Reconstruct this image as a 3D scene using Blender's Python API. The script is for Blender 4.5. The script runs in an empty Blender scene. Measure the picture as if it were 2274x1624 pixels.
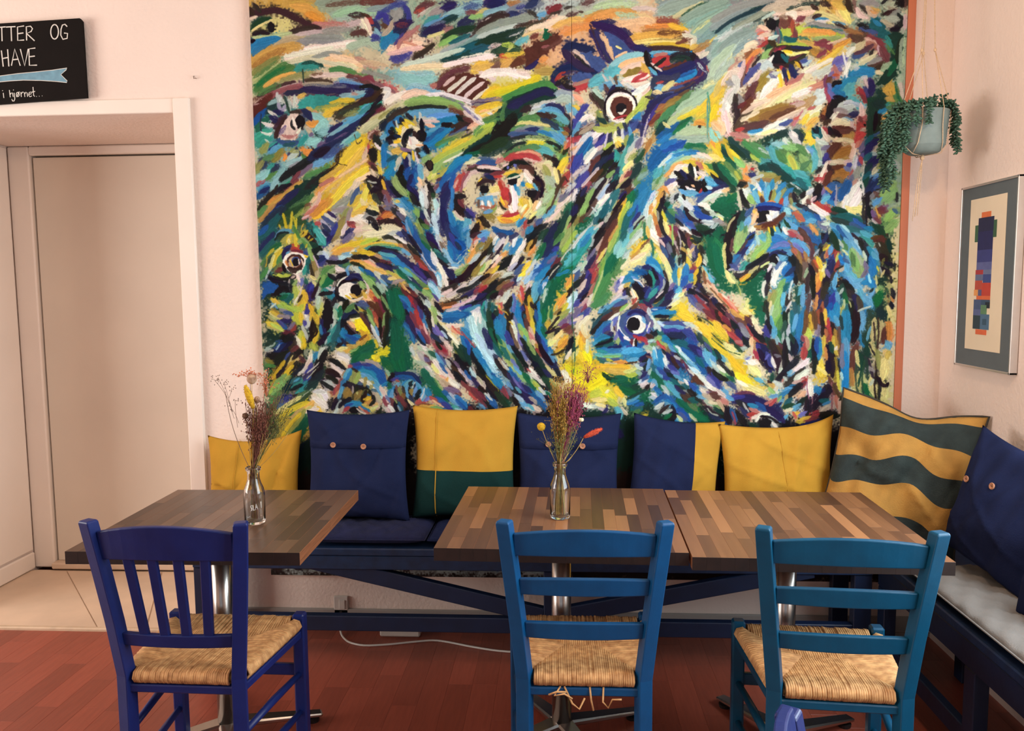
import bpy, bmesh, math, random
import numpy as np
from mathutils import Vector, Matrix, Euler
random.seed(11)
sc = bpy.context.scene
C = sc.collection
R = math.radians

# ------------------------------------------------------------------ camera, world, exposure, daylight
CAM_H = 1.45
F_PX = 1778.5                                   # focal length for a 2274 x 1624 frame
_Y = np.array([1240 - 1137, 640 - 812, F_PX]); _Y /= np.linalg.norm(_Y)
_Zd = np.array([1301 - 1137, 19300 - 812, F_PX]); _Zd /= np.linalg.norm(_Zd)
_Zd = _Zd - _Y * _Zd.dot(_Y); _Zd /= np.linalg.norm(_Zd)
_X = np.cross(_Y, -_Zd); _X = _X if _X[0] > 0 else -_X
AX = np.array([_X, _Y, -_Zd])                   # world axes written in camera axes
cam_data = bpy.data.cameras.new('camera')
cam_data.sensor_fit = 'HORIZONTAL'; cam_data.sensor_width = 36.0
cam_data.lens = F_PX / 2274 * 36.0
cam_data.clip_start = 0.05
cam = bpy.data.objects.new('camera', cam_data); C.objects.link(cam)
_r, _u, _b = AX[:, 0], -AX[:, 1], -AX[:, 2]
cam.matrix_world = Matrix(((_r[0], _u[0], _b[0], 0), (_r[1], _u[1], _b[1], 0), (_r[2], _u[2], _b[2], CAM_H), (0, 0, 0, 1)))
sc.camera = cam

def ray(u, v): return AX @ np.array([u - 1137.0, v - 812.0, F_PX])
def on_y(u, v, y): d = ray(u, v); t = y / d[1]; return Vector((d[0] * t, y, CAM_H + d[2] * t))
def on_x(u, v, x): d = ray(u, v); t = x / d[0]; return Vector((x, d[1] * t, CAM_H + d[2] * t))
def on_z(u, v, z): d = ray(u, v); t = (z - CAM_H) / d[2]; return Vector((d[0] * t, d[1] * t, z))

w = bpy.data.worlds.new('daylight'); sc.world = w; w.use_nodes = True
w.node_tree.nodes['Background'].inputs[0].default_value = (0.75, 0.85, 1.0, 1)
w.node_tree.nodes['Background'].inputs[1].default_value = 0.6
sc.view_settings.view_transform = 'Standard'
sc.view_settings.look = 'None'
sc.view_settings.gamma = 1.0
sc.view_settings.use_curve_mapping = False
sc.view_settings.exposure = -0.12
sc.cycles.use_denoising = True
sc.cycles.max_bounces = 10
sc.cycles.transparent_max_bounces = 16
sc.cycles.sample_clamp_indirect = 6.0

def area(name, loc, target, sx, sy, power, col):
    l = bpy.data.lights.new(name, 'AREA'); l.shape = 'RECTANGLE'; l.size = sx; l.size_y = sy
    l.energy = power; l.color = col
    o = bpy.data.objects.new(name, l); C.objects.link(o); o.location = loc
    o.rotation_euler = (Vector(target) - Vector(loc)).to_track_quat('-Z', 'Y').to_euler()
    return o
# daylight: a cool window in the right wall, a warm one in the left wall, a little from the shop front behind
area('right_window_daylight', (1.50, 1.64, 1.62), (-1.5, 1.85, 1.2), 1.5, 1.5, 76, (0.82, 0.94, 1.0))
area('left_window_daylight', (-5.16, 1.05, 1.62), (1.5, 2.6, 1.8), 2.2, 1.5, 150, (1.0, 0.92, 0.85))
area('shop_window_daylight', (-0.55, -2.52, 1.55), (-0.55, 3.0, 1.45), 2.7, 1.9, 5, (1.0, 0.95, 0.9))

# ------------------------------------------------------------------ helpers
def lin(c):
    return tuple((x / 255 / 12.92) if x / 255 <= 0.04045 else ((x / 255 + 0.055) / 1.055) ** 2.4 for x in c)
def nn(nt, t, **kw):
    n = nt.nodes.new(t)
    for k, v in kw.items(): setattr(n, k, v)
    return n
def mat(name, rgb, rough=0.6, var=0.12, scale=8.0, bump=0.0, bscale=60.0, metal=0.0, stretch=(1, 1, 1), rnd=0.0, rgb2=None, spec=0.5, sheen=0.0, coat=0.0):
    m = bpy.data.materials.new(name); m.use_nodes = True; nt = m.node_tree; b = nt.nodes['Principled BSDF']
    a = lin(rgb); c2 = lin(rgb2) if rgb2 else tuple(x * (1 - var * 2.2) for x in a)
    tc = nn(nt, 'ShaderNodeTexCoord'); mp = nn(nt, 'ShaderNodeMapping'); mp.inputs['Scale'].default_value = stretch
    nt.links.new(tc.outputs['Object'], mp.inputs['Vector'])
    no = nn(nt, 'ShaderNodeTexNoise'); no.inputs['Scale'].default_value = scale; no.inputs['Detail'].default_value = 5
    nt.links.new(mp.outputs[0], no.inputs['Vector'])
    rp = nn(nt, 'ShaderNodeValToRGB'); rp.color_ramp.elements[0].position = 0.3; rp.color_ramp.elements[1].position = 0.7
    rp.color_ramp.elements[0].color = (*c2, 1); rp.color_ramp.elements[1].color = (*a, 1)
    nt.links.new(no.outputs['Fac'], rp.inputs[0])
    out = rp.outputs[0]
    if rnd:
        oi = nn(nt, 'ShaderNodeObjectInfo'); hs = nn(nt, 'ShaderNodeHueSaturation')
        mr = nn(nt, 'ShaderNodeMapRange'); mr.inputs[3].default_value = 1 - rnd; mr.inputs[4].default_value = 1 + rnd
        nt.links.new(oi.outputs['Random'], mr.inputs[0]); nt.links.new(mr.outputs[0], hs.inputs['Value']); nt.links.new(out, hs.inputs['Color']); out = hs.outputs[0]
    nt.links.new(out, b.inputs['Base Color'])
    b.inputs['Roughness'].default_value = rough; b.inputs['Metallic'].default_value = metal
    b.inputs['Specular IOR Level'].default_value = spec
    if sheen: b.inputs['Sheen Weight'].default_value = sheen; b.inputs['Sheen Roughness'].default_value = 0.5
    if coat: b.inputs['Coat Weight'].default_value = coat; b.inputs['Coat Roughness'].default_value = 0.15
    if bump:
        n2 = nn(nt, 'ShaderNodeTexNoise'); n2.inputs['Scale'].default_value = bscale; n2.inputs['Detail'].default_value = 3
        nt.links.new(mp.outputs[0], n2.inputs['Vector'])
        bp = nn(nt, 'ShaderNodeBump'); bp.inputs['Strength'].default_value = min(bump, 1); bp.inputs['Distance'].default_value = 0.004
        nt.links.new(n2.outputs['Fac'], bp.inputs['Height']); nt.links.new(bp.outputs[0], b.inputs['Normal'])
    return m

SG = [(x, y, z) for x in (-1, 1) for y in (-1, 1) for z in (-1, 1)]
class MB:
    """collects shapes; build() links them as one mesh object"""
    def __init__(s): s.v = []; s.f = []; s.mi = []; s.cur = 0
    def add(s, vs, fs):
        n = len(s.v); s.v += [tuple(p) for p in vs]; s.f += [tuple(i + n for i in f) for f in fs]; s.mi += [s.cur] * len(fs); return s
    def cham(s, fn, half, b):
        hx, hy, hz = half; idx = {}; vs = []
        for (x, y, z) in SG:
            for k in range(3):
                c = [x * hx, y * hy, z * hz]
                for j in range(3):
                    if j != k: c[j] -= (x, y, z)[j] * b
                idx[(x, y, z, k)] = len(vs); vs.append(fn(Vector(c)))
        fs = []
        for k in range(3):
            i, j = [(1, 2), (0, 2), (0, 1)][k]
            for sg in (-1, 1):
                q = []
                for (a, c) in ((-1, -1), (1, -1), (1, 1), (-1, 1)):
                    t = [0, 0, 0]; t[k] = sg; t[i] = a; t[j] = c; q.append(idx[(*t, k)])
                fs.append(q)
        for k in range(3):
            i, j = [(1, 2), (0, 2), (0, 1)][k]
            for a in (-1, 1):
                for c in (-1, 1):
                    t0 = [0, 0, 0]; t1 = [0, 0, 0]; t0[k] = -1; t1[k] = 1; t0[i] = t1[i] = a; t0[j] = t1[j] = c
                    fs.append([idx[(*t0, i)], idx[(*t1, i)], idx[(*t1, j)], idx[(*t0, j)]])
        for t in SG: fs.append([idx[(*t, 0)], idx[(*t, 1)], idx[(*t, 2)]])
        return s.add(vs, fs)
    def box(s, c, size, b=0.003, rot=None):
        c = Vector(c); b = min(b, min(size) * 0.45)
        return s.cham((lambda p: c + (rot @ p if rot else p)), [x / 2 for x in size], b)
    def span(s, x0, x1, y0, y1, z0, z1, b=0.003):
        return s.box(((x0 + x1) / 2, (y0 + y1) / 2, (z0 + z1) / 2), (x1 - x0, y1 - y0, z1 - z0), b)
    def beam(s, p0, p1, wx, wy, side=(1, 0, 0), b=0.003, tx=1.0, ty=1.0):
        """square bar from p0 to p1; wx across 'side', wy the other way; tx, ty taper at p1"""
        p0 = Vector(p0); p1 = Vector(p1); d = (p1 - p0); L = d.length; d.normalize()
        sx = (Vector(side) - d * Vector(side).dot(d)).normalized(); sy = d.cross(sx)
        def fn(p):
            t = p.z / L + 0.5
            return p0 + d * (p.z + L / 2) + sx * p.x * (1 + (tx - 1) * t) + sy * p.y * (1 + (ty - 1) * t)
        return s.cham(fn, (wx / 2, wy / 2, L / 2), min(b, min(wx, wy) * .4))
    def tube(s, path, r, n=6, closed=False, cap=True, flat=1.0):
        P = [Vector(p) for p in path]; m = len(P); vs = []; fs = []
        rr = r if isinstance(r, (list, tuple)) else [r] * m
        ref = None
        for i in range(m):
            t = (P[(i + 1) % m] - P[i - 1]) if closed else (P[min(i + 1, m - 1)] - P[max(i - 1, 0)])
            t = t.normalized() if t.length > 1e-9 else Vector((0, 0, 1))
            if ref is None: ref = Vector((0, 0, 1)) if abs(t.z) < .9 else Vector((1, 0, 0))
            a = (ref - t * ref.dot(t))
            a = a.normalized() if a.length > 1e-6 else t.orthogonal().normalized()
            ref = a; bb = t.cross(a)
            for k in range(n):
                an = 2 * math.pi * k / n; vs.append(P[i] + (a * math.cos(an) + bb * math.sin(an) * flat) * rr[i])
        for i in range(m if closed else m - 1):
            for k in range(n):
                j = (i + 1) % m
                fs.append((i * n + k, i * n + (k + 1) % n, j * n + (k + 1) % n, j * n + k))
        if cap and not closed: fs.append(tuple(range(n))[::-1]); fs.append(tuple((m - 1) * n + k for k in range(n)))
        return s.add(vs, fs)
    def lathe(s, prof, n=32, c=(0, 0, 0)):
        c = Vector(c); vs = []; fs = []; m = len(prof)
        for (r, z) in prof:
            for k in range(n):
                a = 2 * math.pi * k / n; vs.append(c + Vector((r * math.cos(a), r * math.sin(a), z)))
        for i in range(m - 1):
            for k in range(n): fs.append((i * n + k, i * n + (k + 1) % n, (i + 1) * n + (k + 1) % n, (i + 1) * n + k))
        return s.add(vs, fs)
    def ell(s, c, rad, n=8, m=6, rot=None):
        c = Vector(c); vs = []; fs = []
        vs.append(Vector((0, 0, rad[2])))
        for i in range(1, m):
            th = math.pi * i / m
            for k in range(n):
                a = 2 * math.pi * k / n; vs.append(Vector((rad[0] * math.sin(th) * math.cos(a), rad[1] * math.sin(th) * math.sin(a), rad[2] * math.cos(th))))
        vs.append(Vector((0, 0, -rad[2])))
        for k in range(n): fs.append((0, 1 + k, 1 + (k + 1) % n)); fs.append((len(vs) - 1, 1 + (m - 2) * n + (k + 1) % n, 1 + (m - 2) * n + k))
        for i in range(m - 2):
            for k in range(n): fs.append((1 + i * n + k, 1 + (i + 1) * n + k, 1 + (i + 1) * n + (k + 1) % n, 1 + i * n + (k + 1) % n))
        return s.add([c + (rot @ v if rot else v) for v in vs], fs)
    def prism(s, pts, d):
        """closed outline pts (3-D, planar) pushed along vector d"""
        n = len(pts); P = [Vector(p) for p in pts]; d = Vector(d)
        return s.add(P + [p + d for p in P], [tuple(range(n))[::-1], tuple(range(n, 2 * n))] + [(i, (i + 1) % n, n + (i + 1) % n, n + i) for i in range(n)])
    def build(s, name, m, parent=None, smooth=False):
        me = bpy.data.meshes.new(name); me.from_pydata(s.v, [], s.f)
        for mm in (m if isinstance(m, (list, tuple)) else [m]): me.materials.append(mm)
        if isinstance(m, (list, tuple)): me.polygons.foreach_set('material_index', s.mi)
        bm = bmesh.new(); bm.from_mesh(me); bmesh.ops.recalc_face_normals(bm, faces=bm.faces); bm.to_mesh(me); bm.free()
        if smooth: me.polygons.foreach_set('use_smooth', [True] * len(me.polygons))
        me.update()
        o = bpy.data.objects.new(name, me); C.objects.link(o)
        if parent: o.parent = parent
        return o
def tag(o, label=None, cat=None, group=None, kind=None):
    if label: o['label'] = label
    if cat: o['category'] = cat
    if group: o['group'] = group
    if kind: o['kind'] = kind
    return o
def thing(name, label, cat, loc=(0, 0, 0), rz=0.0, group=None):
    o = bpy.data.objects.new(name, None); o.empty_display_size = 0.1; C.objects.link(o)
    o.location = loc; o.rotation_euler = (0, 0, rz); return tag(o, label, cat, group)
def struct(name, mb, m, parent=None, smooth=False):
    o = mb.build(name, m, parent, smooth)
    if parent is None: o['kind'] = 'structure'
    return o

# ------------------------------------------------------------------ materials of the room
M_wall = mat('wall_plaster', (238, 220, 208), 0.75, 0.02, 3, bump=0.6, bscale=75)
M_trim = mat('white_gloss_trim', (240, 228, 216), 0.45, 0.02, 4)
M_door = mat('cream_door_paint', (226, 214, 198), 0.5, 0.03, 3)
M_ceil = mat('ceiling_white', (240, 230, 222), 0.8, 0.02, 3)
M_step = mat('worn_beige_step', (226, 200, 174), 0.5, 0.07, 5, stretch=(1, 1, 1))
M_floor = mat('laminate_red_brown', (152, 76, 58), 0.38, 0.10, 6, stretch=(14, 1.2, 1), rnd=0.16, spec=0.4)
M_sub = mat('laminate_far', (132, 70, 56), 0.4, 0.12, 8, stretch=(10, 1, 1))
WY = 3.29; RX = 1.525; LX = -5.2; FY = -2.6; CZ = 2.95

# ------------------------------------------------------------------ room shell
fl = struct('floor', MB().span(LX, RX, FY, 4.1, -0.12, -0.012, 0.001), M_sub)
XO0, XO1, ZO = -2.76, -1.572, 2.18                    # the door recess in the back wall
wb = MB()
wb.prism([(px_, WY, pz_) for px_, pz_ in ((LX, -.012), (XO0, -.012), (XO0, ZO), (XO1, ZO), (XO1, -.012), (RX + .12, -.012), (RX + .12, CZ), (LX, CZ))], (0, .12, 0))
wb.span(XO1, XO1 + .10, WY + .12, 4.05, -0.012, ZO + .1, .001)
wb.span(XO0 - .1, XO0, WY + .12, 4.05, -0.012, ZO + .1, .001)
wb.span(XO0, XO1, WY + .12, 4.05, ZO, ZO + .1, .001)
wb.span(XO0 - .1, XO1 + .1, 4.05, 4.12, -0.012, ZO + .1, .001)
struct('wall_back', wb, M_wall)
wr = MB()                                            # right wall, with a window over the bench beside the viewer
wr.span(RX, RX + .12, 2.45, WY, -0.012, CZ, .001)
wr.span(RX, RX + .12, FY, 0.8, -0.012, CZ, .001)
wr.span(RX, RX + .12, 0.8, 2.45, -0.012, 0.8, .001)
wr.span(RX, RX + .12, 0.8, 2.45, 2.45, CZ, .001)
struct('wall_right', wr, M_wall)
wl = MB()
wl.span(LX - .12, LX, 2.25, WY + .12, -0.012, CZ, .001); wl.span(LX - .12, LX, FY, -.15, -0.012, CZ, .001)
wl.span(LX - .12, LX, -.15, 2.25, -0.012, .8, .001); wl.span(LX - .12, LX, -.15, 2.25, 2.45, CZ, .001)
struct('wall_left', wl, M_wall)
wf = MB()
wf.span(LX, -2.0, FY - .12, FY, -0.012, CZ, .001); wf.span(0.9, RX + .12, FY - .12, FY, -0.012, CZ, .001)
wf.span(-2.0, 0.9, FY - .12, FY, -0.012, 0.5, .001); wf.span(-2.0, 0.9, FY - .12, FY, 2.6, CZ, .001)
struct('wall_front', wf, M_wall)
struct('ceiling', MB().span(LX - .12, RX + .12, FY - .12, WY + .12, CZ, CZ + .1, .001), M_ceil)
def window(n, horiz, a0, a1, fixed, z0, z1):
    m = MB()
    for a in (a0 + .03, (a0 + a1) / 2, a1 - .03):
        if horiz: m.box((a, fixed, (z0 + z1) / 2), (.06, .06, z1 - z0))
        else: m.box((fixed, a, (z0 + z1) / 2), (.06, .06, z1 - z0))
    for z in (z0 + .03, z1 - .03):
        if horiz: m.box(((a0 + a1) / 2, fixed, z), (a1 - a0, .05, .06))
        else: m.box((fixed, (a0 + a1) / 2, z), (.05, a1 - a0, .06))
    struct('window_%d' % n, m, M_trim)
window(1, True, -2.0, 0.9, FY - .09, 0.5, 2.6)
window(2, False, 0.8, 2.45, RX + .09, 0.8, 2.45)
window(3, False, -.15, 2.25, LX - .09, 0.8, 2.45)

# laminate boards, as far as the photograph tells them apart
bw = 0.09
pm = {}
x = -2.75
while x < RX - .01:
    y = WY - random.uniform(0.05, 0.5)
    y1 = WY - .002
    if x < XO1 - .07: y1 = WY - .08
    first = True
    while y1 > 2.2:
        L = random.choice((0.30, 0.36, 0.42, 0.5)) if not first else random.choice((0.12, 0.22, 0.3)); first = False
        y0 = y1 - L
        key = (round(L, 2),)
        if key not in pm:
            o = MB().box((0, 0, -0.006), (bw - .0003, L - .0003, .012), .0004).build('floor_board', M_floor, fl); pm[key] = o.data
        else:
            o = bpy.data.objects.new('floor_board', pm[key]); C.objects.link(o); o.parent = fl
        o.location = (x + bw / 2, (y0 + y1) / 2, 0)
        y1 = y0
    x += bw

# recess: step, threshold, door and its frame, casing on the wall
sp = MB().span(XO0 + .001, XO1 - .001, WY - .085, 3.93, -0.011, 0.004, .004)
step = struct('floor_step', sp, M_step)
# three worn boards, the joints run at a slant
def stepboard(pts):
    m = MB(); m.prism([(px, py, .0045) for px, py in pts], (0, 0, .005)); m.build('step_board', M_step, step)
ya, yb = WY - .06, 3.9
xa = lambda t, u0, u1: u0 + (u1 - u0) * t
stepboard([(XO0 + .01, ya), (-2.0, ya), (-2.56, yb), (XO0 + .01, yb)])
stepboard([(-1.993, ya), (-1.78, ya), (-2.05, yb), (-2.553, yb)])
stepboard([(-1.773, ya), (XO1 - .01, ya), (XO1 - .01, yb), (-2.043, yb)])
struct('trim_1', MB().span(XO0, XO1, WY - .088, WY - .066, -0.005, 0.014, .005), mat('step_nosing', (214, 188, 158), .5, .1, 20))
DY = 3.96
dr = thing('door_1', None, None, (0, 0, 0)); dr['kind'] = 'structure'
struct('door_leaf', MB().span(-2.636, XO1 - .03, DY, DY + .04, .045, 2.126, .003), M_door, dr)
f = MB(); f.span(-2.755, -2.645, DY - .02, DY + .05, 0.012, 2.178, .006); struct('door_frame', f, M_trim, dr)
f = MB(); f.span(-2.645, XO1 - .002, DY - .02, DY + .05, 2.134, 2.178, .006); struct('door_frame', f, M_trim, dr)
struct('threshold', MB().span(-2.645, XO1 - .002, DY - .05, DY + .05, 0.012, .045, .006), M_step, dr)
struct('gap_shade_sheet', MB().span(-2.66, XO1 - .002, DY + .041, DY + .05, .04, 2.15, .001), mat('door_gap_shade', (60, 48, 42), .8), dr)  # dark sheet behind the leaf, its colour stands for shade in the door gap
# lining of the recess, panelled on the left
lp = MB()
lp.span(XO0, XO0 + .012, WY + .02, DY - .03, 0.11, 2.17, .003)
struct('trim_2', lp, M_trim)
lp = MB(); lp.span(XO0, XO0 + .02, WY + .02, DY - .03, 0.012, 0.10, .006); struct('baseboard_recess', lp, M_trim)
cs = MB(); cs.span(XO1, -1.502, WY - .018, WY, 0.0, 2.238, .004); struct('trim_3', cs, M_trim)
cs = MB(); cs.span(-3.1, XO1, WY - .010, WY, ZO, 2.238, .003); struct('trim_4', cs, M_trim)
cs = MB(); cs.span(-1.50, RX, WY - .014, WY, 0.0, .085, .004); cs.span(-1.50, RX, WY - .02, WY, .02, .03, .004)
struct('baseboard_back', cs, mat('grey_white_skirting', (160, 154, 148), .5, .05, 4))

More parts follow.
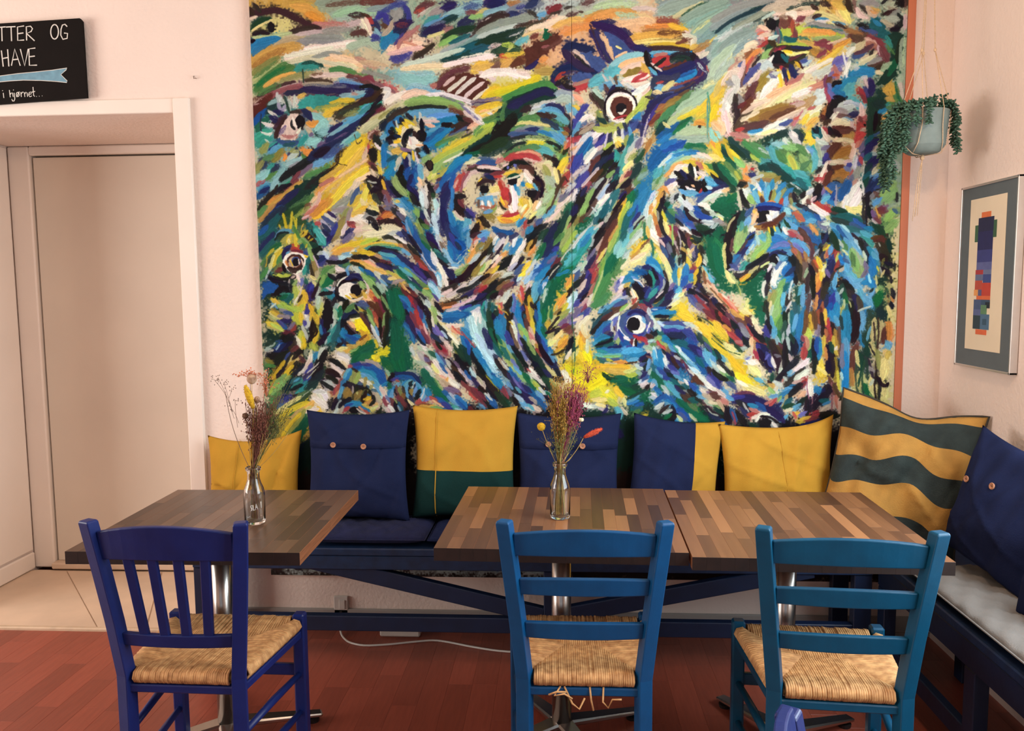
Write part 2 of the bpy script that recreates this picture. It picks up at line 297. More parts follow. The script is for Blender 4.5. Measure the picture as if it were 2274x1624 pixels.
# ------------------------------------------------------------------ the big painting
PAINT = r"""
@540,0
#Cr 0 -5 195 -5 195 165 0 165
#Oc 0 -5 95 -5 112 12 125 25 118 33 95 28 70 13 40 11 0 13
#S 100 -5 195 -5 195 100 165 95 150 60 130 30
#Yp 12 30 25 22 42 20 65 26 92 38 70 45 45 52 10 56
S~12 105 5 140 2 190 4
Oc12 70 8 95 14 115 26
Or~8 95 20 112 28
Br~5 120 8 150 4 190 1
S~14 130 22 160 15 190 20
Ro~5 100 34 120 35 145 34
Pk8 75 48 110 44 140 40 170 30
Ro~5 110 38 145 37
Gy~8 120 45 150 42
B6 7 22 25 18 45 15 60 19 80 28 95 36 112 41
B5 108 39 90 41 75 45 68 47
B5 8 12 14 20
B4 17 7 24 16
Pk4 10 27 18 24
Gd6 13 42 22 32 40 27
Yp3 12 45 24 37 42 28
.K 40 39 5 8
K4 14 50 28 47 38 49
Yp5 14 54 40 52 70 47
C9 14 66 28 60 52 55
C8 14 80 24 70 38 63
K4 12 59 16 58
Tn8 45 66 70 58 100 56
Gy8 75 62 100 58 130 60 145 63
Gy~7 90 55 120 55 140 56
W6 90 70 120 66 145 62 165 60
Oc13 15 92 30 80 55 70 82 66
Bt~7 15 96 35 82 60 70
O9 15 107 35 93 50 85
Gm~5 16 112 36 98 48 88
W6 60 85 90 75 130 68 150 65
W5 60 82 100 74 130 68
Gy5 98 85 120 78 142 77
Pe8 118 86 150 84 172 96
Pc6 130 80 160 88
Cr7 55 92 90 86 120 90 160 100
Yp5 16 120 35 105 55 92
Gm11 17 130 35 113 55 99 72 97
G~6 20 124 40 108 60 97
T9 76 100 90 94 108 96
Gd~4 85 92 100 90 115 96
Gm6 125 101 142 99 160 104
Gm~3 140 97 165 106 180 108
Oc5 30 125 50 112 75 105
O~6 55 115 80 108 105 106
Gd2 86 102 87 118
Pk6 100 110 130 108 150 108
Br~3 100 108 112 106
B3 20 140 40 130 60 121 75 118
B5 90 117 105 117 118 119 128 119
Gm~8 22 138 38 128 55 122
Pk5 22 146 50 130 80 120
Tn5 85 122 110 121 130 122
M7 18 152 28 147 40 138 62 128 85 124
A8 140 120 160 118 170 126
L4 140 118 165 122 180 128
N3 142 121 160 124 175 126
N3 125 126 160 128
Pu6~ 90 124 120 125 150 124
M~6 150 110 170 116 185 122
N9 86 128 100 130 120 133 140 134 155 132
N5 60 135 75 132 90 134
M~5 95 136 130 137
A5 140 138 165 136 180 132
Ro~4 158 136 165 138
N6 178 133 185 130
N~4 165 126 185 124
L4 150 144 165 140 180 135
*T 78 150 92 139 115 137 140 140 132 149 110 156 80 155
Y7 115 156 135 147 160 144
Oc5 80 140 88 136
Oc4 165 146 178 142
B5 140 160 165 150 195 138
B4 170 145 190 136
Br11 14 165 26 152 40 138
Pk~4 16 148 26 144
Gd~6 35 150 48 142
A5 38 150 50 145
Gw6 50 138 60 158
Gw4 62 142 68 160
W3 55 142 52 158
Gd3 60 140 65 152
Gw4 74 140 72 158
K4 45 162 55 158
O~7 100 160 130 152 150 150
B~8 135 162 160 154
T6 40 165 70 160
T6 145 162 190 150
N5 187 30 195 42
R4 178 24 186 32
B~5 155 22 172 22
Br~5 160 48 175 46
W4 172 30 182 48
Br~4 184 45 190 40
In~5 185 55 195 50
S8 150 68 180 60 195 70
Ro~6 165 85 185 95
@800,0
#S 0 -5 195 -5 195 35 120 45 60 60 0 62
#Cr 0 60 60 60 120 45 195 35 195 165 0 165
#Pc 40 75 80 48 120 50 105 66 60 82
#A 15 100 60 104 110 108 100 135 70 130 40 118
S8 10 15 40 10 60 22
Br~7 5 3 40 2
S8 72 5 78 30 72 42
In~7 22 28 35 15 55 6 64 5
In6 64 8 70 20 71 35
*Gy 42 15 58 10 63 22 60 28 48 30
N14 52 48 60 40 68 34
N8 52 34 70 32
M~8 55 36 65 36
In6 24 26 33 22 40 33
In4 35 30 42 36
Br5 32 36 38 38
Tn6 46 32 42 42 32 52
R6 10 24 16 32
B~4 3 20 12 24
B~4 16 44 22 40
Br~6 0 46 6 49
Pc5 8 28 14 45
A5 22 42 28 50
C11 32 70 40 58 55 52
In~6 18 58 26 54
In4 50 64 55 58 62 48
Ro6 54 70 58 60 70 50 85 38
Ro2 54 72 54 78
Ro3 62 60 75 64 90 70
Pe4 70 70 90 70
Pc8 40 78 60 74 90 68
Br~8 80 18 90 10 105 5
R~5 80 18 90 13
Pk4 88 20 100 12
S8 98 20 112 10
Gy8 103 20 118 14
N8 118 12 130 8 137 5
A8 120 25 150 12 175 3
Sb~7 150 12 165 8 174 6
M~5 155 16 168 17
Oc~6 170 20 185 12
N9 186 8 200 4
T6 93 35 100 28 110 24
L4 93 37 110 30 130 22
Gd6 117 32 128 27 140 22
N10 92 48 105 42 120 36
Pu~4 105 36 120 32
Ro5 120 45 130 40
Yp4 100 52 118 46
N~8 142 38 155 32 164 29
Gl5 160 25 175 22
L4 180 20 195 15
Gd7 120 55 135 46 150 42 170 40
Gl6 115 64 128 57 140 52
Td5 130 62 145 56 158 50
B6 163 48 175 38 198 25
B4 160 52 168 48
Gw8 120 82 150 66 170 52 198 38
Gd10 118 86 140 77 165 66 198 58
Td7 135 78 155 68 175 62
W~2 118 84 130 78
W~2 150 82 180 77
Gd~3 115 88 140 87 175 80
Br~5 188 68 195 65
B5 78 84 90 76 107 64
B3 76 86 80 88
In~8 47 87 60 83 74 76
Br~2 45 93 55 94 68 90
Gw7 60 95 90 88 120 80 150 70
Tn~6 0 90 20 92 40 95
Cr8 60 100 90 96 130 95
W7 120 95 150 88 195 80
A9 60 110 85 114 110 112
A9 70 124 85 126 100 128
L~6 75 128 110 132
Gy~5 10 104 40 112
Yp6 165 100 180 93
*Br 112 128 130 109 158 104 185 118 178 138 160 150 140 140
W5 120 124 128 117 136 111
W6 126 132 140 121 153 110
W6 138 136 150 125 166 112
W6 150 141 162 130 179 118
W5 162 146 172 137 186 128
Ro5 103 124 110 122
Br~7 112 126 122 112 140 102 158 98
Pk5 165 98 180 108 195 115
Y8 165 97 182 92
Br6 188 94 198 104
M5 16 118 30 124 42 128 50 133
R~4 36 122 50 128
W6 30 128 42 130 34 145
W8 35 152 50 140 75 134
Pc8 60 140 80 132 100 135
N6 8 138 16 132
K4 0 126 15 124 30 130
M4 0 115 12 112 20 118
B5 0 150 20 140 32 128
W3 22 148 30 140
K4 8 162 25 146 32 136
T5 0 158 8 152
Br~4 28 160 36 152
Cr6 40 160 60 150
Gl9 75 152 90 145 105 143 125 147 145 156
O~4 65 155 80 148
K4 55 160 70 153 95 150 120 153
W6 95 137 120 136 145 142 170 152 190 165
Pu~3 115 138 140 147 155 156 165 165
L6 95 160 125 159
Br~4 130 160 145 162
Pu7 160 147 180 150 198 145
N~4 165 150 185 148
Y7 170 162 195 154
Y9 180 136 198 128
M~4 165 154 185 158
@1060,0
#Gw 0 -5 195 -5 195 18 120 24 0 55
#Pe 95 32 195 18 195 130 100 110 60 85
#Yp 0 92 60 78 115 108 120 128 0 145
#Pc 0 85 30 78 60 80 30 95
N11 18 8 28 5 38 5
M~3 38 8 46 10
A6 10 20 25 15 45 10
Gy8 40 18 60 10 95 5
Bt~4 45 4 58 2
N8 70 10 80 5 88 -2
In~5 58 11 68 8
N7 46 20 58 21
N~5 32 32 38 30
B6 0 40 15 28 30 21 45 22
W~2 8 30 18 25
Gy9 0 48 25 36 55 28 80 24
Gw6 0 54 30 44 60 36
M8 102 18 112 12 120 9
B3 108 19 120 16
L5 88 22 96 20
B~4 75 18 84 24
B~4 52 40 75 33 92 30
B~3 92 30 105 22
Pc9 75 42 100 35 130 22
Oc~6 110 38 135 28 155 28
S~8 120 20 160 10 190 8
Br~5 130 22 142 18
B3 127 12 135 10
B3 148 17 152 17
Br~6 154 5 166 2
Or~7 155 30 175 24 195 22
Or~7 120 48 140 40 165 36
Gd11 0 65 20 58 45 52 60 44
Td8 -5 73 15 68
Gd11 30 75 45 70 60 73
Yp5 45 72 50 66
Lm~7 38 65 50 66
Pk~6 18 68 32 64
Tl6~ 55 63 65 58 73 52
Yp4 65 52 80 46 92 42
Gd~5 42 54 58 46 68 40
W~3 48 52 62 45
*G 92 54 96 46 96 41 100 41 103 48 103 54 96 56
Br~5 79 54 86 50
*Br 66 73 80 64 100 56 119 46 117 54 107 63 103 72 90 82 78 95 70 101 69 85
Br4 98 70 118 60
Ro3 94 68 102 66
N5 70 99 80 95 88 86
Br9 50 95 60 89 66 92
Br10 22 98 30 96 34 101
R6 34 80 40 83
Or~5 90 88 98 86
Bt~5 86 97 95 95
Oc7 36 95 48 88
Oc8 -2 98 18 93
Y~7 40 80 62 77
W10 5 110 25 104 50 105 75 112
Pk~5 60 104 75 106
Oc8 85 104 110 105 125 118
Y10 15 137 40 129 70 121 90 110
Yb5 25 134 60 125 80 119
Y6 100 122 120 125 140 135
Pe7 115 126 135 133 148 142
*Gd 30 146 70 132 98 122 112 128 112 140 95 146 75 155 60 170 25 170
Gm7 35 144 60 132 85 123 100 121 114 127
N9 45 154 70 142 95 132 110 136
Y6 10 156 35 150
Pu4 0 150 30 144
A8 112 135 130 134 138 142
S9 114 145 128 141 138 152
Gw~5 80 152 105 145
N5 102 152 118 155 126 164
L5 90 160 112 160
Y5 138 153 146 158
L6 134 152 140 163
Pk1 136 115 136 165
Pe6 140 138 150 145
N8 108 115 115 105 130 97 145 97 160 103 172 104
N5 108 113 115 120 125 126 138 130
*Sb 131 109 148 104 165 106 168 111 155 119 138 118
R5 114 114 124 106
K~6 116 121 130 112
N~3 124 108 140 104
R8 140 128 152 125 160 120
Ro4 142 122 158 116
K4 125 122 138 127
N8 124 70 135 66 150 68 168 73
N7 124 72 132 82 145 94 168 103
*Sb 148 75 163 75 180 85 186 95 176 104 166 98 156 86
Pk~4 138 74 150 82 162 95
K~3 140 78 155 92 162 98
N8 167 35 180 38 198 43
N6 168 44 178 58 188 80 196 90
B2 162 35 172 58 176 70
Pe6 182 54 190 68 194 80
@1320,0
#Pe -5 12 90 0 130 40 140 68 60 70 20 40
#Sg 85 -5 195 -5 195 115 160 110 145 60 125 35
#S 145 105 195 95 195 165 90 165 125 140
#Yp 45 55 90 45 130 50 140 70 60 72
S~10 0 10 30 5 60 6
Or~10 -2 26 30 19 60 22
Pe10 30 36 70 30 88 36
S~7 35 20 58 22
Pk6 55 12 80 12 95 18
S11 92 18 125 8 150 0
Sg12 100 14 140 2
Yp4 118 22 150 6
Sg12 125 30 160 12 190 2
Sg16 140 50 170 30 198 15
Gd~2 130 20 160 4
Gd~4 172 50 188 38 196 30
Yp~4 145 45 165 30
Sg15 150 62 175 48 198 35
Gw~4 175 55 195 42
S~12 165 85 180 70 198 62
Sg14 170 78 185 66 198 56
S10 170 105 185 95 198 85
Yp~5 185 100 196 80
Bt~8 70 46 100 45 120 40
M~6 95 30 118 30
Or~6 80 38 110 36
Oc10 50 57 80 52 125 47
Y7 110 36 130 42
Br~6 96 48 124 47
Yp6 55 62 90 58 130 60
Bt~2 85 58 118 58
Y6 80 65 110 64 138 69
Pk9 128 50 142 56 140 66
Br~4 120 62 136 57
Oc6 140 70 148 66
Pk7 152 82 162 76
Bt~7 145 74 155 67 170 58
*Sb 12 45 25 42 40 55 58 74 50 79 34 78 31 86 22 65
N8 -2 35 12 38 30 44 45 55 55 67 66 71
N6 2 45 12 65 20 78 28 87
Pe6 8 50 16 60 22 75 28 87
Pe4 32 82 44 76
Yp3 32 67 38 70
*Tl 8 108 22 94 34 90 36 104 22 113
Tl10 -4 120 12 110
A8 25 94 45 82 70 78
Tl8 8 126 25 120 38 122
Pe7 35 96 50 88 72 84
Pk7 38 105 55 96 72 90
*Ol 40 110 48 101 62 97 68 99 60 107 46 113
Oc7 70 94 77 106
W9 42 116 60 112 78 108
R6 54 119 65 111 76 106
W9 55 136 68 128 80 120
Pk6 40 120 60 122 78 118
Gw~6 45 122 55 128
Br4 15 124 20 131
Br3 30 111 32 120
Pk~4 12 108 18 116
Gw4 22 112 28 122
N5 28 125 22 138
*C 78 74 110 72 140 74 142 80 110 80 85 84
L5 80 76 110 74 130 75
N7 58 68 75 72 82 71
B5 76 70 95 69 115 70 136 73
*R 82 84 95 79 107 82 110 92 95 98 85 95
Ro4 88 80 102 78
Pk4 82 92 88 96
K4 86 97 100 86
K8 110 83 125 79 140 82 150 88
Gd~8 112 86 125 84 138 86
*Br 95 100 110 93 132 87 138 91 122 99 100 104
Pk3 88 97 96 102
N10 88 104 100 108 120 102 140 94 150 90
N9 147 87 155 98 151 112 138 121
*C 112 113 130 105 146 99 148 105 138 115 120 120
U4 120 112 140 104
N9 90 112 108 115 122 107
N7 142 119 125 129 108 136 92 142
Sb5 110 130 125 125
R~3 114 123 130 119 152 110 157 104
Br~3 100 135 125 128 145 118
N7 88 112 84 125 83 135 89 141
K5 74 74 75 85 80 95 90 105
L4 80 98 88 106
L7 89 127 98 127
Yp7 86 133 95 134
Yp7 100 128 112 119
Sb4 92 140 110 134
R3 90 120 98 118
Lm13 60 162 70 145 79 132
Pk5 62 140 75 132 80 124
N4 56 131 64 132
K~3 75 140 84 142
W6 60 150 66 138
Gw4~ 150 92 158 102
R3~ 162 96 164 102
B7 -2 135 8 145 14 155
Gw5 0 130 10 140
oW 6 38 153 19 19
oK 2 38 153 23 22
.Br 39 153 16 17
.K 38 155 8 8
oW 1.6 38 155 8 8
W5 33 148 40 147
K5 20 138 32 131 46 133
N9 76 165 88 150 98 143 116 138
In6 92 156 105 144 120 136
Br4 104 148 120 140 136 130
Bt7 90 168 108 150 125 140
Gm8 105 162 122 150 138 133
G~5 102 165 118 152
S14 120 160 145 145 175 125
Y14 150 165 165 148 185 130
Oc8 175 135 190 112
Pk5 185 120 195 105
Yp~5 160 125 185 108
Pk10 188 160 195 135
T1.6 163 138 164 170
@1580,0
#Sg -5 -5 110 -5 90 20 60 50 20 95 -5 110
#Cr 60 40 110 10 195 5 195 165 30 165 40 100
#Oc 165 -5 195 -5 195 40 160 25
Sg14 0 40 30 20 60 5
Gy8 0 30 40 10 90 0
Gw~5 10 60 30 45 60 28 80 18
Gd4 5 48 22 34 45 22 65 14 90 4
Gd~3 60 32 75 24 88 16
Gy6 30 42 60 26 90 10
Sg12 10 75 30 60 60 45
S8 0 95 15 80 35 65
Gw~4 15 58 40 40 60 32
Gw~4 75 26 90 18
S~10 5 115 15 100 30 85
S~9 -2 110 10 90 30 70
Gw~3 15 95 30 72 45 55
Y~3 -2 60 6 52
Tn8 75 14 100 6 130 6
Pk8 90 14 120 12 150 6
Gd~4 108 14 130 7 160 4
Tn7 100 26 130 14 150 12
Br~5 95 26 115 20 130 15
B5 145 8 152 14
Pc8 115 22 140 18 148 16
W8 108 20 118 20 120 28
Oc10 160 5 165 20 180 30
Br~3 166 16 172 20
B~5 158 4 170 8
Yp10 155 20 180 30
C5 150 28 156 28 168 28
B4 148 24 156 22
W4 155 30 168 29
Pc~5 140 30 150 32
Gy8 138 36 160 38 180 44 196 48
Td~4 140 38 165 42 190 44
L3 176 32 190 35
B~4 180 34 192 40
*Lm 98 40 130 38 165 44 195 50 175 60 140 52 120 50 100 52
Or6 132 46 150 45 178 48
Oc4 130 50 155 50
Gl5 150 56 180 54
Gd~4 120 48 122 55
.K 87 35 9 8
K3 80 38 86 28
K3 95 38 96 28
W4 92 28 96 26
M8 100 28 106 36 112 32
Br~5 112 26 118 40
R4 117 32 119 50
M6 124 30 130 26 134 24
M5 120 44 122 55
Td6 96 44 98 58
M3 94 42 96 60
Td7 106 54 115 60 122 56
Td8 128 56 136 60 142 66
Ro7 66 45 76 42 80 48
Pc6 70 38 80 42
R4 66 50 74 48 80 58
Pk7 72 52 82 50
Gy~4 64 58 76 62
R5 72 66 80 60
Gw6 84 56 94 52
Cr7 48 68 58 62 66 62
Br~4 50 80 60 72
Gd6 78 74 84 66 90 62
B5 84 60 92 66
Gl6 72 84 82 76 90 70
Lm4 95 66 110 64 130 64 142 70
Oc7 128 60 145 64 155 72
Yp6 100 74 120 78 140 75
B5 94 68 108 68 125 70 142 70
N3 118 68 140 69
M4 92 72 104 68
R3 97 74 99 70
.K 98 84 11 11
Td6 102 80 108 88
K6 88 78 92 92
Y4 105 74 114 76
*C 120 80 130 77 136 79 126 86
Br4 112 88 124 82 135 78
B4 108 94 124 86 136 78
B4 88 94 100 94 112 95
Br3 84 78 90 70
Y5 122 90 128 95
Sb6 130 88 138 90
Gw4 132 94 142 88
Or7 145 72 152 78
M9 150 64 165 62 172 72
Ol~6 140 72 155 75
R3 158 86 168 80 174 74
M~6 155 80 165 74
Y8 150 96 168 84 190 66
Or5 180 66 196 58
Pk3 170 62 190 56
R5 100 97 104 100
N5 104 100 108 114
N5 114 95 120 110
Y5 96 104 100 122
Y4 110 104 112 112
W4 88 82 78 95
Gw9 72 100 80 92 88 96
Y6 98 126 106 124
M3 107 114 108 122
B2 126 90 131 98
Ro4 112 120 125 114 132 107
R~4 140 102 150 96
W6 135 105 160 92 175 84
Gw7 150 106 172 94
V10 178 92 190 84
V8 174 110 184 100
Ro5 177 96 182 110
R4 176 108 182 108
W3 190 80 194 110
Or5 50 92 58 80 70 70
R4 48 105 52 95 60 82
Br4 44 120 48 100
Pe4 56 96 64 86
K3 60 94 70 82
K3 50 108 52 112
Sb5 40 95 44 90
Pk6 42 110 46 92
Ro3 26 100 40 90
W9 32 108 36 125 25 145 18 162
Pk7 30 104 36 106
Gy~6 22 118 30 122
Sb6 46 120 58 104 70 92
Pk4 55 118 70 102
Ol9 64 130 75 115 82 106
Pk4 68 108 62 120
Br7 50 145 58 130 66 118
B~4 46 155 55 140
W10 72 140 85 122 100 112
Gw6 82 110 95 105
Pu~5 85 108 92 112
Gy9 40 138 42 150 36 162
B6 34 140 38 162
Br9 44 160 52 150 58 142
Cr10 75 155 95 135 130 118
Yp6 95 145 120 130 150 118
Pe7 85 138 110 124
Ro4 110 120 125 112
Ro6 140 128 155 122 168 116
W5 120 135 140 128
*Gw 138 145 150 130 163 124 168 138 160 150 145 152
M5 164 116 166 130
R5 165 130 170 145
Br4 166 118 172 112
V6 170 130 178 142
V5 168 122 172 128
.K 181 122 8 6
C7 185 130 195 118
C6 176 130 186 124
K6 172 152 182 145 195 138
Bt8 110 160 130 155 150 140
Cr5 60 150 80 145
M~5 115 152 130 148
Pk6 110 158 130 150
R3 140 158 148 155
@1760,0
#S 78 -5 168 -5 168 165 78 165
Yp10 68 10 75 20 82 32
Oc8 60 5 72 12
B5 78 -2 82 12 86 17
M3 88 0 90 14
Pk7 92 12 98 22 108 26
Gy~6 98 5 115 4 125 8
B~4 100 10 106 18
Tn8 108 12 115 20 120 24
Or~5 114 16 122 18
S9 128 -2 138 8 150 5
Tn7 138 10 146 16 140 20
K4 130 4 136 -2
K5 132 20 140 18 148 14
Gy6 142 22 152 15
K6 150 5 156 0
K5 152 20 158 32 152 42
K6 158 8 160 -2
S9 138 28 150 28
Gw~4 156 20 160 22
K5 143 42 152 40
Tn5 130 30 142 36
Br~3 162 2 163 12
Pk4 162 25 162 40
*Td 112 28 122 26 130 36 140 48 138 58 128 56 118 46 110 42
C5 118 30 126 36
*Gd 134 52 150 44 158 50 158 75 152 95 148 110 138 120 118 124 130 108 142 95 142 72
G8 140 105 150 85
K6 156 60 152 85
Gm~5 138 60 145 75
T~6 136 54 142 66
S4 158 60 156 90
Sb5 98 40 110 44 122 48
K~5 96 36 108 40
Bt~5 78 44 100 50
Br7 86 52 100 56 108 48
M8 108 52 122 60 134 72
Pk6 106 56 118 62
Ro6 108 62 120 66
Pk5 124 68 128 80
M9 128 72 136 86
K3 116 72 112 80
Cr9 86 74 98 66 104 60
Sb7 88 84 98 78 108 72
Br4 92 76 112 66
Gy6 108 92 118 88 128 84
Cr8 96 92 108 86 118 80
Br~7 112 96 124 96 132 90
B4 120 100 130 97
S7 130 100 140 92
Cr6 120 104 128 106
W5 78 82 84 74 90 68
W5 76 105 82 92
C11 85 108 100 104 115 106
C8 100 100 114 102
Gw5 90 100 95 98
C10 72 125 80 118 90 112
*Tl 70 130 78 120 90 118 90 130 85 136 105 152 104 158 92 158 80 140
Pk6 104 114 108 124
Gw4 100 112 106 110
N7 112 118 114 130 108 140
In4 104 130 108 138
R5 96 128 102 138 104 148
M5 100 138 105 146
C6 62 132 74 138
K6 62 140 72 142
K6 55 160 62 148 74 142
Gw8 78 148 90 152
Gy~6 64 156 76 152
Gw4 75 160 95 162
Gd9 125 132 130 142 120 155
Gd10 110 145 118 158 110 165
Oc8 132 130 142 126 145 140
Oc6 136 142 146 144
Gm7 148 140 156 150
G~3 148 118 152 140 158 152
Pk4 155 120 158 138
S6 152 118 156 112
Gm8 130 158 145 152 155 160
L4 140 152 132 162
T4 128 158 136 150
S7 140 160 160 158
@540,230
#A 15 0 60 0 110 30 120 40 80 100 20 140 18 60
#Y 150 40 185 30 195 60 180 110 150 120 120 165 95 165 110 110
#Cr 160 30 195 0 195 50 175 40
#Pk 125 115 170 100 165 140 130 150
Br12 12 20 20 8 32 -4
Pk~3 16 2 24 0
U7 16 30 22 20 34 8
G9 20 40 28 28 36 20
T12 18 50 30 44 38 40
T10 20 62 28 52 40 52
N1.6 26 18 26 38
Gd~8 34 12 48 6 60 2
Gw6 50 0 55 10 62 2
Gw4 66 -2 68 8
Gd3 63 0 66 10
*T 78 -2 120 -4 125 2 100 5 82 4
N6 46 12 56 14
W5 38 12 48 20
N7 40 20 50 26
W5 30 28 46 32
W4 26 41 34 44 42 43
W3 32 52 36 55
B6 46 35 54 26 62 16
*Pk 50 48 60 25 70 12 78 12 78 28 82 40 74 52 56 52
B4 68 13 78 12 82 14
B4 46 50 50 38 60 20
.K 82 26 7 10
W5 72 22 76 32
K3 70 24 70 32 75 38
Ro~5 56 46 70 48 78 44
Pu~6 54 42 60 34
W4 78 42 82 36
N7 86 10 92 15 97 22
N3 97 14 98 24
Or5 102 12 106 14
Or7 92 28 100 30 108 26
Tn6 92 36 98 42
.Pu 98 44 3 3
A8 100 14 112 22 122 26
Gd~5 104 42 114 52
A11 105 38 116 28 120 34
A10 110 42 122 40
A9 95 56 108 52
Sb6 50 54 64 58 80 56
Td5 60 60 72 58
T6 82 58 90 48
Oc4 92 6 98 8
O8 28 70 34 60
T5 38 62 50 58 54 66
N2 38 66 48 58
L7 38 72 48 64 56 62
Ol7 42 84 50 74 56 66
*Or 58 72 60 70 63 76 61 85 57 82
*Or 81 63 95 66 101 69 94 77 87 72
N5 77 66 80 75
N4 67 72 70 76
O8 70 76 78 70
Gw8 66 80 76 74
A10 62 88 80 82 88 78
Gw6 70 90 84 86
Gm5 86 74 90 80
N8 26 92 32 84
O7 20 95 28 84
Gm5 30 80 42 76
T8 36 100 42 90
N7 42 98 50 92
A9 50 104 58 94
Gm~6 36 108 46 100
A8 20 108 34 98
R~4 22 118 30 112
L6 24 125 36 118
U6 22 132 34 122
N5 26 128 36 122
A8 42 122 50 110
A6 44 130 58 116 70 106
T3 48 125 66 114
K8 53 110 70 98 92 84 110 70
N10 95 80 118 64 135 50 160 36
K10 105 74 120 66
Pu~5 108 60 130 50 150 42
N6 120 55 140 40 165 28 195 5
L7 130 42 150 28 170 14 180 2
A4 128 44 148 32
B8 135 20 150 10 165 6
O~8 150 16 165 10
Y~8 118 18 130 10 145 2
N4 125 40 140 30
M5 175 25 195 8
L7 100 90 120 82 132 74
A6 140 62 155 50 165 42
Tl4 150 55 165 45
Sb~7 120 76 140 62
Gm~6 90 104 115 95 125 88
Pu5 75 108 90 96 100 88
M5 70 112 80 100
M4 60 126 72 118 80 110
K5 42 130 55 122 70 116
B5 48 134 62 128
K4 24 150 40 132 50 118
K3 22 152 34 142
Or7 40 142 58 134
Oc4 28 160 42 145 70 122 85 112
Gm5 24 162 32 152
*Gd 38 165 55 140 75 120 100 106 120 98 105 122 88 140 70 152 60 165
N8 44 160 58 142 80 124
K~8 90 122 110 108 125 95
Gm~9 65 158 80 146 100 130
U7 38 168 48 155 58 148
Br~4 88 152 94 145
O~7 75 162 85 155 95 150
Y9 115 125 140 105 160 80 175 62
Y12 130 100 150 75 170 52
Oc5 110 112 125 102 145 90
K~3 120 100 135 88 138 72 150 64
B1 136 72 134 84 150 90
B1 160 44 165 58 172 52
Pk4 100 142 120 120 140 105 180 80
Or~4 105 132 120 118 138 105
Ro4 112 118 128 110
Pk5 92 160 108 142 110 128
Y10 105 160 130 140 150 118 180 92
Or8 100 162 112 152 128 138
Y8 150 150 160 140 175 132
Pc9 150 130 165 112
Gy~8 130 150 150 138 158 125
Gw~6 120 162 140 150
Sb5 155 145 160 132 167 122
Y8 160 160 170 145 180 120
W7 172 140 185 155
Pc6 165 110 180 102
@800,230
#C 30 70 40 40 60 20 90 10 125 10 155 25 130 45 100 70 85 90 85 120 60 130 40 120
#Y 0 70 12 80 30 130 10 162 0 162
#Gl 105 75 150 50 180 40 195 40 195 60 150 70 110 110
Cr10 0 40 20 25 45 10 70 -4
Cr6 20 20 50 4
O~5 30 20 50 10
K5 0 28 15 15 30 0
T5 0 14 12 5
Br~4 24 10 34 8
Gd~4 40 18 55 8
Gl8 65 0 95 -2 130 2 150 8
O~5 130 4 145 10
K4 55 10 80 6 100 4 125 6
K6 30 38 38 28 50 18
B5 40 25 52 14 70 8
Br~4 130 8 145 14
L8 70 18 90 14 115 12
L8 95 22 115 18 140 18
Gw6 85 14 90 22 110 22
C9 105 30 125 24 140 20
L5 100 40 120 32 135 28
C9 100 48 120 40 135 30
C8 95 60 115 46
U~5 95 55 110 42 130 28
C8 60 20 45 30 40 45
Pk4 90 25 110 26
Pe4 95 30 105 32
*B 115 30 124 26 136 29 142 24 138 19 145 18 150 24 162 26 155 38 140 42 128 48 138 36 125 33
.K 124 30 8 4
K4 140 18 148 24
Br5 150 22 160 26
B4 128 46 140 40 158 30
Sb4 130 46 150 36
O~6 120 54 140 46 150 40
T5 115 62 125 55
Pe5 155 36 165 30 175 28
Pk8 150 12 165 20 175 30
W5 150 4 165 16 178 30
Pu~3 145 2 160 15 172 25
Y6 170 8 195 0
B2 148 48 160 42
Y10 120 70 140 60 155 50
Lm6 105 85 125 72 150 60 175 44
Gm8 168 48 182 36 195 25
Lm7 180 35 190 30
Gl5 105 100 120 82 145 70
W3 120 85 140 75 150 70
Y5 110 108 120 100 135 84
Gm~5 112 60 120 55 140 48
Gd9 150 75 170 62 195 45
K8 165 66 195 50
G5 155 74 180 68
Y3~ 150 55 160 48
oCr 8 72 48 14 14
Y5 55 50 58 36
Y5 50 56 57 54
Oc8 48 68 58 68
Y6 62 74 66 72
Y5 62 28 68 34
K3 48 26 52 32
K5 58 22 62 28
K4 68 16 74 22
K4 44 36 48 38
Y4 52 36 58 40
Oc3 79 20 80 32
Y4 66 24 76 30
K5 42 40 48 44
K5 40 50 48 48 57 47
N4 50 47 57 48
K5 42 54 46 58
W3 34 68 40 70 46 74
W4 45 60 52 62
W3 52 26 54 34
K6 64 62 63 50 68 42 76 37
K3 66 66 72 72
.K 88 46 8 9
K4 88 25 89 40
B~7 78 42 82 50
.W 76 56 8 9
W4 70 60 80 62 88 58
Pk3 71 50 73 58
Pe3 82 60 90 60
K4 92 60 96 66 99 72
B5 82 66 84 76
L6 86 72 92 74
Pu5 60 66 70 68
W4 70 72 71 90 70 96
W4 79 70 82 80 84 90
Y3 76 70 77 80
Y5 64 72 64 78
Cr6 58 78 52 88 50 96
N6 66 80 68 95
K5 60 90 58 100 56 106
Pk6 14 50 18 42
M6 16 48 24 42
K7 20 46 24 54 28 60
K9 14 68 20 72 20 82
R4 8 72 12 62
Pk5 5 78 8 66
W4 22 58 28 65
L4 30 50 36 46
C7 33 60 35 75 34 90
Y4 26 70 26 82
Y4 26 92 28 100
M5 14 86 20 92
B4 18 90 24 96
Pk5 16 96 20 104
K5 10 105 18 108 25 112
K3 10 108 12 118 16 128
K5 16 114 25 116
W3 12 112 22 114
W3 18 120 26 122
K9 16 128 28 118 30 106
K7 26 130 34 140
Y5 32 112 36 122
M7 34 128 40 140
Pu~5 36 135 42 148
.R 37 93 2.5 2.5
Gm6 38 96 48 88
C8 36 105 42 98 48 82
Td4 40 82 50 76
O8 50 110 54 120 62 128
Gl9 50 105 54 118 66 132
K5 62 105 64 115 66 122
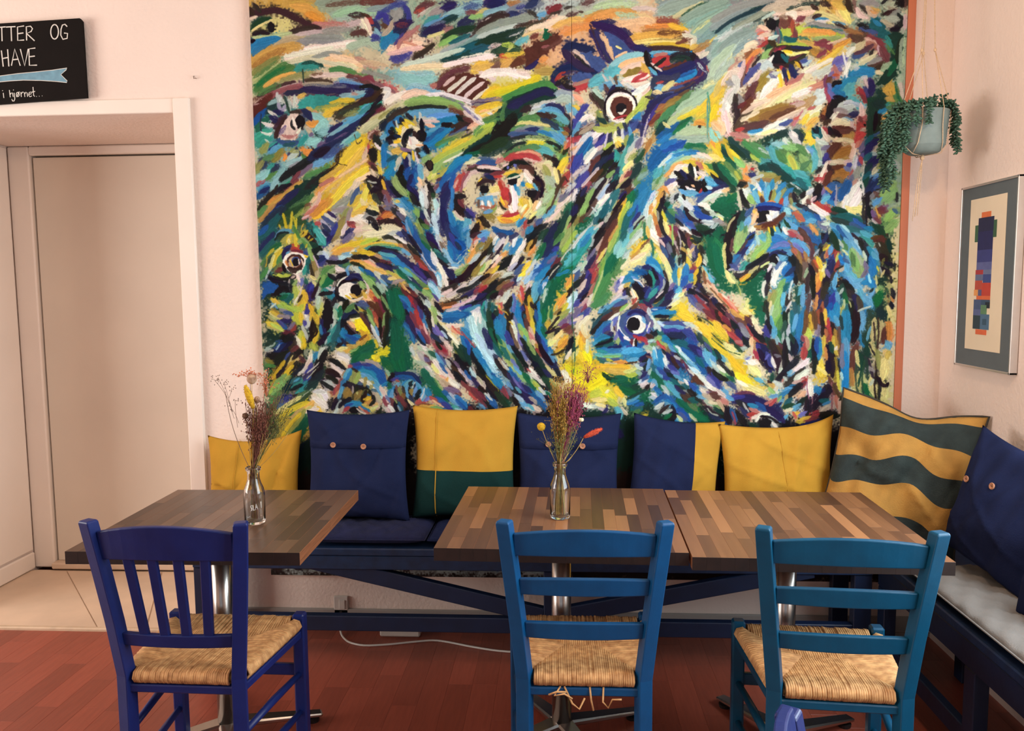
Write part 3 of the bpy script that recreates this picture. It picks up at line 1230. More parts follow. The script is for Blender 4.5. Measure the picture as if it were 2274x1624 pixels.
K4 55 98 58 110 64 120
U7 66 108 68 98 72 92
U8 72 122 76 110 78 95
N6 68 118 76 128 84 140
N5 74 104 70 116
C5 80 102 82 112
L4 84 90 86 105
Pk5 86 110 86 120
N6 40 112 46 124 56 135
K4 44 120 56 134 68 144
L7 50 138 60 142 70 148
C6 62 138 74 150
Y4 52 140 56 142
Gl6 70 130 78 140
K6 74 130 82 144
Gl7 92 82 96 78 100 88
.K 100 89 6 8
.B 100 88 4 6
Lm5 100 108 108 104
Yp4 103 106 108 102
K3 94 112 100 116
K5 98 118 102 126 98 132
B4 100 128 98 142 100 155
K4 102 122 104 130
Gw9 88 125 92 135 96 150
Wb6 88 130 90 145
W4 94 120 96 130
Pe4 84 108 88 116
M~4 108 122 116 116
Br4 112 110 118 108
L6 110 128 118 120 124 108 140 88
U8 116 122 124 105 140 92 148 84
C7 125 100 140 85 160 75
N7 118 140 122 122 130 112
N8 118 160 120 140 128 125
U5 130 120 134 105
C4 132 150 133 125
Wb6 106 138 110 150 108 162
W2 114 140 112 155
Gd4 104 130 106 134
Cr5 136 120 140 112
R~6 140 125 145 112 150 100
Pk6 145 125 152 110 160 100
M3 145 128 148 112 158 96
K7 138 135 142 145 150 156
M5 142 140 148 148
K4 140 132 150 134
Yp3 148 125 152 122
B4 155 96 165 92 180 95
Pk5 160 100 175 96
M~3 155 92 175 88 195 90
Sb5 168 86 180 84 195 88
Cr5 155 86 170 82
@1060,230
#Gd 0 60 40 0 75 0 60 30 30 70 0 80
#Gm 60 25 100 10 130 25 120 70 60 75 35 80
K10 20 55 40 35 55 15
Gd10 5 70 25 60 45 50
Lm7 0 50 10 42 20 34
Gm~6 8 24 20 20 36 12
Yp3 5 16 25 8 35 4
Pe4 5 12 15 10
Gm5 40 0 36 20
N8 50 5 62 0
B7 65 10 75 5
N5 100 3 115 6 125 12
L7 95 8 110 9 122 15
Tl7 105 14 120 20 130 28
K3 125 14 132 20 136 26
Y4 138 3 146 6
L5 134 6 142 12
Pe3 134 14 140 20
Gw4 78 14 90 8
Gm~6 60 24 75 20 95 18
B5 90 15 110 18
N4 92 24 105 30 118 38
Yp5 58 32 70 28 90 30 105 33
Gm4 50 38 65 32
Gl6 95 36 112 42
L9 105 42 118 50 122 58
C5 90 40 105 46
S5 55 38 70 36 95 36
N4 68 40 85 37
Pu4 48 46 60 40 75 42
Sb5 50 44 80 44
N3 52 50 70 46 95 50
K3 45 52 65 48 90 48 105 52
W~3 50 56 70 52 100 52
Gl~5 70 48 100 50 115 60
K3 100 55 115 60 120 66
Yb5 71 60 82 56 98 58
Gl5 98 60 108 66
Tl8 80 64 95 66 108 72
Gm6 60 68 75 62 90 64
K3 40 72 55 60 70 56
Gm~5 40 75 55 68
B~4 95 74 105 80 112 85
Pe5 55 72 75 70 92 75
R7 40 80 55 77 75 76 90 82
R5 60 73 78 75 90 84
Pk~4 70 80 90 85
K4 108 78 115 85 112 92
K6 110 90 118 85
Gl6 116 74 126 78
Gm4 120 80 128 72
Lm4 122 70 128 64
Y9 118 95 124 85 130 78
Y7 118 100 124 92
B3 117 98 119 108
K5 124 72 130 65
Or4 126 65 130 58
K4 136 26 134 40 136 47
K5 132 48 140 46 150 42
Br4 126 35 132 40
Ol4 124 42 130 44
R5 132 50 146 48
Pk5 134 55 140 65
R4 130 62 136 52
R3 132 92 138 75
Or3 136 66 146 62
R6 124 118 130 105 136 98
Ro3 136 94 140 98
B2 128 108 130 112
Pk1 136 20 136 115
B4 112 130 120 115 126 105
Cr9 85 88 95 90 110 95
O6 96 90 102 100 104 108
Cr4 96 86 104 84 108 90
S8 100 105 108 115 104 130
Yp5 112 95 116 112
Gl7 105 120 108 140 100 150
S8 98 140 108 128
B2 112 115 116 125 110 140 104 155
Gl~4 94 150 100 160
#Cr 5 110 30 95 65 100 80 115 85 140 70 165 0 165
Sb6 0 86 15 84 28 87
Pk4 0 92 18 92 34 96
K3 0 96 20 98 35 98
Ro4 28 85 36 80
K4 38 95 50 86 65 85 78 95 84 105
Br4 60 92 74 92 82 102
.V 44 92 2.4 2.4
.V 54 89 2.4 2.4
Pk3 38 90 44 87
Y3 40 102 52 98
Oc4 45 104 60 98
M5 22 102 34 100
R3 24 106 34 105
N5 14 105 22 108
Y2 2 112 6 108
B4 0 118 10 112 25 113
.K 10 124 7 6
Yp9 20 126 28 122
Cr5 15 134 28 130
L4 0 137 12 136 22 134
L3 20 136 23 144
L3 10 136 12 148
L4 0 146 4 144
W4 7 142 8 150
W4 16 142 18 150
Br3 2 138 2 148
Rs~4 5 148 20 150 26 146
.K 50 110 7 8
Gd5 44 106 55 104 62 106
W3 46 108 60 104
Cr6 58 118 64 106
W5 68 100 75 108 78 114
Pk5 70 98 78 108
C4 54 118 58 126
L4 58 122 60 130
C4 64 114 67 118
R5 32 114 36 125
R7 38 125 44 135
.R 40 130 7 9
Or6 36 140 42 148
Y3 34 136 38 145
M3 46 128 48 140 44 148
B2 32 142 36 150 42 153
W9 50 120 54 135 54 155
W6 46 150 52 162
Y7 64 140 70 150
Oc8 68 140 74 148
Y5 72 116 78 120
L3 82 116 86 124
.K 80 130 9 6
K3 78 136 80 142
K4 84 106 92 115 93 128 90 136
B5 82 112 90 118
B4 88 128 84 138
Yp5 76 140 78 155
W~4 86 150 90 142
Pe4 80 152 84 142
O~5 15 160 25 152
@1320,230
#S 100 35 130 -5 165 -5 185 50 150 60 110 50
#C 70 95 95 45 120 40 130 60 100 90 70 140 50 165 40 165
#Y 145 -5 195 -5 195 110 175 80 160 60 150 40
#Cr 0 40 60 30 90 20 70 80 30 130 0 165
oW 6 38 7 19 18
.Br 39 6 16 17
.K 38 7 8 8
W4 34 13 40 14 45 8
R3 30 22 44 18
Pk3 32 24 40 22
K3 18 -2 14 12 20 26
Yb3 6 12 10 12
O4 5 12 8 24
B4 6 22 14 28
Lm8 10 35 25 38 38 32 48 22
O5 10 30 22 33
Lm6 45 25 55 15 70 0
C6 58 20 65 14
N6 54 28 65 32
Sb7 50 40 60 28
W5 2 48 10 42 16 38
Pk5 0 56 10 48
N4 12 44 5 60
W3 20 40 18 52 14 58
N5 24 44 22 56
W4 30 42 28 55
N4 34 36 36 45
W4 40 38 41 50
Sb6 44 38 46 46
N4 42 28 45 38
L4 50 36 52 46
Yp6 30 52 40 54
Y4 34 55 38 62
Lm4 46 48 44 60
Oc3 56 42 62 38
Lm4 14 64 22 62 25 56
Pk4 4 66 10 62
N4 18 58 22 54
K4 36 68 42 62
Td6 48 62 54 48
.T 31 76 5 9
Td7 40 85 48 70
T8 36 98 42 80 50 62
K7 6 92 14 78 20 68
N6 10 85 20 72
Pu~4 0 78 10 70
N7 18 90 25 75
B5 2 100 8 90
K6 22 100 30 88
Br4 0 90 6 85
Gw6 20 115 28 98
K6 10 120 20 105 32 92
B4 2 115 12 100
Gw7 2 135 12 118 20 108
K8 20 125 30 110
N5 28 108 34 95
Cr4 12 125 18 112
Gw8 5 150 15 135 25 120
Td6 25 120 32 105
Yp4 34 120 46 108
Pe4 38 112 46 100
Cr10 45 85 52 72 60 60
Gw6 48 70 60 55 66 50
O~6 50 80 60 72
Yp5 42 95 52 85
N6 68 45 72 32 82 12
In7 72 30 80 18 92 2
N5 70 28 80 10 90 -4
W~3 68 60 72 40 80 15
Bt5 80 32 88 20 98 10
Br4 80 28 92 18
*Tb 76 60 85 38 92 34 90 46 84 58 78 70 72 72
Bt5 72 72 80 55
Pu5 60 62 66 52
S4 64 75 68 66
Gd6 62 82 70 70
Gm9 92 35 102 18 115 5
Gd8 90 42 100 30
Ol5 88 12 102 4 115 -2
Bt6 92 8 100 2
G5 100 42 118 34 140 20
G4 112 42 130 30
U7 90 50 105 42 120 28
C6 95 55 108 45
S8 105 30 120 20 140 5
S10 120 45 145 38 165 40
S8 110 50 140 52 170 50
Yp4 100 28 108 34
Y6 120 22 138 15 155 5
Oc6 145 30 152 25
Or5 148 28 158 30
.B 151 33 2.5 3
Y10 170 60 178 70 182 80
Or7 170 56 180 66
Pe6 170 30 180 42
Pk6 185 20 195 30
A8 168 42 178 46
Sg1.8 163 -4 163 40 165 56
T~2 163 0 163 40
U12 80 92 95 72 110 62
U9 100 68 120 60 130 56
C6 95 65 108 58 118 52
U4 110 62 128 55
G~6 130 62 145 60 160 64
Gm~7 145 66 160 68
Gl~4 125 70 135 68
U4 140 70 150 70
W~2 100 82 112 72 126 76
L9 105 85 118 76 135 72
C5 115 75 140 70 150 72
W4 95 90 108 78
W4 110 85 125 76
Tl6 100 100 115 84 130 76
S5 115 88 135 78
Gw~4 140 75 160 76 170 80
Pk4 150 72 165 78
Or5 110 92 125 86 145 82
Or4 102 106 112 95 125 88
Y6 130 84 148 86
Oc5 150 85 158 90
Y6 155 88 165 95 175 105
Ro5 148 86 155 92
Y3 150 108 155 102
Gm7 165 90 180 100 195 110
Gd5 175 95 192 112
Gm5 185 62 195 75
Gd4 185 65 192 80
Yp5 170 75 185 80
W9 115 100 122 92 140 90
K6 118 100 128 106
K7 120 112 130 115 140 112
Sb6 104 115 114 108
N5 126 98 132 106
Yp7 130 94 136 98
K6 138 90 142 102
K3 148 92 150 102
W4 144 94 146 104
Pk6 150 100 160 108
W5 110 105 118 104
*K 122 122 130 112 140 110 152 112 156 120 152 128 138 126
K4 135 105 142 112
Pk3 132 120 136 122
Pe3 140 118 144 120
W3 134 122 144 124
R~3 152 128 158 118
Pk3 158 115 160 108
K5 160 108 158 120 162 130
L9 162 108 172 115
C5 165 110 178 118
K5 168 100 178 108 188 118
N5 175 112 190 118
Gw5 162 120 168 122
N5 160 130 175 124 188 118
L6 130 130 140 128 150 130
L5 124 125 132 130
U4 150 132 165 128
K3 128 132 130 138
Sb6 150 140 160 132
W5 165 135 185 125
Gw6 155 140 175 132
Pe5 186 126 195 122
*G 165 148 175 140 195 130 195 165 172 165
W5 150 146 162 148 168 155
K4 150 150 162 156 182 160
U6 145 150 158 158
K4 132 152 138 160
Gw7 120 135 132 145
W6 108 120 118 115
Pk5 105 125 112 118
W7 108 140 120 130
K4 116 138 120 132
Gw8 130 142 140 150
U6 125 155 132 162
Gd9 102 155 106 145
T5 104 162 110 150
Td6 110 160 120 165
Or5 92 140 98 125
Y5 85 155 92 145
Or4 100 120 104 126
K4 98 132 100 128
K5 94 158 97 142 100 132
Yp4 97 162 100 150
Oc5 94 135 98 130
L6 72 150 80 135
Gw8 78 140 85 130
W5 82 155 88 142
Wb8 74 162 80 145
S7 85 120 95 108
Gm~5 90 115 100 100
O~5 80 125 88 118
Tl6 88 105 96 95
C13 58 160 68 140 80 122
U8 55 165 60 150
G8 48 145 55 130
Lm6 40 160 48 145
Y5 34 155 44 140
Br6 45 128 55 118
Pk4 55 120 60 112
Gm7 60 115 72 98
Sg7 65 108 75 100
Gd7 55 105 65 90
M5 45 105 52 98
K6 40 120 50 112
N6 38 140 44 130
Oc4 32 145 36 140
K4 25 160 35 145 45 130
B4 30 160 38 150
Yp4 26 150 30 142
Td8 15 160 25 140 35 125
W3 12 145 20 135
Gw4 4 160 15 150
W3 0 165 10 152
@1580,230
#Gd 50 60 100 40 120 60 150 110 140 125 100 115 70 90 40 75
#G -5 145 25 130 40 130 42 160 -5 165
#Y -5 -5 15 -5 18 30 20 70 -5 85
#Pk 15 -5 32 -5 32 40 20 50 15 30
Y8 5 5 0 20
Or6 0 40 10 60 12 75
Pe7 10 25 18 35 15 45
A7 0 40 6 52
Y8 8 60 14 75
W7 22 0 24 10
Pk6 20 15 25 40
B6 34 0 38 20 34 38
B7 32 40 40 28 50 15 60 5
Br6 40 5 48 0
Cr6 45 15 60 5 75 -2
Ol9 55 22 80 12 110 2
Bt9 70 20 95 12 120 5
Cr6 42 25 55 18 68 12
Br7 85 22 100 16 120 8
Br8 40 36 60 34 80 26
R4 36 38 45 36
Ro5 30 44 50 48
R~3 38 52 45 54
Pk4 95 24 115 15 135 6
W4 75 40 90 32 110 22
Wb4 55 42 70 38
C4 56 40 70 38
Sb5 100 30 112 26
W4 65 44 82 42 92 39
Yp4 75 43 92 39
W5 95 36 105 36
Ro4 116 30 122 25
Ro3 118 32 125 20 132 10
R3 120 22 128 18
Pk5 128 20 135 10
W6 140 15 155 5
Y8 132 28 138 18
Yp7 140 24 152 15
Or4 160 18 168 6
R3 168 0 172 4
Oc5 140 30 150 22
Y4 138 38 142 32
Gy6 120 40 128 32
Gd8 118 42 128 45
Gd7 95 45 110 42
Gw9 112 42 120 50 128 58
W5 116 40 122 46
W6 104 52 110 62
Gd6 128 44 130 52
Y9 138 42 142 52 144 60
Y5 148 52 145 58
.Td 152 42 9 9
Tl5 148 46 154 48
K3 146 36 150 42
K3 152 34 153 42
Pk5 160 38 166 50
R4 162 35 168 40
K5 170 35 172 42
Br6 160 18 168 25
B7 165 28 172 20
W5 172 20 180 14
K8 170 12 178 0
Gw6 182 8 188 0
Br6 178 14 186 18
Cr9 178 32 186 26 194 28
W3 170 30 174 34
Br5 178 36 195 38
Bt7 188 46 195 42
K4 175 42 186 46
Cr6 180 52 195 55
Br7 172 78 178 68 186 60
Bt9 180 75 188 70 196 68
Bt8 178 78 195 80
S6 172 88 182 84 192 82
Br5 170 95 180 92 190 90
Bt11 175 105 185 100 196 100
Bt9 172 112 185 115
Br6 165 118 170 105 172 96
Pk5 152 50 158 58
Gw7 155 55 165 58
Pu6 160 65 168 62
In6 166 82 168 76
N5 162 85 168 78
S6 152 60 156 75
T6 146 64 150 75
L6 138 65 146 70 150 80
W5 135 66 140 70
Gw7 152 85 160 90
K~5 152 98 160 92
Gd7 25 50 40 65 55 78
Gm6 45 55 60 68 75 82
Gd5 30 62 45 75
Y5 28 68 38 78
Lm4 58 75 70 82
Gm8 60 60 80 75
Gw~4 70 65 85 72
G6 15 65 25 80 35 92
Gd5 16 68 22 75
Gm7 20 85 32 98 45 110
Gl5 22 100 35 112
Gd6 2 88 15 102 28 118
G6 10 88 25 105 36 118
Y4 0 98 8 105
Lm4 35 100 42 112
Y4 22 62 32 80
Gl6 35 80 45 90
Tl9 72 80 85 90 100 95
Tl9 85 62 95 85 112 98
T7 100 92 115 98 122 105
Gm9 95 70 105 82
Gl8 110 72 116 85 125 95
Lm8 112 75 118 88 122 98
Gl9 128 75 138 88 145 98
Gm8 130 95 140 85
Tl6 148 70 150 85 145 98
Gm7 125 62 135 72
A6 90 58 105 60
Gl6 105 62 120 65
T9 115 100 130 108 142 118
Tl8 122 98 135 105
Td8 125 110 135 122
Gd9 70 92 90 92 105 105 115 112
Gd6 85 90 100 100
Gd6 110 118 125 125 135 128
W~3 115 115 128 125
.R 58 94 2.5 3
Or7 48 105 52 110
Or4 48 98 50 92
Bt6 42 112 50 118
N5 56 102 62 104
O6 70 104 88 104
Bt5 65 108 85 110
Gw5 60 108 72 104
Ol5 90 112 98 106
Gd6 28 120 32 126
Oc5 28 130 32 134 38 128
G8 25 140 35 132
K6 40 118 48 115
Pk4 38 130 42 150
K5 42 125 46 138 50 146
W6 46 125 52 135
Gw6 50 128 54 125
W5 66 116 70 124
W4 77 114 77 120
C7 72 112 75 120
C6 58 120 64 130 66 142
Gl7 54 135 60 142
L5 62 128 68 140
Br4 72 135 74 142
Oc4 68 128 72 134
L5 78 125 80 138
C5 88 112 84 124
L5 82 122 80 140
Br4 86 128 84 138
O6 90 128 86 142
C6 104 118 96 132
L6 98 130 92 144
O7 105 125 98 138
C5 115 124 104 138
L5 108 136 106 145
Br4 113 132 114 142
R4 102 138 98 146
Or4 82 142 90 142
O5 114 138 118 145
W3 60 124 66 118
K4 118 132 122 145
U8 68 148 82 146 100 148
N4 66 150 85 150 105 154
.K 74 158 7 6
W7 85 158 94 160
K5 48 145 54 150
Oc4 60 155 65 160
Sb6 50 160 58 152
A6 105 152 112 158
Pe5 115 148 122 152
Rs4 120 158 128 162
Tl6 120 145 130 150
K4 122 146 135 150 150 160
C8 128 155 142 165
W8 140 145 150 150 165 158
W6 145 152 160 160
R5 148 140 158 148 168 154
W5 132 142 138 128
K5 130 135 134 128
K8 148 140 152 128 155 118
Br4 138 140 142 146
Gw5 138 130 146 125
Pk5 145 140 150 135
Pk5 156 115 162 100 170 82
R3 158 112 164 102
R5 150 110 156 108
U7 165 128 172 118 178 120
U7 185 140 190 125 195 115
C6 168 138 175 145
L5 160 142 168 135
Or3 166 122 172 130
Pk3 180 120 178 140 180 148
Cr5 185 145 182 150
N4 172 130 178 138
V5 160 130 164 122
W6 192 150 195 135
Gd9 172 162 190 158
R4 165 150 172 156
@1760,230
#Gw 85 110 105 100 100 150 90 165 72 160
#S 118 60 168 0 168 165 120 165 115 120
K9 50 20 55 8 60 -4
Gw9 68 8 85 4
Gy7 62 10 75 12
A6 90 0 102 4
N7 82 18 92 14
Br5 68 18 80 20
L7 74 22 82 25
W5 58 22 64 14
Cr11 58 30 70 26 85 30
Pk5 85 28 90 38
Br6 58 34 72 40 86 36
Br5 70 40 86 40
K6 60 40 66 46
K4 52 38 55 44
Bt9 72 48 82 48 88 44
Cr6 62 54 75 52 88 56
Pk5 86 58 90 62
Br9 54 76 58 66 68 58
Bt11 62 76 75 70 86 66
In6 46 80 50 74
Cr7 56 84 68 84 76 84
Br6 56 94 66 92 70 90
B5 52 90 58 100
Br7 48 115 52 105 56 98
Bt12 58 108 68 104 76 102
Bt8 60 112 70 112
K4 60 112 66 114
W4 50 84 44 96 38 115
R4 35 110 42 108
K7 34 128 38 118
Pk8 98 0 100 15 95 25
Ro6 96 25 104 20
R6 94 38 100 28 104 38
R8 92 56 96 48 104 44
Pk6 100 38 106 36
.K 103 31 2 2
M5 96 20 100 25
Pk5 88 60 84 75
Ro5 92 62 96 55
Pu6 98 68 104 58
Sb6 96 88 100 75
R5 98 78 100 85
R4 86 98 84 105
Gw5 92 80 90 95
In5 80 92 82 85
V5 76 92 82 96
Pk5 76 84 84 82
Gy8 90 110 94 95
Pu6 86 105 84 112
Ro4 88 116 92 110
U8 52 128 60 118 72 118
U9 70 135 76 125 82 112
Or4 48 122 56 130
Pk3 63 118 62 135 62 148
U6 56 136 60 128
L5 44 140 52 135
W9 80 140 90 122 100 112
W10 82 155 92 140 98 128
Yp7 88 155 100 150
W2 102 85 100 105
Gd11 112 0 115 15 114 35 110 50
Gd10 120 0 130 5
Gd8 122 20 120 45
K4 120 15 118 35
Oc9 130 25 138 18 145 10
C4 125 12 138 6
Gm6 138 5 150 2
O5 128 32 135 25
K3 126 18 126 30
Td6 105 60 112 50 118 45
Sb6 120 45 130 42
N8 105 72 112 62 122 52
Tn9 118 68 126 64 130 60
Gw5 115 72 125 74
N7 110 90 118 82 130 78
Td7 106 80 112 74
Gd8 106 100 112 90
O5 128 88 135 82
N6 112 100 120 92
Td8 104 112 110 102
L6 112 105 120 100 132 98
Cr7 116 100 122 92
S6 130 95 145 90
O6 124 92 134 88
L5 115 112 122 106
N9 108 130 115 120 126 108
Gd7 102 120 108 110
Gl8 128 112 140 104 148 98
K~4 120 125 130 118 145 115
Gw5 148 85 150 95
W3 100 115 102 130
K7 102 142 108 134 112 128
Sb6 120 122 128 118
Gl9 130 130 142 122
Gl12 132 142 142 132 148 125
Gy5 114 135 122 128
Br~4 118 128 124 134
L6 118 145 126 138
Pu~4 125 152 135 146
K1.8 103 142 103 165
K1.8 107 138 107 165
K2 110 140 112 155
B4 108 155 113 162
M6 124 156 132 152
Y2 120 154 126 162
Gl8 138 160 150 155
K3 150 130 150 140
K3 145 100 148 92
@1060,230
#Sb 138 30 195 20 195 110 165 165 135 165 140 90
In6 140 36 150 12 160 2
W6 146 28 160 18 170 22
L5 138 45 146 30
B4 140 46 155 38 168 30
Tn5 150 42 165 32
N5 158 52 168 40 174 30
W7 146 60 158 48 166 42
W8 165 52 172 44 182 40
Lm8 172 36 195 36
Gd4 175 22 184 28
U9 145 80 155 65 164 50
C2 148 78 162 58
Pk4 140 72 150 58
In6 170 62 180 54 185 46
Lm5 184 65 192 58
W3 187 44 184 60
Pk5 172 66 180 62
W5 158 84 170 68
Gw5 155 78 166 66
K6 178 80 188 70 196 60
In10 138 95 148 78
Br5 158 100 168 86 176 76
W5 150 100 160 88
N6 166 100 178 86 188 76
K7 176 104 186 90 196 82
Pk4 140 104 150 96
In9 145 118 156 102
W4 150 120 165 104 175 92
Br5 165 112 178 98
Gl5 188 106 196 98
Gw6 170 120 180 110
R4 155 128 162 116
K8 145 152 152 130
W4 135 142 142 126
N5 150 132 156 122
Gl8 155 150 165 128
K4 162 146 172 128 186 108
Wb6 176 136 188 120
K7 188 126 196 114
W5 170 150 182 138 190 130
Td7 180 156 192 140
Gw5 160 160 172 148
Br4 158 160 170 142
W3 187 160 192 142
G7 128 160 134 146
Pk4 115 150 128 138 138 122
N5 128 132 138 122
Gw4 130 128 140 118
Pu4 120 140 130 130
@1760,690
#Yp 85 95 140 100 140 140 80 140
K2 121 96 120 126
K2 126 104 125 126
K4 122 98 128 106 134 110 138 104
G6 104 108 108 122
Gd3 93 70 94 112
Gd3 101 76 102 112
@540,460
#Td 22 0 60 0 100 20 110 60 60 100 24 110
#Gd 26 110 60 95 70 120 70 165 28 165
#Cr 150 10 195 5 195 55 160 60 140 80
#Gd 90 30 105 40 118 65 105 85 95 60
Gm6 22 10 30 0
Oc5 24 22 34 8 46 -4
N11 28 30 45 12 60 0
Td12 25 45 40 28 52 12
U6 25 38 34 28
N5 26 60 40 42
Td8 26 70 38 55 48 45
Gd9 60 10 75 5 85 -2
Gd9 52 25 70 18 90 22
O~5 75 15 85 5
Ro5 86 18 95 8 110 -2
Pk3 86 16 94 12
Y10 102 16 112 8 118 -2
Or8 104 10 118 -4
R4 104 24 110 25
W6 112 18 120 28 126 32
N4 114 24 122 32 126 36
W5 118 10 130 18 134 20
Sb5 114 14 126 22 132 28
N4 124 8 132 14
Gy6 130 5 140 4 152 0
W4 105 30 115 40 120 46
N5 116 36 124 42
O6 142 18 148 8 152 2
Ol8 128 48 138 30 146 14
O6 132 40 144 22
Sb5 118 56 126 44 135 28
N6 122 48 128 40
In5 128 38 134 26
Gy5 144 40 150 20 154 4
Y7 158 14 168 6 178 0
Oc5 160 10 175 4
W9 158 18 172 14 178 22
Cr9 155 35 175 30 185 35
R4 152 22 160 28
M4 150 24 158 22
In6 150 36 158 32
N4 146 44 152 34
Pu5 145 50 155 40
W4 144 38 148 26
*T 100 24 104 26 112 36 120 46 119 58 112 54 104 40 99 32
Tl6 104 32 112 44 118 54
K7 88 38 96 46 106 56
Y5 86 42 92 35
Y3 94 45 96 42
Y3 95 50 100 46
Y2 98 55 102 52
Y2 84 34 87 25
Gd6 98 52 108 60
Y4 58 12 62 30
Y4 70 10 68 30
Y3 77 18 76 30
Y3 73 16 75 28
Y3 52 26 54 30
L3 46 44 54 34 70 33
Tl4 52 36 62 35 70 36
K3 46 48 52 38 66 37
Gd8 52 45 62 42
Gm5 74 30 80 42
O9 55 52 65 44 75 48
Y7 64 50 68 42
Yp4 66 52 66 46
Y5 76 58 75 42
Gl6 80 50 88 48 96 60
Gm4 86 48 94 56
Ol6 98 65 102 80 104 98
Gl5 95 62 100 75
Y3 90 58 92 54
G6 40 62 52 54
Y5 34 75 40 65 44 60
Gm7 30 85 38 75 50 65
Gd4 36 80 44 70
Gm6 28 100 34 90
Y2 32 85 34 75
Y9 44 80 48 70 56 60
Yp4 40 88 44 72
O7 50 78 54 85 46 92
Gm5 55 70 50 80
Yp3 45 66 52 60 58 56
N6 58 75 60 66 66 60
L5 62 72 64 66
R6 72 60 80 62
M4 72 63 84 65
Td4 84 58 86 55
Sb4 88 65 92 68
Or5 66 69 76 67 84 70
Y4 86 70 92 72
.W 74 79 17 15
.B 75 79 13 12
.Br 74 78 11 10
.Tn 73 79 8.5 8
.Sb 76 78 6.5 7
.K 76 79 5 6
Y2 68 78 71 84
W2 80 76 81 82
Pk3 84 76 87 86
W5 90 74 92 78
Or3 62 78 64 84
B6 64 88 75 92 84 88
W4 84 92 78 95
Td6 94 76 94 92
T5 88 94 90 86
Pk4 84 100 94 108
W4 95 98 96 88
Br5 50 92 56 88
M3 48 92 58 90
*Lm 42 98 50 95 60 97 68 97 64 102 52 102
K4 44 100 54 104 66 103 76 99
K4 58 84 60 92
W~3 32 104 36 95 40 88
W~2 34 105 48 107 62 107
K4 38 102 46 106 60 110
W4 78 100 82 108
Pk4 70 102 74 100
G4 90 104 92 110
V4 86 104 84 112
W3 67 106 67 118
Gd5 70 106 72 112
Lm6 74 115 76 130
Gl4 72 112 76 108
B4 96 85 100 100
Yp4 98 100 104 104
Tn5 106 98 108 92
K5 104 66 108 78
W3 102 72 108 85
In9 112 85 114 78 120 74
N5 110 78 118 72
Wb6 116 66 122 74
Gw4 108 68 114 66
K5 102 64 110 60
N10 97 115 98 130
In7 96 120 100 112
K3 104 120 112 104
Gw5 106 130 108 118
K4 100 130 106 118
Yp4 100 108 104 112
*U 28 112 40 108 52 112 46 120 34 128 28 135
K8 55 110 64 115 66 122
K7 45 125 58 118 66 124
T5 58 130 66 126
Td6 62 138 70 128
G5 55 132 62 128
Y7 84 130 88 122
Y8 80 150 84 138 90 128
Y6 90 125 92 135
Lm8 74 162 80 150 86 142
Lm6 70 145 80 148
W3 76 135 82 125 84 115
W3 74 140 78 132
B3 80 136 84 128
In4 90 150 92 142
N4 94 135 98 145 100 155
Y7 95 140 100 150 106 162
W5 90 155 92 162
Y5 42 132 50 138 56 142
O5 55 138 62 144
Gl5 52 142 60 145
Lm6 58 140 72 148
L3 42 140 48 145
Yp6 38 152 46 156 52 160
Y4 40 150 52 158 60 162
Gy4 55 148 68 155
Sb4 60 152 70 155
W3 40 145 46 140
*K 118 135 124 133 128 142 132 165 112 165 115 150
Lm5 108 155 110 142
S5 108 145 110 132
Gw4 108 138 110 128
Y~3 112 160 112 148
Gd5 104 150 104 160
Gm9 115 105 118 95 128 88
Gl6 122 95 130 90
G8 115 115 122 108 132 100
T7 120 125 125 118
C6 128 128 134 130
U5 128 122 134 118
T6 118 120 126 130
Td7 138 80 150 82
Gl6 116 100 112 110
Wb6 134 80 146 72 158 68
Pu6 122 80 130 75 140 80
K4 120 78 132 80 150 78
L7 145 66 160 64
Gm4 145 84 152 82
L3 152 86 148 96
W6 136 90 145 92
W4 138 94 146 96
W5 130 98 136 100
K5 124 98 132 104
K5 134 102 142 98 152 94
N6 152 100 160 104
L3 150 92 152 98
Y6 135 62 150 56 165 52 178 48
Oc6 130 68 145 62 160 60
W5 160 62 155 66
Tl5 175 58 190 56
K5 182 62 195 62
Y5 160 66 180 66
K7 160 72 178 74
Or5 155 78 172 80 185 88
K4 155 80 170 84 178 88
Oc7 172 80 190 92
Pe5 180 70 195 70
Cr6 185 78 195 86
M4 180 74 195 78
W4 172 75 185 78
U6 175 92 190 100
Gl8 172 100 182 106 188 118
Lm5 168 90 172 98
Sb5 185 95 195 108
Cr5 185 88 195 98
Gw6 160 88 168 94
oK 5 157 117 20 15
oW 2.5 157 117 22 17
.W 152 120 15 12
.K 162 120 8 9
K6 142 108 155 104 168 104
N6 148 104 162 100 172 106
Gl4 170 108 178 116
Pk4 178 112 180 122
Cr4 150 130 160 135 172 130
Ol3 164 130 174 122
Oc5 155 126 162 130
Y3 148 128 154 132
K5 135 115 136 128 142 134
W4 120 116 128 120 134 116
K4 112 126 126 124
K4 140 130 150 135
Gw8 128 140 138 145 140 160
Pk4 138 144 142 138
K6 150 136 145 146
K4 132 132 128 142
G4 138 155 140 145
T6 135 150 138 162
Gm6 150 150 160 142
Sb5 165 140 178 142
Gl5 160 145 175 150 180 158
K3 162 142 165 148
N5 148 158 158 152 165 155
K4 145 162 155 155
Yp5 160 160 168 158
Gl6 185 132 190 142
Or5 180 120 190 128
Pe5 178 130 188 138
Rs6 185 125 195 140
Br6 190 145 195 155
R3 188 152 192 162
B3 165 138 175 148
@800,460
#C 68 0 78 20 90 60 112 95 110 30 90 0
#C 125 0 150 20 158 30 150 70 138 85 128 70 122 30
#Gd 30 95 60 100 90 130 80 165 45 165 38 120
#C 118 155 170 140 160 165 118 165
Y6 0 2 8 0
W10 5 15 15 12 20 25
Cr10 5 40 25 38 45 35
Cr8 5 30 20 28
K6 10 4 16 8 26 10
K6 10 16 18 18 24 28
K5 18 25 24 32
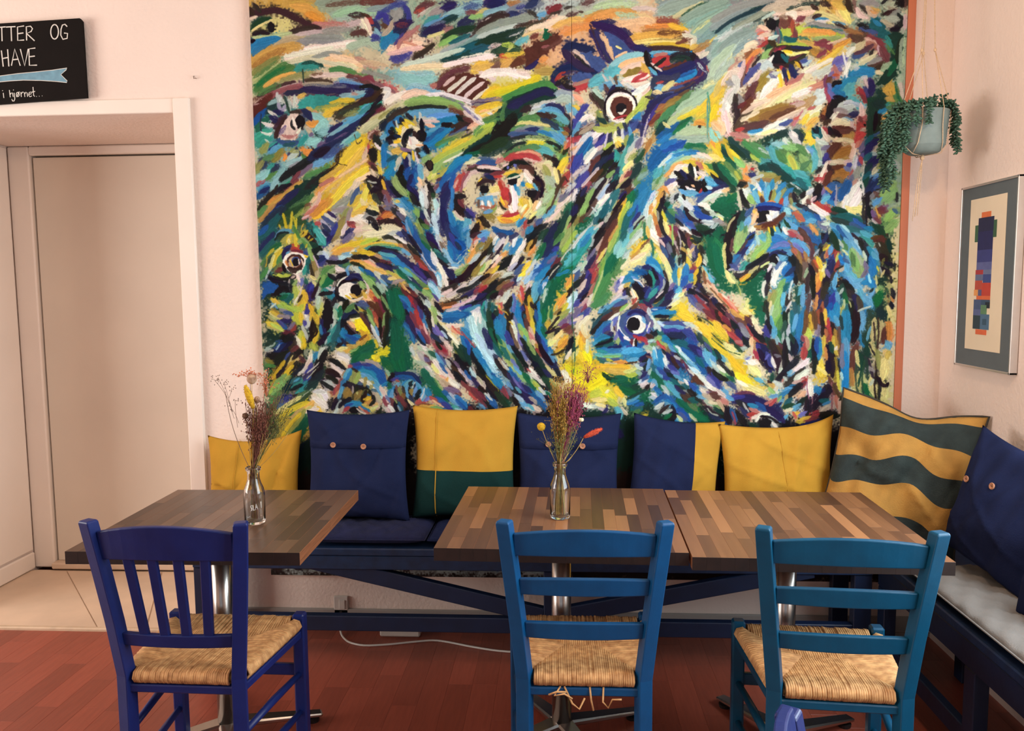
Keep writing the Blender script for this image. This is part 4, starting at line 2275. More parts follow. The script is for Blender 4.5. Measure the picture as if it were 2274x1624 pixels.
Yp6 18 0 28 4
K5 28 0 36 10 40 4
Pu6 36 2 46 2
M6 32 14 40 8
Or8 30 20 40 12 48 14
R4 28 16 34 20
Pe5 44 16 50 12
K5 26 22 38 20 52 22 60 28
K6 46 2 56 12 66 22
W7 58 4 64 10
Pu4 54 8 62 18
B4 50 16 60 26 66 30
Cr7 32 28 48 30 60 34
R3 62 28 66 34
Gw6 40 40 52 36
Sb6 54 38 64 40
N5 60 34 70 44 78 54
K5 36 42 44 44 54 50 62 54
Gw6 36 48 46 50 54 54
W4 48 42 60 48 70 58
Y5 0 58 12 54 30 52 45 53 55 55
Lm4 0 54 10 50 25 46
T4 8 60 22 56 40 57 60 60
Gl3 20 56 45 56
K6 12 63 25 60 40 63 55 68
N6 30 64 48 68 62 76 75 88
Or5 55 54 64 58 70 64
Br4 62 54 72 62 80 72
L5 62 62 70 68
Cr4 70 58 82 68
Pk4 72 54 80 66
K4 68 54 76 62 86 72
Y6 0 66 10 66 22 68
C7 30 68 45 72 58 80
C5 45 74 60 84
Tl4 30 66 48 70
Pe5 22 70 30 74
K6 0 70 10 73
K4 14 72 30 78 45 86
B4 22 76 30 82
M~4 30 78 42 80
W5 28 84 38 90
N7 24 82 36 86 48 94
Y6 0 80 12 86 25 92
Oc6 5 82 20 90 38 96
Pe4 8 78 20 84
K3 0 84 6 88
Gw6 22 94 30 100
Pu4 42 97 48 100
Lm5 38 92 50 98 60 102
Gl4 50 92 60 102
C5 58 80 70 90 80 100
N5 50 86 64 94 78 108 90 118
W2 62 96 72 104
G6 55 92 66 102
Gl4 65 88 80 102 95 118
Tl4 58 88 72 98
V6 75 90 88 100 96 110
N7 72 82 84 92 95 104
In5 80 88 92 100
Br4 78 70 88 80 98 92
R4 86 80 96 90
Br5 98 92 106 102 110 112
K4 92 92 100 102 108 114
Pu5 100 105 108 112
L4 102 108 110 120
Gm4 85 108 100 124
G4 70 108 85 118
Wb5 100 112 112 128
In3 104 126 112 134
Or3 92 118 98 118
Gl5 92 120 102 128
C4 0 88 8 94
Gl6 4 98 14 106 22 116
Gm4 8 94 20 104
U5 8 92 18 98
Cr5 20 94 30 104 36 114
Sb5 32 100 42 108
Yp4 40 104 50 102 60 108
Oc4 50 98 62 108
Gy5 48 110 60 106
L3 30 106 38 112
W3 30 110 40 122 42 135
S6 26 112 34 124
K6 34 125 38 140 40 160
K5 20 115 28 125
Or6 14 124 22 132
R5 20 130 28 140 32 150
Or3 24 126 30 134
Gl4 18 118 26 130
Pe6 6 130 14 134
Oc5 4 124 8 130
Br6 14 138 22 145
Br5 24 140 30 155
M4 28 135 34 150
K4 32 130 35 145
R4 20 155 24 162
Gl4 30 128 40 145 45 162
Gm4 8 145 16 155
Sb4 0 142 8 146
Y3 0 148 8 152
K3 6 152 12 160
G14 50 120 52 140 55 160
G10 42 125 46 145
U7 60 132 68 138
C5 56 128 66 134 72 144
U5 62 140 72 152 76 160
C4 70 148 78 158
Br6 60 118 72 128 80 136
K4 64 116 76 126 86 138
M4 72 122 80 128
R5 72 134 80 142 84 155
R4 70 130 76 138
M6 78 135 85 145 90 160
In5 84 145 88 158
K4 84 138 90 146
Or3 58 110 64 118
Pe3 62 112 70 122
Tl4 72 112 80 120
Gw4 78 118 88 128 94 138
K3 86 126 96 136
Gw6 96 136 102 145
Yp4 100 148 106 158
Gl5 104 145 110 155
Wb6 95 145 98 158
K4 94 145 100 158
W4 112 152 118 158
K4 110 140 118 150
K2 112 158 116 162
U10 72 25 78 42 88 60
U10 85 55 95 72 108 90
C6 68 18 74 35
W2 68 26 74 42 86 60 92 70
W2 88 68 100 86 112 98
K4 70 40 78 52 88 66
L3 66 20 68 32
Gl6 80 5 84 12
Lm4 80 24 84 28
Gl4 82 18 86 30 88 40
O3 84 26 90 38
Gm5 88 40 96 52 104 60
G4 88 48 100 60 112 72
N5 88 10 92 20
K5 86 18 92 28
M4 94 18 98 24
Gm6 90 26 96 30
T3 94 40 106 46
N7 96 38 104 50 112 62
K5 100 50 110 62 118 74
K5 98 4 100 14 104 24
K4 102 18 108 28
Gw5 92 4 96 12 100 22
Wb8 104 10 108 24 112 36
Wb6 112 4 112 16
W3 113 2 112 10
Wb7 110 40 114 50 120 60
W5 114 48 120 58 126 68
Br~4 116 52 122 62
Wb5 120 60 126 70 130 80
K5 112 74 122 84 130 96
N7 120 86 130 96 136 106
T4 108 62 115 66
Td5 112 68 124 78
N9 118 2 122 20 126 36
N9 124 24 130 42 136 55
In5 130 40 138 55
U7 132 28 140 40
C8 130 10 134 24
U8 138 48 148 58 144 72
U8 128 50 134 66 140 78
C5 128 60 132 72
C5 140 70 148 76
N4 138 52 144 60
L8 150 28 156 20 160 24
L5 156 40 156 55
W1 140 74 152 62
W1 132 88 150 70
Cr5 136 6 142 14 150 18
K6 138 0 146 6 150 10
N6 152 8 160 14
In4 154 4 162 12
Pk4 162 22 160 30
K7 160 40 168 30 172 22
B6 162 42 172 38
Y3 168 22 170 20
Y4 172 20 178 26
R4 164 50 170 42
Pk5 166 52 172 46
L7 170 42 180 40 186 38
.V 176 46 3 4
C4 172 50 172 58
A3 174 60 178 56
Or4 154 80 160 70 166 58
Pe3 160 62 168 52
.Yb 156 63 1.5 1.8
K1 163 58 164 57
W10 104 66 108 78 114 84
W7 112 82 118 92 122 104
W5 118 98 124 108 126 116
W3 102 62 104 70
L6 112 96 114 106
Wb5 112 100 116 112
Pk3 114 118 120 124
L4 132 84 140 84
W3 128 88 138 88
Gl4 138 98 150 92 158 84
Lm4 148 94 156 86
L4 138 102 140 110
K7 130 110 145 104 155 94 165 80
K5 118 120 130 116 140 110
Pk6 118 126 126 122 132 118
W5 124 130 140 120 152 110
K4 150 102 160 92 172 78
Gw5 160 80 170 70
Ol7 162 98 172 86 180 72
Ol5 168 60 176 52
Gw4 175 82 185 70
K4 165 85 175 72 186 60
W4 158 112 170 104
Wb5 160 115 172 106
K4 140 122 160 115 172 106 186 96
N4 145 130 160 124 168 118
K3 120 140 140 134 155 128
Pk4 130 144 150 138 168 128
W4 124 150 145 144 165 134
M4 165 122 172 118
R4 172 120 180 114
Ol4 178 108 190 98
K5 150 145 170 136 186 126
In4 145 146 158 142
Br4 120 142 135 138
Or3 120 146 130 144
N4 170 140 185 132
U8 122 158 140 156 155 154
C5 155 148 170 142
W8 162 152 172 148 170 162
Td4 176 145 178 158
L2 180 140 182 155
Wb3 184 135 186 160
K6 188 118 195 108
Gd6 185 130 195 122
@1060,460
#G 95 90 120 60 140 20 140 -5 175 -5 165 40 150 75 120 130 100 165 95 165
#Gm 165 140 175 80 195 40 195 130
#Cr 165 145 190 135 195 165 150 165
Ol8 12 12 22 14
Cr8 10 20 20 26 30 28
Cr7 30 4 36 8
R4 36 14 48 12 60 8
R5 40 14 52 11
Y8 32 18 48 18 62 14
Or5 36 18 48 20
Y5 5 22 8 28
Or5 8 20 6 30
K6 6 14 12 24 18 28
Cr6 25 26 38 31 50 30
Gy3 36 26 54 25
L5 58 24 66 15
Or4 64 16 72 4
Yp5 68 12 76 2
Cr5 64 6 70 -2
U6 22 30 36 36 52 38
N5 30 38 45 44 58 40
C4 60 26 66 18
R4 68 30 70 22
Ro4 66 40 70 32
K4 74 22 82 12
C8 72 36 78 30
S6 86 10 96 2
Yp4 76 16 84 8
L5 95 14 105 6 112 -2
B2 100 8 106 0
Pk4 95 26 108 14 120 2
M3 82 28 86 22
Sb5 86 24 92 18
L5 12 8 20 6
L7 5 42 12 38
.V 8 47 3 4
Ol6 10 60 18 50 26 42
Tn5 22 38 26 46
K6 16 68 20 58 24 50
W7 24 52 28 44
L4 24 62 30 48
W7 30 62 36 52 38 44
Gw5 26 60 32 50
Pk4 40 56 44 44
K3 28 68 36 56
L4 40 62 44 54
C7 50 66 56 56 64 46
W5 52 56 56 46
W6 58 66 66 56 70 46
Yp4 36 72 40 64
Or4 34 70 40 66
K8 30 90 40 82 48 72
K6 12 90 20 80 26 70
W4 18 82 24 76 30 68
Cr5 5 95 12 88 20 76
Gl4 5 92 10 84
Pe5 22 86 30 78
K4 48 90 58 84 66 72
Pk4 28 80 34 72
W6 50 82 58 72
Gw5 48 90 56 82
Sb5 55 95 64 85
Y4 22 94 30 86
W7 22 104 30 96
Gw7 38 100 48 96
Oc4 12 98 20 90
K4 5 105 15 98
Ol4 16 108 28 98
K3 28 112 40 104 52 100
K5 10 122 25 114
Ol4 30 118 44 108
Br4 44 116 50 112
R4 5 120 12 116
N6 0 132 10 126
N4 52 112 56 104
Wb5 58 106 62 100
K7 72 50 80 42 88 32
K7 70 62 78 54 86 46
Oc4 72 62 78 50
Or4 74 70 82 60 84 54
K4 84 36 98 26
Y7 65 92 72 84 78 78
Yb4 62 98 72 88
K2 72 76 76 74
Gw5 85 56 92 42 96 34
Gd6 90 45 100 34
N8 98 52 106 40 114 24
N9 98 70 110 56 118 40
In5 110 62 116 58
K4 118 30 122 20
G6 85 75 92 64 98 52
T3 80 80 88 70
Gw4 72 92 82 78
Wb4 68 108 78 96 90 82
U9 95 92 104 78 112 66
C7 85 105 95 94 104 86
U7 82 98 90 90
L3 78 104 86 96
B4 100 98 110 88 118 76
M4 108 85 118 75
K5 92 112 104 98 116 82
Pu4 102 80 112 72
C6 90 118 100 104
Gd7 118 38 125 20 130 5
Gd6 112 44 118 34
Gl5 122 45 132 22 134 12
Gl6 120 58 128 44 140 24
Lm4 122 64 132 50 142 34
Gm6 112 52 122 40
O5 140 26 148 14 155 5
K4 142 -2 140 12 132 28
N6 138 10 142 0
Br4 148 20 154 8
Gl6 150 10 155 0
Ro3 130 30 134 24
K3 158 6 162 0
Gw3 165 0 172 8 168 18
W4 135 60 145 46 158 32
W3 158 32 168 22 172 10
Tl8 145 62 155 45 168 30
T8 140 80 152 60 165 45
Td7 170 22 178 8
K5 178 20 184 6
C6 150 55 160 42
K6 162 70 170 55 180 40
Pk4 176 28 180 22
S4 184 18 190 10
B8 180 48 188 35 194 24
Br8 184 40 194 28
Pk5 172 60 180 46
K4 165 60 174 48 184 34
Or3 186 52 194 44
Gw4 165 55 168 42
Pu4 160 75 168 62
M5 178 66 186 54
K5 170 80 182 66
N5 156 90 166 76 170 70
R6 164 96 170 82 178 70
M4 166 86 174 74
Pk5 174 78 184 62
Oc4 176 74 182 62
Gw5 150 90 156 80
T9 125 95 138 80 148 72
Tl6 130 82 140 70
G8 112 110 124 96 138 86
C4 116 98 130 92
W2 102 104 110 92 118 84
W2 120 78 128 66 138 56
G9 105 125 112 110
G10 98 150 104 130
Gw5 138 94 146 88
Sb6 140 105 146 94
K5 140 115 150 106
Y7 128 116 134 106 138 98
Or4 130 112 138 100
In4 156 108 160 95
N5 158 115 162 100
K4 148 115 152 100
Pk7 148 122 155 108
R4 165 108 170 96
Ro4 160 125 168 112
M4 172 110 178 98
Cr4 176 100 182 86
N6 145 130 152 125 160 118
In5 140 142 150 134
Wb7 134 138 142 126
Wb6 130 148 136 140
K4 130 128 136 118
Y4 117 124 120 130
Y6 112 145 122 132 130 124
Or5 115 142 124 130
Yp5 110 160 114 145
Y5 118 155 128 142
O5 118 162 130 150
Yp2 103 145 102 160
Pk5 148 145 156 135
Pu5 140 158 150 146
M4 152 148 160 138
Pk6 160 140 166 128
In4 145 160 152 155 162 145
K3 150 135 158 125
G1 136 100 136 165
Gm12 170 135 180 105 190 75
Gm10 168 142 185 128
Lm4 178 95 184 75
Cr3 165 135 176 108 182 90
L6 182 150 195 142
Td5 178 158 195 148
Br4 184 158 195 150
Gd5 175 162 185 155
W5 92 118 98 110
Gw4 95 135 98 120
K4 85 138 88 125 92 115
L7 80 128 84 112
C6 88 125 92 115
L5 82 135 86 125
Pk5 75 115 78 110
W5 72 118 76 112
K6 70 135 74 120
Y7 75 155 76 140 74 128
Y5 78 165 76 148
Rs4 70 145 74 160
K4 78 140 82 155
W5 62 130 62 122
R4 66 132 64 118
Or3 64 138 60 128
C9 57 150 55 138
C6 60 165 60 152
V5 52 148 52 130
L4 50 140 50 132
K4 66 145 68 160
C5 88 155 88 140
K4 84 150 84 142
In5 64 155 65 145
Gd7 14 150 16 140
Td6 18 158 22 145
L3 12 155 12 138
T3 8 150 10 138
Wb3 15 162 18 150
K6 20 130 28 125
Br4 32 128 36 120
W7 36 138 44 128
Gw5 40 132 46 122
K5 44 145 48 132
R4 32 150 35 140
Y3 32 142 34 148
Or2 36 155 42 160
C7 30 160 36 156
Gd6 24 160 28 150
Pu4 46 112 52 108
M4 38 115 50 110
Pk3 28 132 32 128
K4 46 165 50 155
@1320,460
#Gm 0 140 8 110 20 80 40 40 45 60 30 100 10 145
#Yp 30 90 50 60 75 40 85 60 70 80 45 95
#G 158 -5 195 -5 195 130 175 115 160 85 150 40
#Y 110 165 125 130 140 150 160 165
Td9 10 15 15 5 20 -3
Gw4 2 12 8 2
K5 12 28 18 14
Gw5 16 20 22 10
Y4 25 12 28 6
K4 20 22 28 10 32 -2
B5 18 30 26 18 34 8
Br7 14 48 24 32 32 18
Br8 10 60 20 42
K5 0 45 8 36 14 30
Pk4 8 25 12 22
Gw3 0 32 6 26
Y5 36 18 42 0
Lm5 34 34 40 15 46 0
Oc3 20 50 28 35 34 26
Gm10 18 78 28 55 36 36
Lm5 22 60 32 38
G10 15 100 22 82 30 65
Gm9 5 130 15 110 22 95
Td9 42 35 48 18 56 2
C6 50 10 58 0
Td8 38 48 44 38
U6 52 25 60 14
N4 56 22 64 10
A7 30 65 36 52
A8 35 70 42 56
Tl6 42 55 50 42
Gl5 52 45 60 30 68 20
S6 48 58 58 44 66 35
Gw4 56 50 68 38
L4 52 35 62 24
Gw5 58 25 68 14
K2 58 30 70 16
Gw5 42 78 48 68
Gm6 32 90 42 78
Y7 55 70 66 56 74 48
Yp8 66 65 76 55
Bt~4 55 72 65 62
Br~4 68 58 76 46
Cr5 52 78 62 72 74 66
Cr7 40 88 48 80
Yp6 70 78 78 68
W9 76 5 80 20 84 34
Wb5 74 12 76 -2
W6 82 35 90 46
S5 78 30 80 16
G3 72 25 72 44
G4 72 44 76 44
Oc4 76 30 78 42
Or5 86 10 90 24 94 36
Rs4 90 28 94 40
Yp4 86 2 90 12
Or5 80 8 82 -2
K6 94 -4 94 12 98 28 104 42
Gy3 91 8 92 18
Yp6 100 18 104 32 108 40
Y5 98 8 102 18
K4 98 -2 104 8
*R 104 24 112 26 113 36 108 32
Pe5 108 42 112 52
Or4 110 36 114 46
Td8 106 8 112 20
Gm5 108 4 118 12
Sb5 118 12 124 22
N5 104 42 108 50 98 48
N6 96 46 104 62 110 74
K4 108 50 114 58 116 72
Pu6 106 55 110 66
Br5 116 35 120 48
M4 116 30 124 40
Pk5 100 56 94 48
Pk4 116 50 122 60
Cr4 84 46 92 54
Yp7 90 62 98 72 104 84
Y6 88 66 94 78
Yp5 104 80 110 92
Oc3 86 54 94 62
G3 82 48 84 58 85 72
S5 90 68 86 74
Sb4 98 58 104 70
N4 110 75 113 88
Gd4 112 68 118 76
Pk4 120 60 122 72
K5 122 34 128 44 134 54
B5 120 45 122 55
Yp5 126 50 128 58
K5 134 56 130 66
Br4 134 40 138 52
M5 136 46 140 58
K6 122 48 126 62 130 68
K5 128 64 130 78
Gl2.5 112 28 113 50
Gw2 120 34 124 48 124 62
Gw2 144 40 148 55
Yp5 135 62 140 72
Y6 134 74 138 86
Y5 136 86 140 90
Oc4 126 60 132 64
Y4 140 46 146 54
Gy5 142 55 144 65
N5 142 78 146 68 148 56
Pu4 140 58 144 70
K4 140 48 148 52
Pe4 138 66 142 60
K4 148 44 152 52
O4 150 58 154 52
K5 152 56 156 70 158 80
Y6 148 86 152 74 150 68
K5 150 95 156 85 158 78
R5 140 90 146 88
M4 142 86 144 96
In5 138 94 142 92
Y5 142 102 148 92
K5 148 112 150 100
Y4 144 110 146 102
C10 116 88 118 75
C8 116 105 118 92
Gw4 120 70 122 85
Yp5 122 110 124 92
Y4 122 100 122 90
C9 130 100 132 86
U7 128 112 132 102
C6 138 105 140 98
Br3 118 62 122 74
N4 110 72 114 84
Yp3 128 84 130 80
U8 116 115 118 120
L5 122 118 124 126
S5 124 70 118 78
K3 122 82 123 74
Gw6 126 0 124 10
U7 128 12 134 22 140 30
Sb5 122 4 128 14
K6 132 4 138 14 146 18 158 22
Gw5 138 8 148 16
U7 145 8 156 14 168 16
W4 155 4 166 8 178 10
W4 160 2 170 6
K4 155 4 162 8 180 10
W4 160 24 175 24
Gw6 155 20 170 22 182 16
Gl4 178 10 184 16
Br4 180 18 184 22
Gd5 172 30 178 24
K~5 150 32 162 36 172 32
L4 136 28 146 32
Pk3 124 26 134 32
W3 126 30 138 38
Gw4 140 36 150 42
K6 142 34 152 40
Gd6 145 30 160 30
Sb4 134 24 144 30
K3 118 18 126 26
Gd4 142 42 150 48
Yp5 193 35 196 25
K5 192 50 194 38
Yp4 188 55 186 68 190 80
K7 192 60 193 75 192 90
Yp5 190 92 194 104
Gd5 194 82 196 92
G12 165 60 170 80 180 100
G12 175 60 182 90
S4 158 70 162 78
W4 158 76 160 82
L4 158 88 170 105
Pk5 158 92 162 105 170 118
Yp4 156 88 162 98
Pe5 162 108 172 122 184 138
Br3 158 94 160 108
W3 165 112 178 128 192 142
Rs2 162 105 176 122 192 140
Pk3 176 122 186 136
W4 184 128 190 136
Br2 170 120 190 142
N5 150 112 152 122
K6 136 120 142 130
In4 134 118 140 112
M7 142 128 152 138 165 148
R6 148 128 154 134
R5 158 142 166 152
K6 154 118 160 130
Pu6 150 122 156 132
Sb5 138 128 146 138
K5 162 130 172 144
M6 168 140 178 152
N5 172 134 180 148
K5 180 142 190 158
R4 176 148 186 160
Pk4 160 138 166 132
Ro5 182 148 194 160
Br4 152 126 166 136
K3 140 120 160 134
Pu5 148 140 158 150
Br5 165 152 175 160
C11 78 74 86 82 94 92
U7 94 90 98 100 98 112
C6 90 86 98 98
L4 82 84 92 92
N5 70 88 80 88 88 96
T7 80 92 86 104 84 116
K6 70 94 78 102 82 114
K7 74 96 80 106
U6 56 96 66 94 76 96
C10 46 108 54 102 62 100
C8 44 112 54 108
L3 54 100 62 106 70 116
W2 56 104 66 108 72 116
K9 56 112 66 120 70 130
K7 62 122 70 134
N8 74 118 78 124
In6 74 130 78 120
N6 88 94 92 106 90 118
U6 86 124 92 116
In5 94 98 98 108 94 120
T6 80 128 88 120
Td7 66 138 76 136
N5 78 140 90 130 98 118
K3 84 90 90 102
K6 106 106 104 118 98 126
Gw3 100 104 100 114 92 126
W3 90 130 98 122
Gy5 102 98 106 104
K4 100 92 106 104
Gl3 100 90 96 84
Yp4 104 92 110 106
Yp6 108 100 110 108
Gw4 110 105 110 115
Pu5 108 120 114 112
N6 104 132 112 122
N6 96 142 108 136
Td6 88 140 98 132
U5 84 148 100 146
Y4 88 138 96 130
K4 98 128 88 136
Gw5 105 146 115 136 120 124
Wb6 116 130 122 124
L5 118 122 124 118
*C 82 152 100 149 118 150 112 156 90 157
Td4 88 158 108 156
In4 34 110 38 104
In4 42 128 44 122
V4 32 120 34 112
Pk5 34 122 40 118
W5 36 116 42 112
Pk4 24 138 36 126
W5 42 100 38 108
Yp4 40 98 46 96
K6 48 118 52 126
Oc5 44 114 50 110
Yp4 58 122 62 130
Pe4 52 122 58 130
W4 54 120 60 136
R3 56 138 60 132
Gw4 26 138 38 132 48 128
Td4 12 152 28 140 42 134
L4 20 145 35 135
Br5 12 158 30 146 44 138
N5 8 165 22 152
Sb5 30 142 44 136
Br4 54 148 62 138
Cr4 44 148 52 142
Gl4 38 148 46 142
R~4 66 140 80 142
M6 70 144 78 152
N4 72 136 80 142
Y5 108 150 116 145
Y10 125 140 130 150 140 158
Yp5 122 128 128 124
Yp4 112 142 122 136
Pe3 128 122 132 118
K3 104 146 110 144
K1 150 158 165 165
Gw6 78 148 84 160
W4 20 165 32 155
@1580,460
#G 0 0 42 0 40 20 20 30 18 90 40 105 65 90 80 85 78 165 60 165 50 130 0 110
#C 100 5 140 0 165 15 155 60 120 60 90 55 70 70
#C 85 150 95 75 120 70 120 110 100 165 82 165
#C 140 60 165 40 195 60 195 165 130 165
Gw5 0 8 14 14
Gy5 4 18 14 22
Yp3 10 14 16 18
Gw4 2 30 8 24
K8 40 10 30 24 26 36 23 52 22 72 23 90
Yp3 34 14 26 24 22 36
Yp4 20 52 18 62 19 74 20 90
Yp5 22 92 26 104 34 110
Yp2 36 110 40 118 42 128
Gd7 45 10 40 22
L6 50 25 55 18
Gw6 54 34 60 30
W5 58 36 61 30
Pe6 60 22 64 10
Gl7 36 60 42 30
Gl9 40 52 45 36
Gm4 48 35 50 28
Br3 28 62 30 48
K4 32 40 34 28
N6 34 76 44 64 54 48 60 38
U6 50 56 56 48 61 38
Br3 40 64 48 54 52 46
K4 54 46 60 40
L4 52 64 62 50
Gw3 55 62 60 55
T6 44 24 42 32
Sb5 30 86 40 72
C4 32 78 38 70
Gl8 56 80 66 66 76 56
Gl8 60 72 74 60 84 46
Gl6 76 48 84 50
Lm4 66 72 74 64
L6 70 42 76 48
.Tl 73 42 4 5
S4 66 44 68 52
A6 44 86 55 82
T5 44 90 50 82
K8 34 97 46 97 58 90 72 80 86 70
K6 50 88 64 80 80 70
Or4 42 104 52 98
Y5 45 106 54 98
Yp4 55 94 66 86
Pk3 26 90 38 86
W3 38 94 46 92
Sb5 28 84 36 88
Yp3 72 86 82 80
*K 67 5 82 3 82 10 78 18 66 24
W9 84 5 92 6 88 14
W6 80 12 86 18
Gw6 90 14 94 8
N4 68 4 80 2 96 4
C4 100 4 104 2
Sb4 66 26 78 25 90 20
Br5 66 28 78 26 90 22 98 16 106 8
Bt5 64 28 74 28
Br5 75 28 90 24
Y3 82 30 84 38
Y2 90 28 92 34
K3 98 26 100 34
Gl5 82 38 84 46
Gd4 86 32 88 40
Tl4 94 30 98 36
L9 92 38 104 42
C9 88 44 100 46
Tl7 102 28 112 22
S6 104 32 112 36
Gd4 106 20 112 28
L4 108 18 116 26
W4 104 30 108 38
Or6 124 6 128 14 132 20
Rs6 122 10 132 18
C8 134 10 145 8 152 18
L7 112 26 122 30
L6 138 20 148 20
N4 132 0 146 6 154 14
U5 150 10 156 18
K4 140 -2 152 8
W6 140 -2 150 4 164 12
W5 155 4 168 10
Yp5 168 14 174 18
R4 164 0 172 6
Gd7 176 4 190 6
Td8 175 14 190 20
Br3 174 8 182 10
Pu~6 155 22 162 30
Gw5 160 24 168 24
L5 120 40 132 36 140 46
Sb5 130 28 140 35 146 48
U6 142 42 152 50
Or4 142 24 150 34 154 40
Ro4 114 34 124 40 132 48
R5 112 36 120 40
Ro4 136 44 142 52
Br6 126 30 134 40 142 52
Br5 142 50 144 62 144 75
Br6 118 50 126 58 132 72
Bt5 122 58 126 70 130 86
Bt6 136 56 140 62
Bt4 112 50 120 54
Rs4 118 60 122 66
L6 115 48 126 52 136 60 140 70
V5 120 54 130 64
C6 82 62 96 56 110 58
V5 86 60 100 54 112 56
L6 95 68 110 66 116 70
L4 130 52 138 62
Bt4 134 66 136 76
B8 122 80 128 92 130 108
B7 118 75 124 90
Br7 134 80 136 92 132 104
K6 117 72 119 82
K4 120 95 122 108
N4 84 70 96 66 108 66
.K 90 76 7 9
Gw4 84 82 92 84
W3 94 72 98 78
K3 98 66 108 70
Sb6 94 88 100 80
L5 100 76 106 72
W7 90 110 94 96 102 84
W6 88 106 92 112
W5 100 86 105 80
U7 112 90 116 100
C8 104 96 110 86
N4 108 98 118 88
C6 104 104 114 102
Gl6 98 116 104 106
Gl8 94 130 100 120
Gl8 90 150 95 135
O6 86 140 92 125
Gl7 92 160 96 150
L4 102 140 104 125
K5 80 108 82 95 86 88
K4 78 125 80 112
W4 82 92 86 84
W4 75 130 74 116 78 106
K5 80 155 80 140
Yp4 84 150 85 138
Gw4 84 162 88 145
Td5 105 120 110 112
K4 108 140 110 128
W3 112 130 116 110
W3 108 150 114 138
K4 108 160 110 150
Gd7 122 118 126 130 122 142
Td6 120 140 122 155
Tl5 126 125 130 115
L5 132 140 134 118
C5 130 160 134 146
Gw5 142 130 142 110
W3 140 150 144 138
S4 134 100 138 90
Br4 136 160 140 140 142 125
B5 138 120 140 100
K6 148 130 146 112 146 95
N5 150 142 154 120
K6 142 86 146 96
Br5 146 80 152 92
R4 148 78 152 86
Y6 152 72 156 82 160 88
Yp5 156 92 162 98
Or5 152 110 154 98
Or6 152 120 156 108
Y4 158 104 160 92
Or4 150 145 152 130
K5 158 70 156 58
N6 160 74 162 64
Gw3 148 70 154 62
Or5 164 72 168 62
R4 166 70 170 62
Y4 162 62 168 56
Ol4 162 58 166 54
R5 176 66 180 58
R5 178 72 182 64
Y4 180 78 182 68
K6 162 40 168 48
N4 164 48 166 40
L5 170 66 174 56
In5 172 85 175 72
N7 172 95 174 80
R4 178 92 182 80
Yp4 160 92 164 84
Yp4 186 92 190 86
K3 180 90 188 86
Gd6 176 52 182 60
C6 185 72 190 80
K7 164 112 168 100
B7 162 130 166 112
Pu5 166 92 170 100
B5 172 105 176 95
L5 178 110 180 98
Rs3 184 112 186 104
K2 184 104 195 114
In7 172 145 176 128
U6 168 150 172 140
Rs5 158 155 160 140
Br5 156 162 158 148
C7 178 160 182 145
Y4 164 160 164 150
R4 152 158 154 150
N5 164 142 166 130
Gd4 186 130 190 118
Yp4 190 150 190 140
Yp7 48 152 52 145
Y8 44 156 56 150
Yp4 50 140 52 134
Br4 52 160 56 156
Pk4 0 112 12 128 24 140
Or4 10 125 26 140 36 150
W3 16 126 24 134
Pe5 24 136 34 148
R3 20 135 40 158
M5 0 140 10 150
N4 2 135 8 142
Ro5 10 145 26 160
K4 8 142 20 155
Pe4 32 150 44 162
M4 22 155 34 165
@1760,460
#Gm 125 15 150 10 150 40 135 40
#Gd 120 20 135 30 142 55 142 110 138 165 110 165 118 125 122 90 125 60
#Yp 145 40 150 0 152 0 148 165 138 165 138 110
#Td 60 10 85 10 110 30 120 50 95 40 75 30
Yp8 80 4 95 4 100 10
Yp5 78 0 88 8
K1.8 103 0 104 22
K1.8 107 0 107 24
K5 110 2 112 14
Pu4 115 6 118 16
M6 122 4 130 8
Y2 120 2 124 14
M4 118 16 124 22
W3 115 18 122 24
Gl8 134 20 140 12 148 4
Gl8 135 34 145 25
Sb4 145 4 150 8
Td8 64 12 80 14 100 20
Gd6 60 18 78 24
U5 90 18 104 28
Sb6 85 25 100 34
Td7 80 30 100 36
T6 98 38 110 46 116 55
Tl6 100 36 112 42
L4 86 38 96 40
C5 105 30 118 32
Gd7 118 28 130 40
L6 55 26 66 34 72 42
L6 68 28 78 38 86 48
C5 60 34 70 46
Wb4 72 26 80 34
N3 70 42 80 60
U4 66 30 78 48
L7 84 50 92 58 98 68
Wb4 90 48 96 58
L6 76 46 84 56
K3 85 38 92 44 96 48
L5 78 58 82 68
S6 86 60 94 72 100 85
Gl9 84 62 90 78 95 95
Gl6 90 95 100 98 98 85
Gm5 86 68 88 82
K6 96 48 102 58 108 68
B5 104 55 110 66 112 76
K4 110 70 110 80
Gw4 102 65 105 75
Pu4 104 80 106 90
Pu5 100 100 106 92
C6 108 58 114 66 120 76
C9 112 72 116 85 114 100
L6 116 66 122 74
Br7 118 48 128 45 130 52
B9 126 52 132 60 136 70
K8 128 70 134 78
Br4 115 45 124 42
Gd6 138 50 140 62
Gw2 124 52 126 56
Y3 122 86 124 92
Gw2 126 88 128 95
Ol3 130 82 132 75
K5 130 88 138 95
K4 134 80 145 84
Yp3 120 100 121 110
Yp3 128 100 132 92
Yp4 120 118 122 124
Gl5 126 118 130 122
G9 122 140 126 125
K3 140 100 142 108
Yp5 140 112 143 125
K5 143 120 145 130
K4 142 138 144 145
Yp5 136 145 140 155
K3 147 82 147 90
Or3 142 130 145 136
L8 78 88 84 98 92 106
L8 82 100 92 112 100 118
Wb4 86 118 92 122
L7 78 80 80 92
C7 100 110 110 108 116 118
L8 96 120 102 135 108 150
C8 104 140 108 155
L5 112 130 116 120
K3 112 122 116 118
L8 104 130 112 140
C6 108 102 116 112
Wb3 110 98 112 108
L4 90 108 100 104
K6 72 108 80 114 88 122
B6 80 120 88 128 96 130
N9 88 128 94 140 92 155
K6 84 140 88 160
B7 94 130 98 145 96 162
Yp2 76 130 82 138 84 145
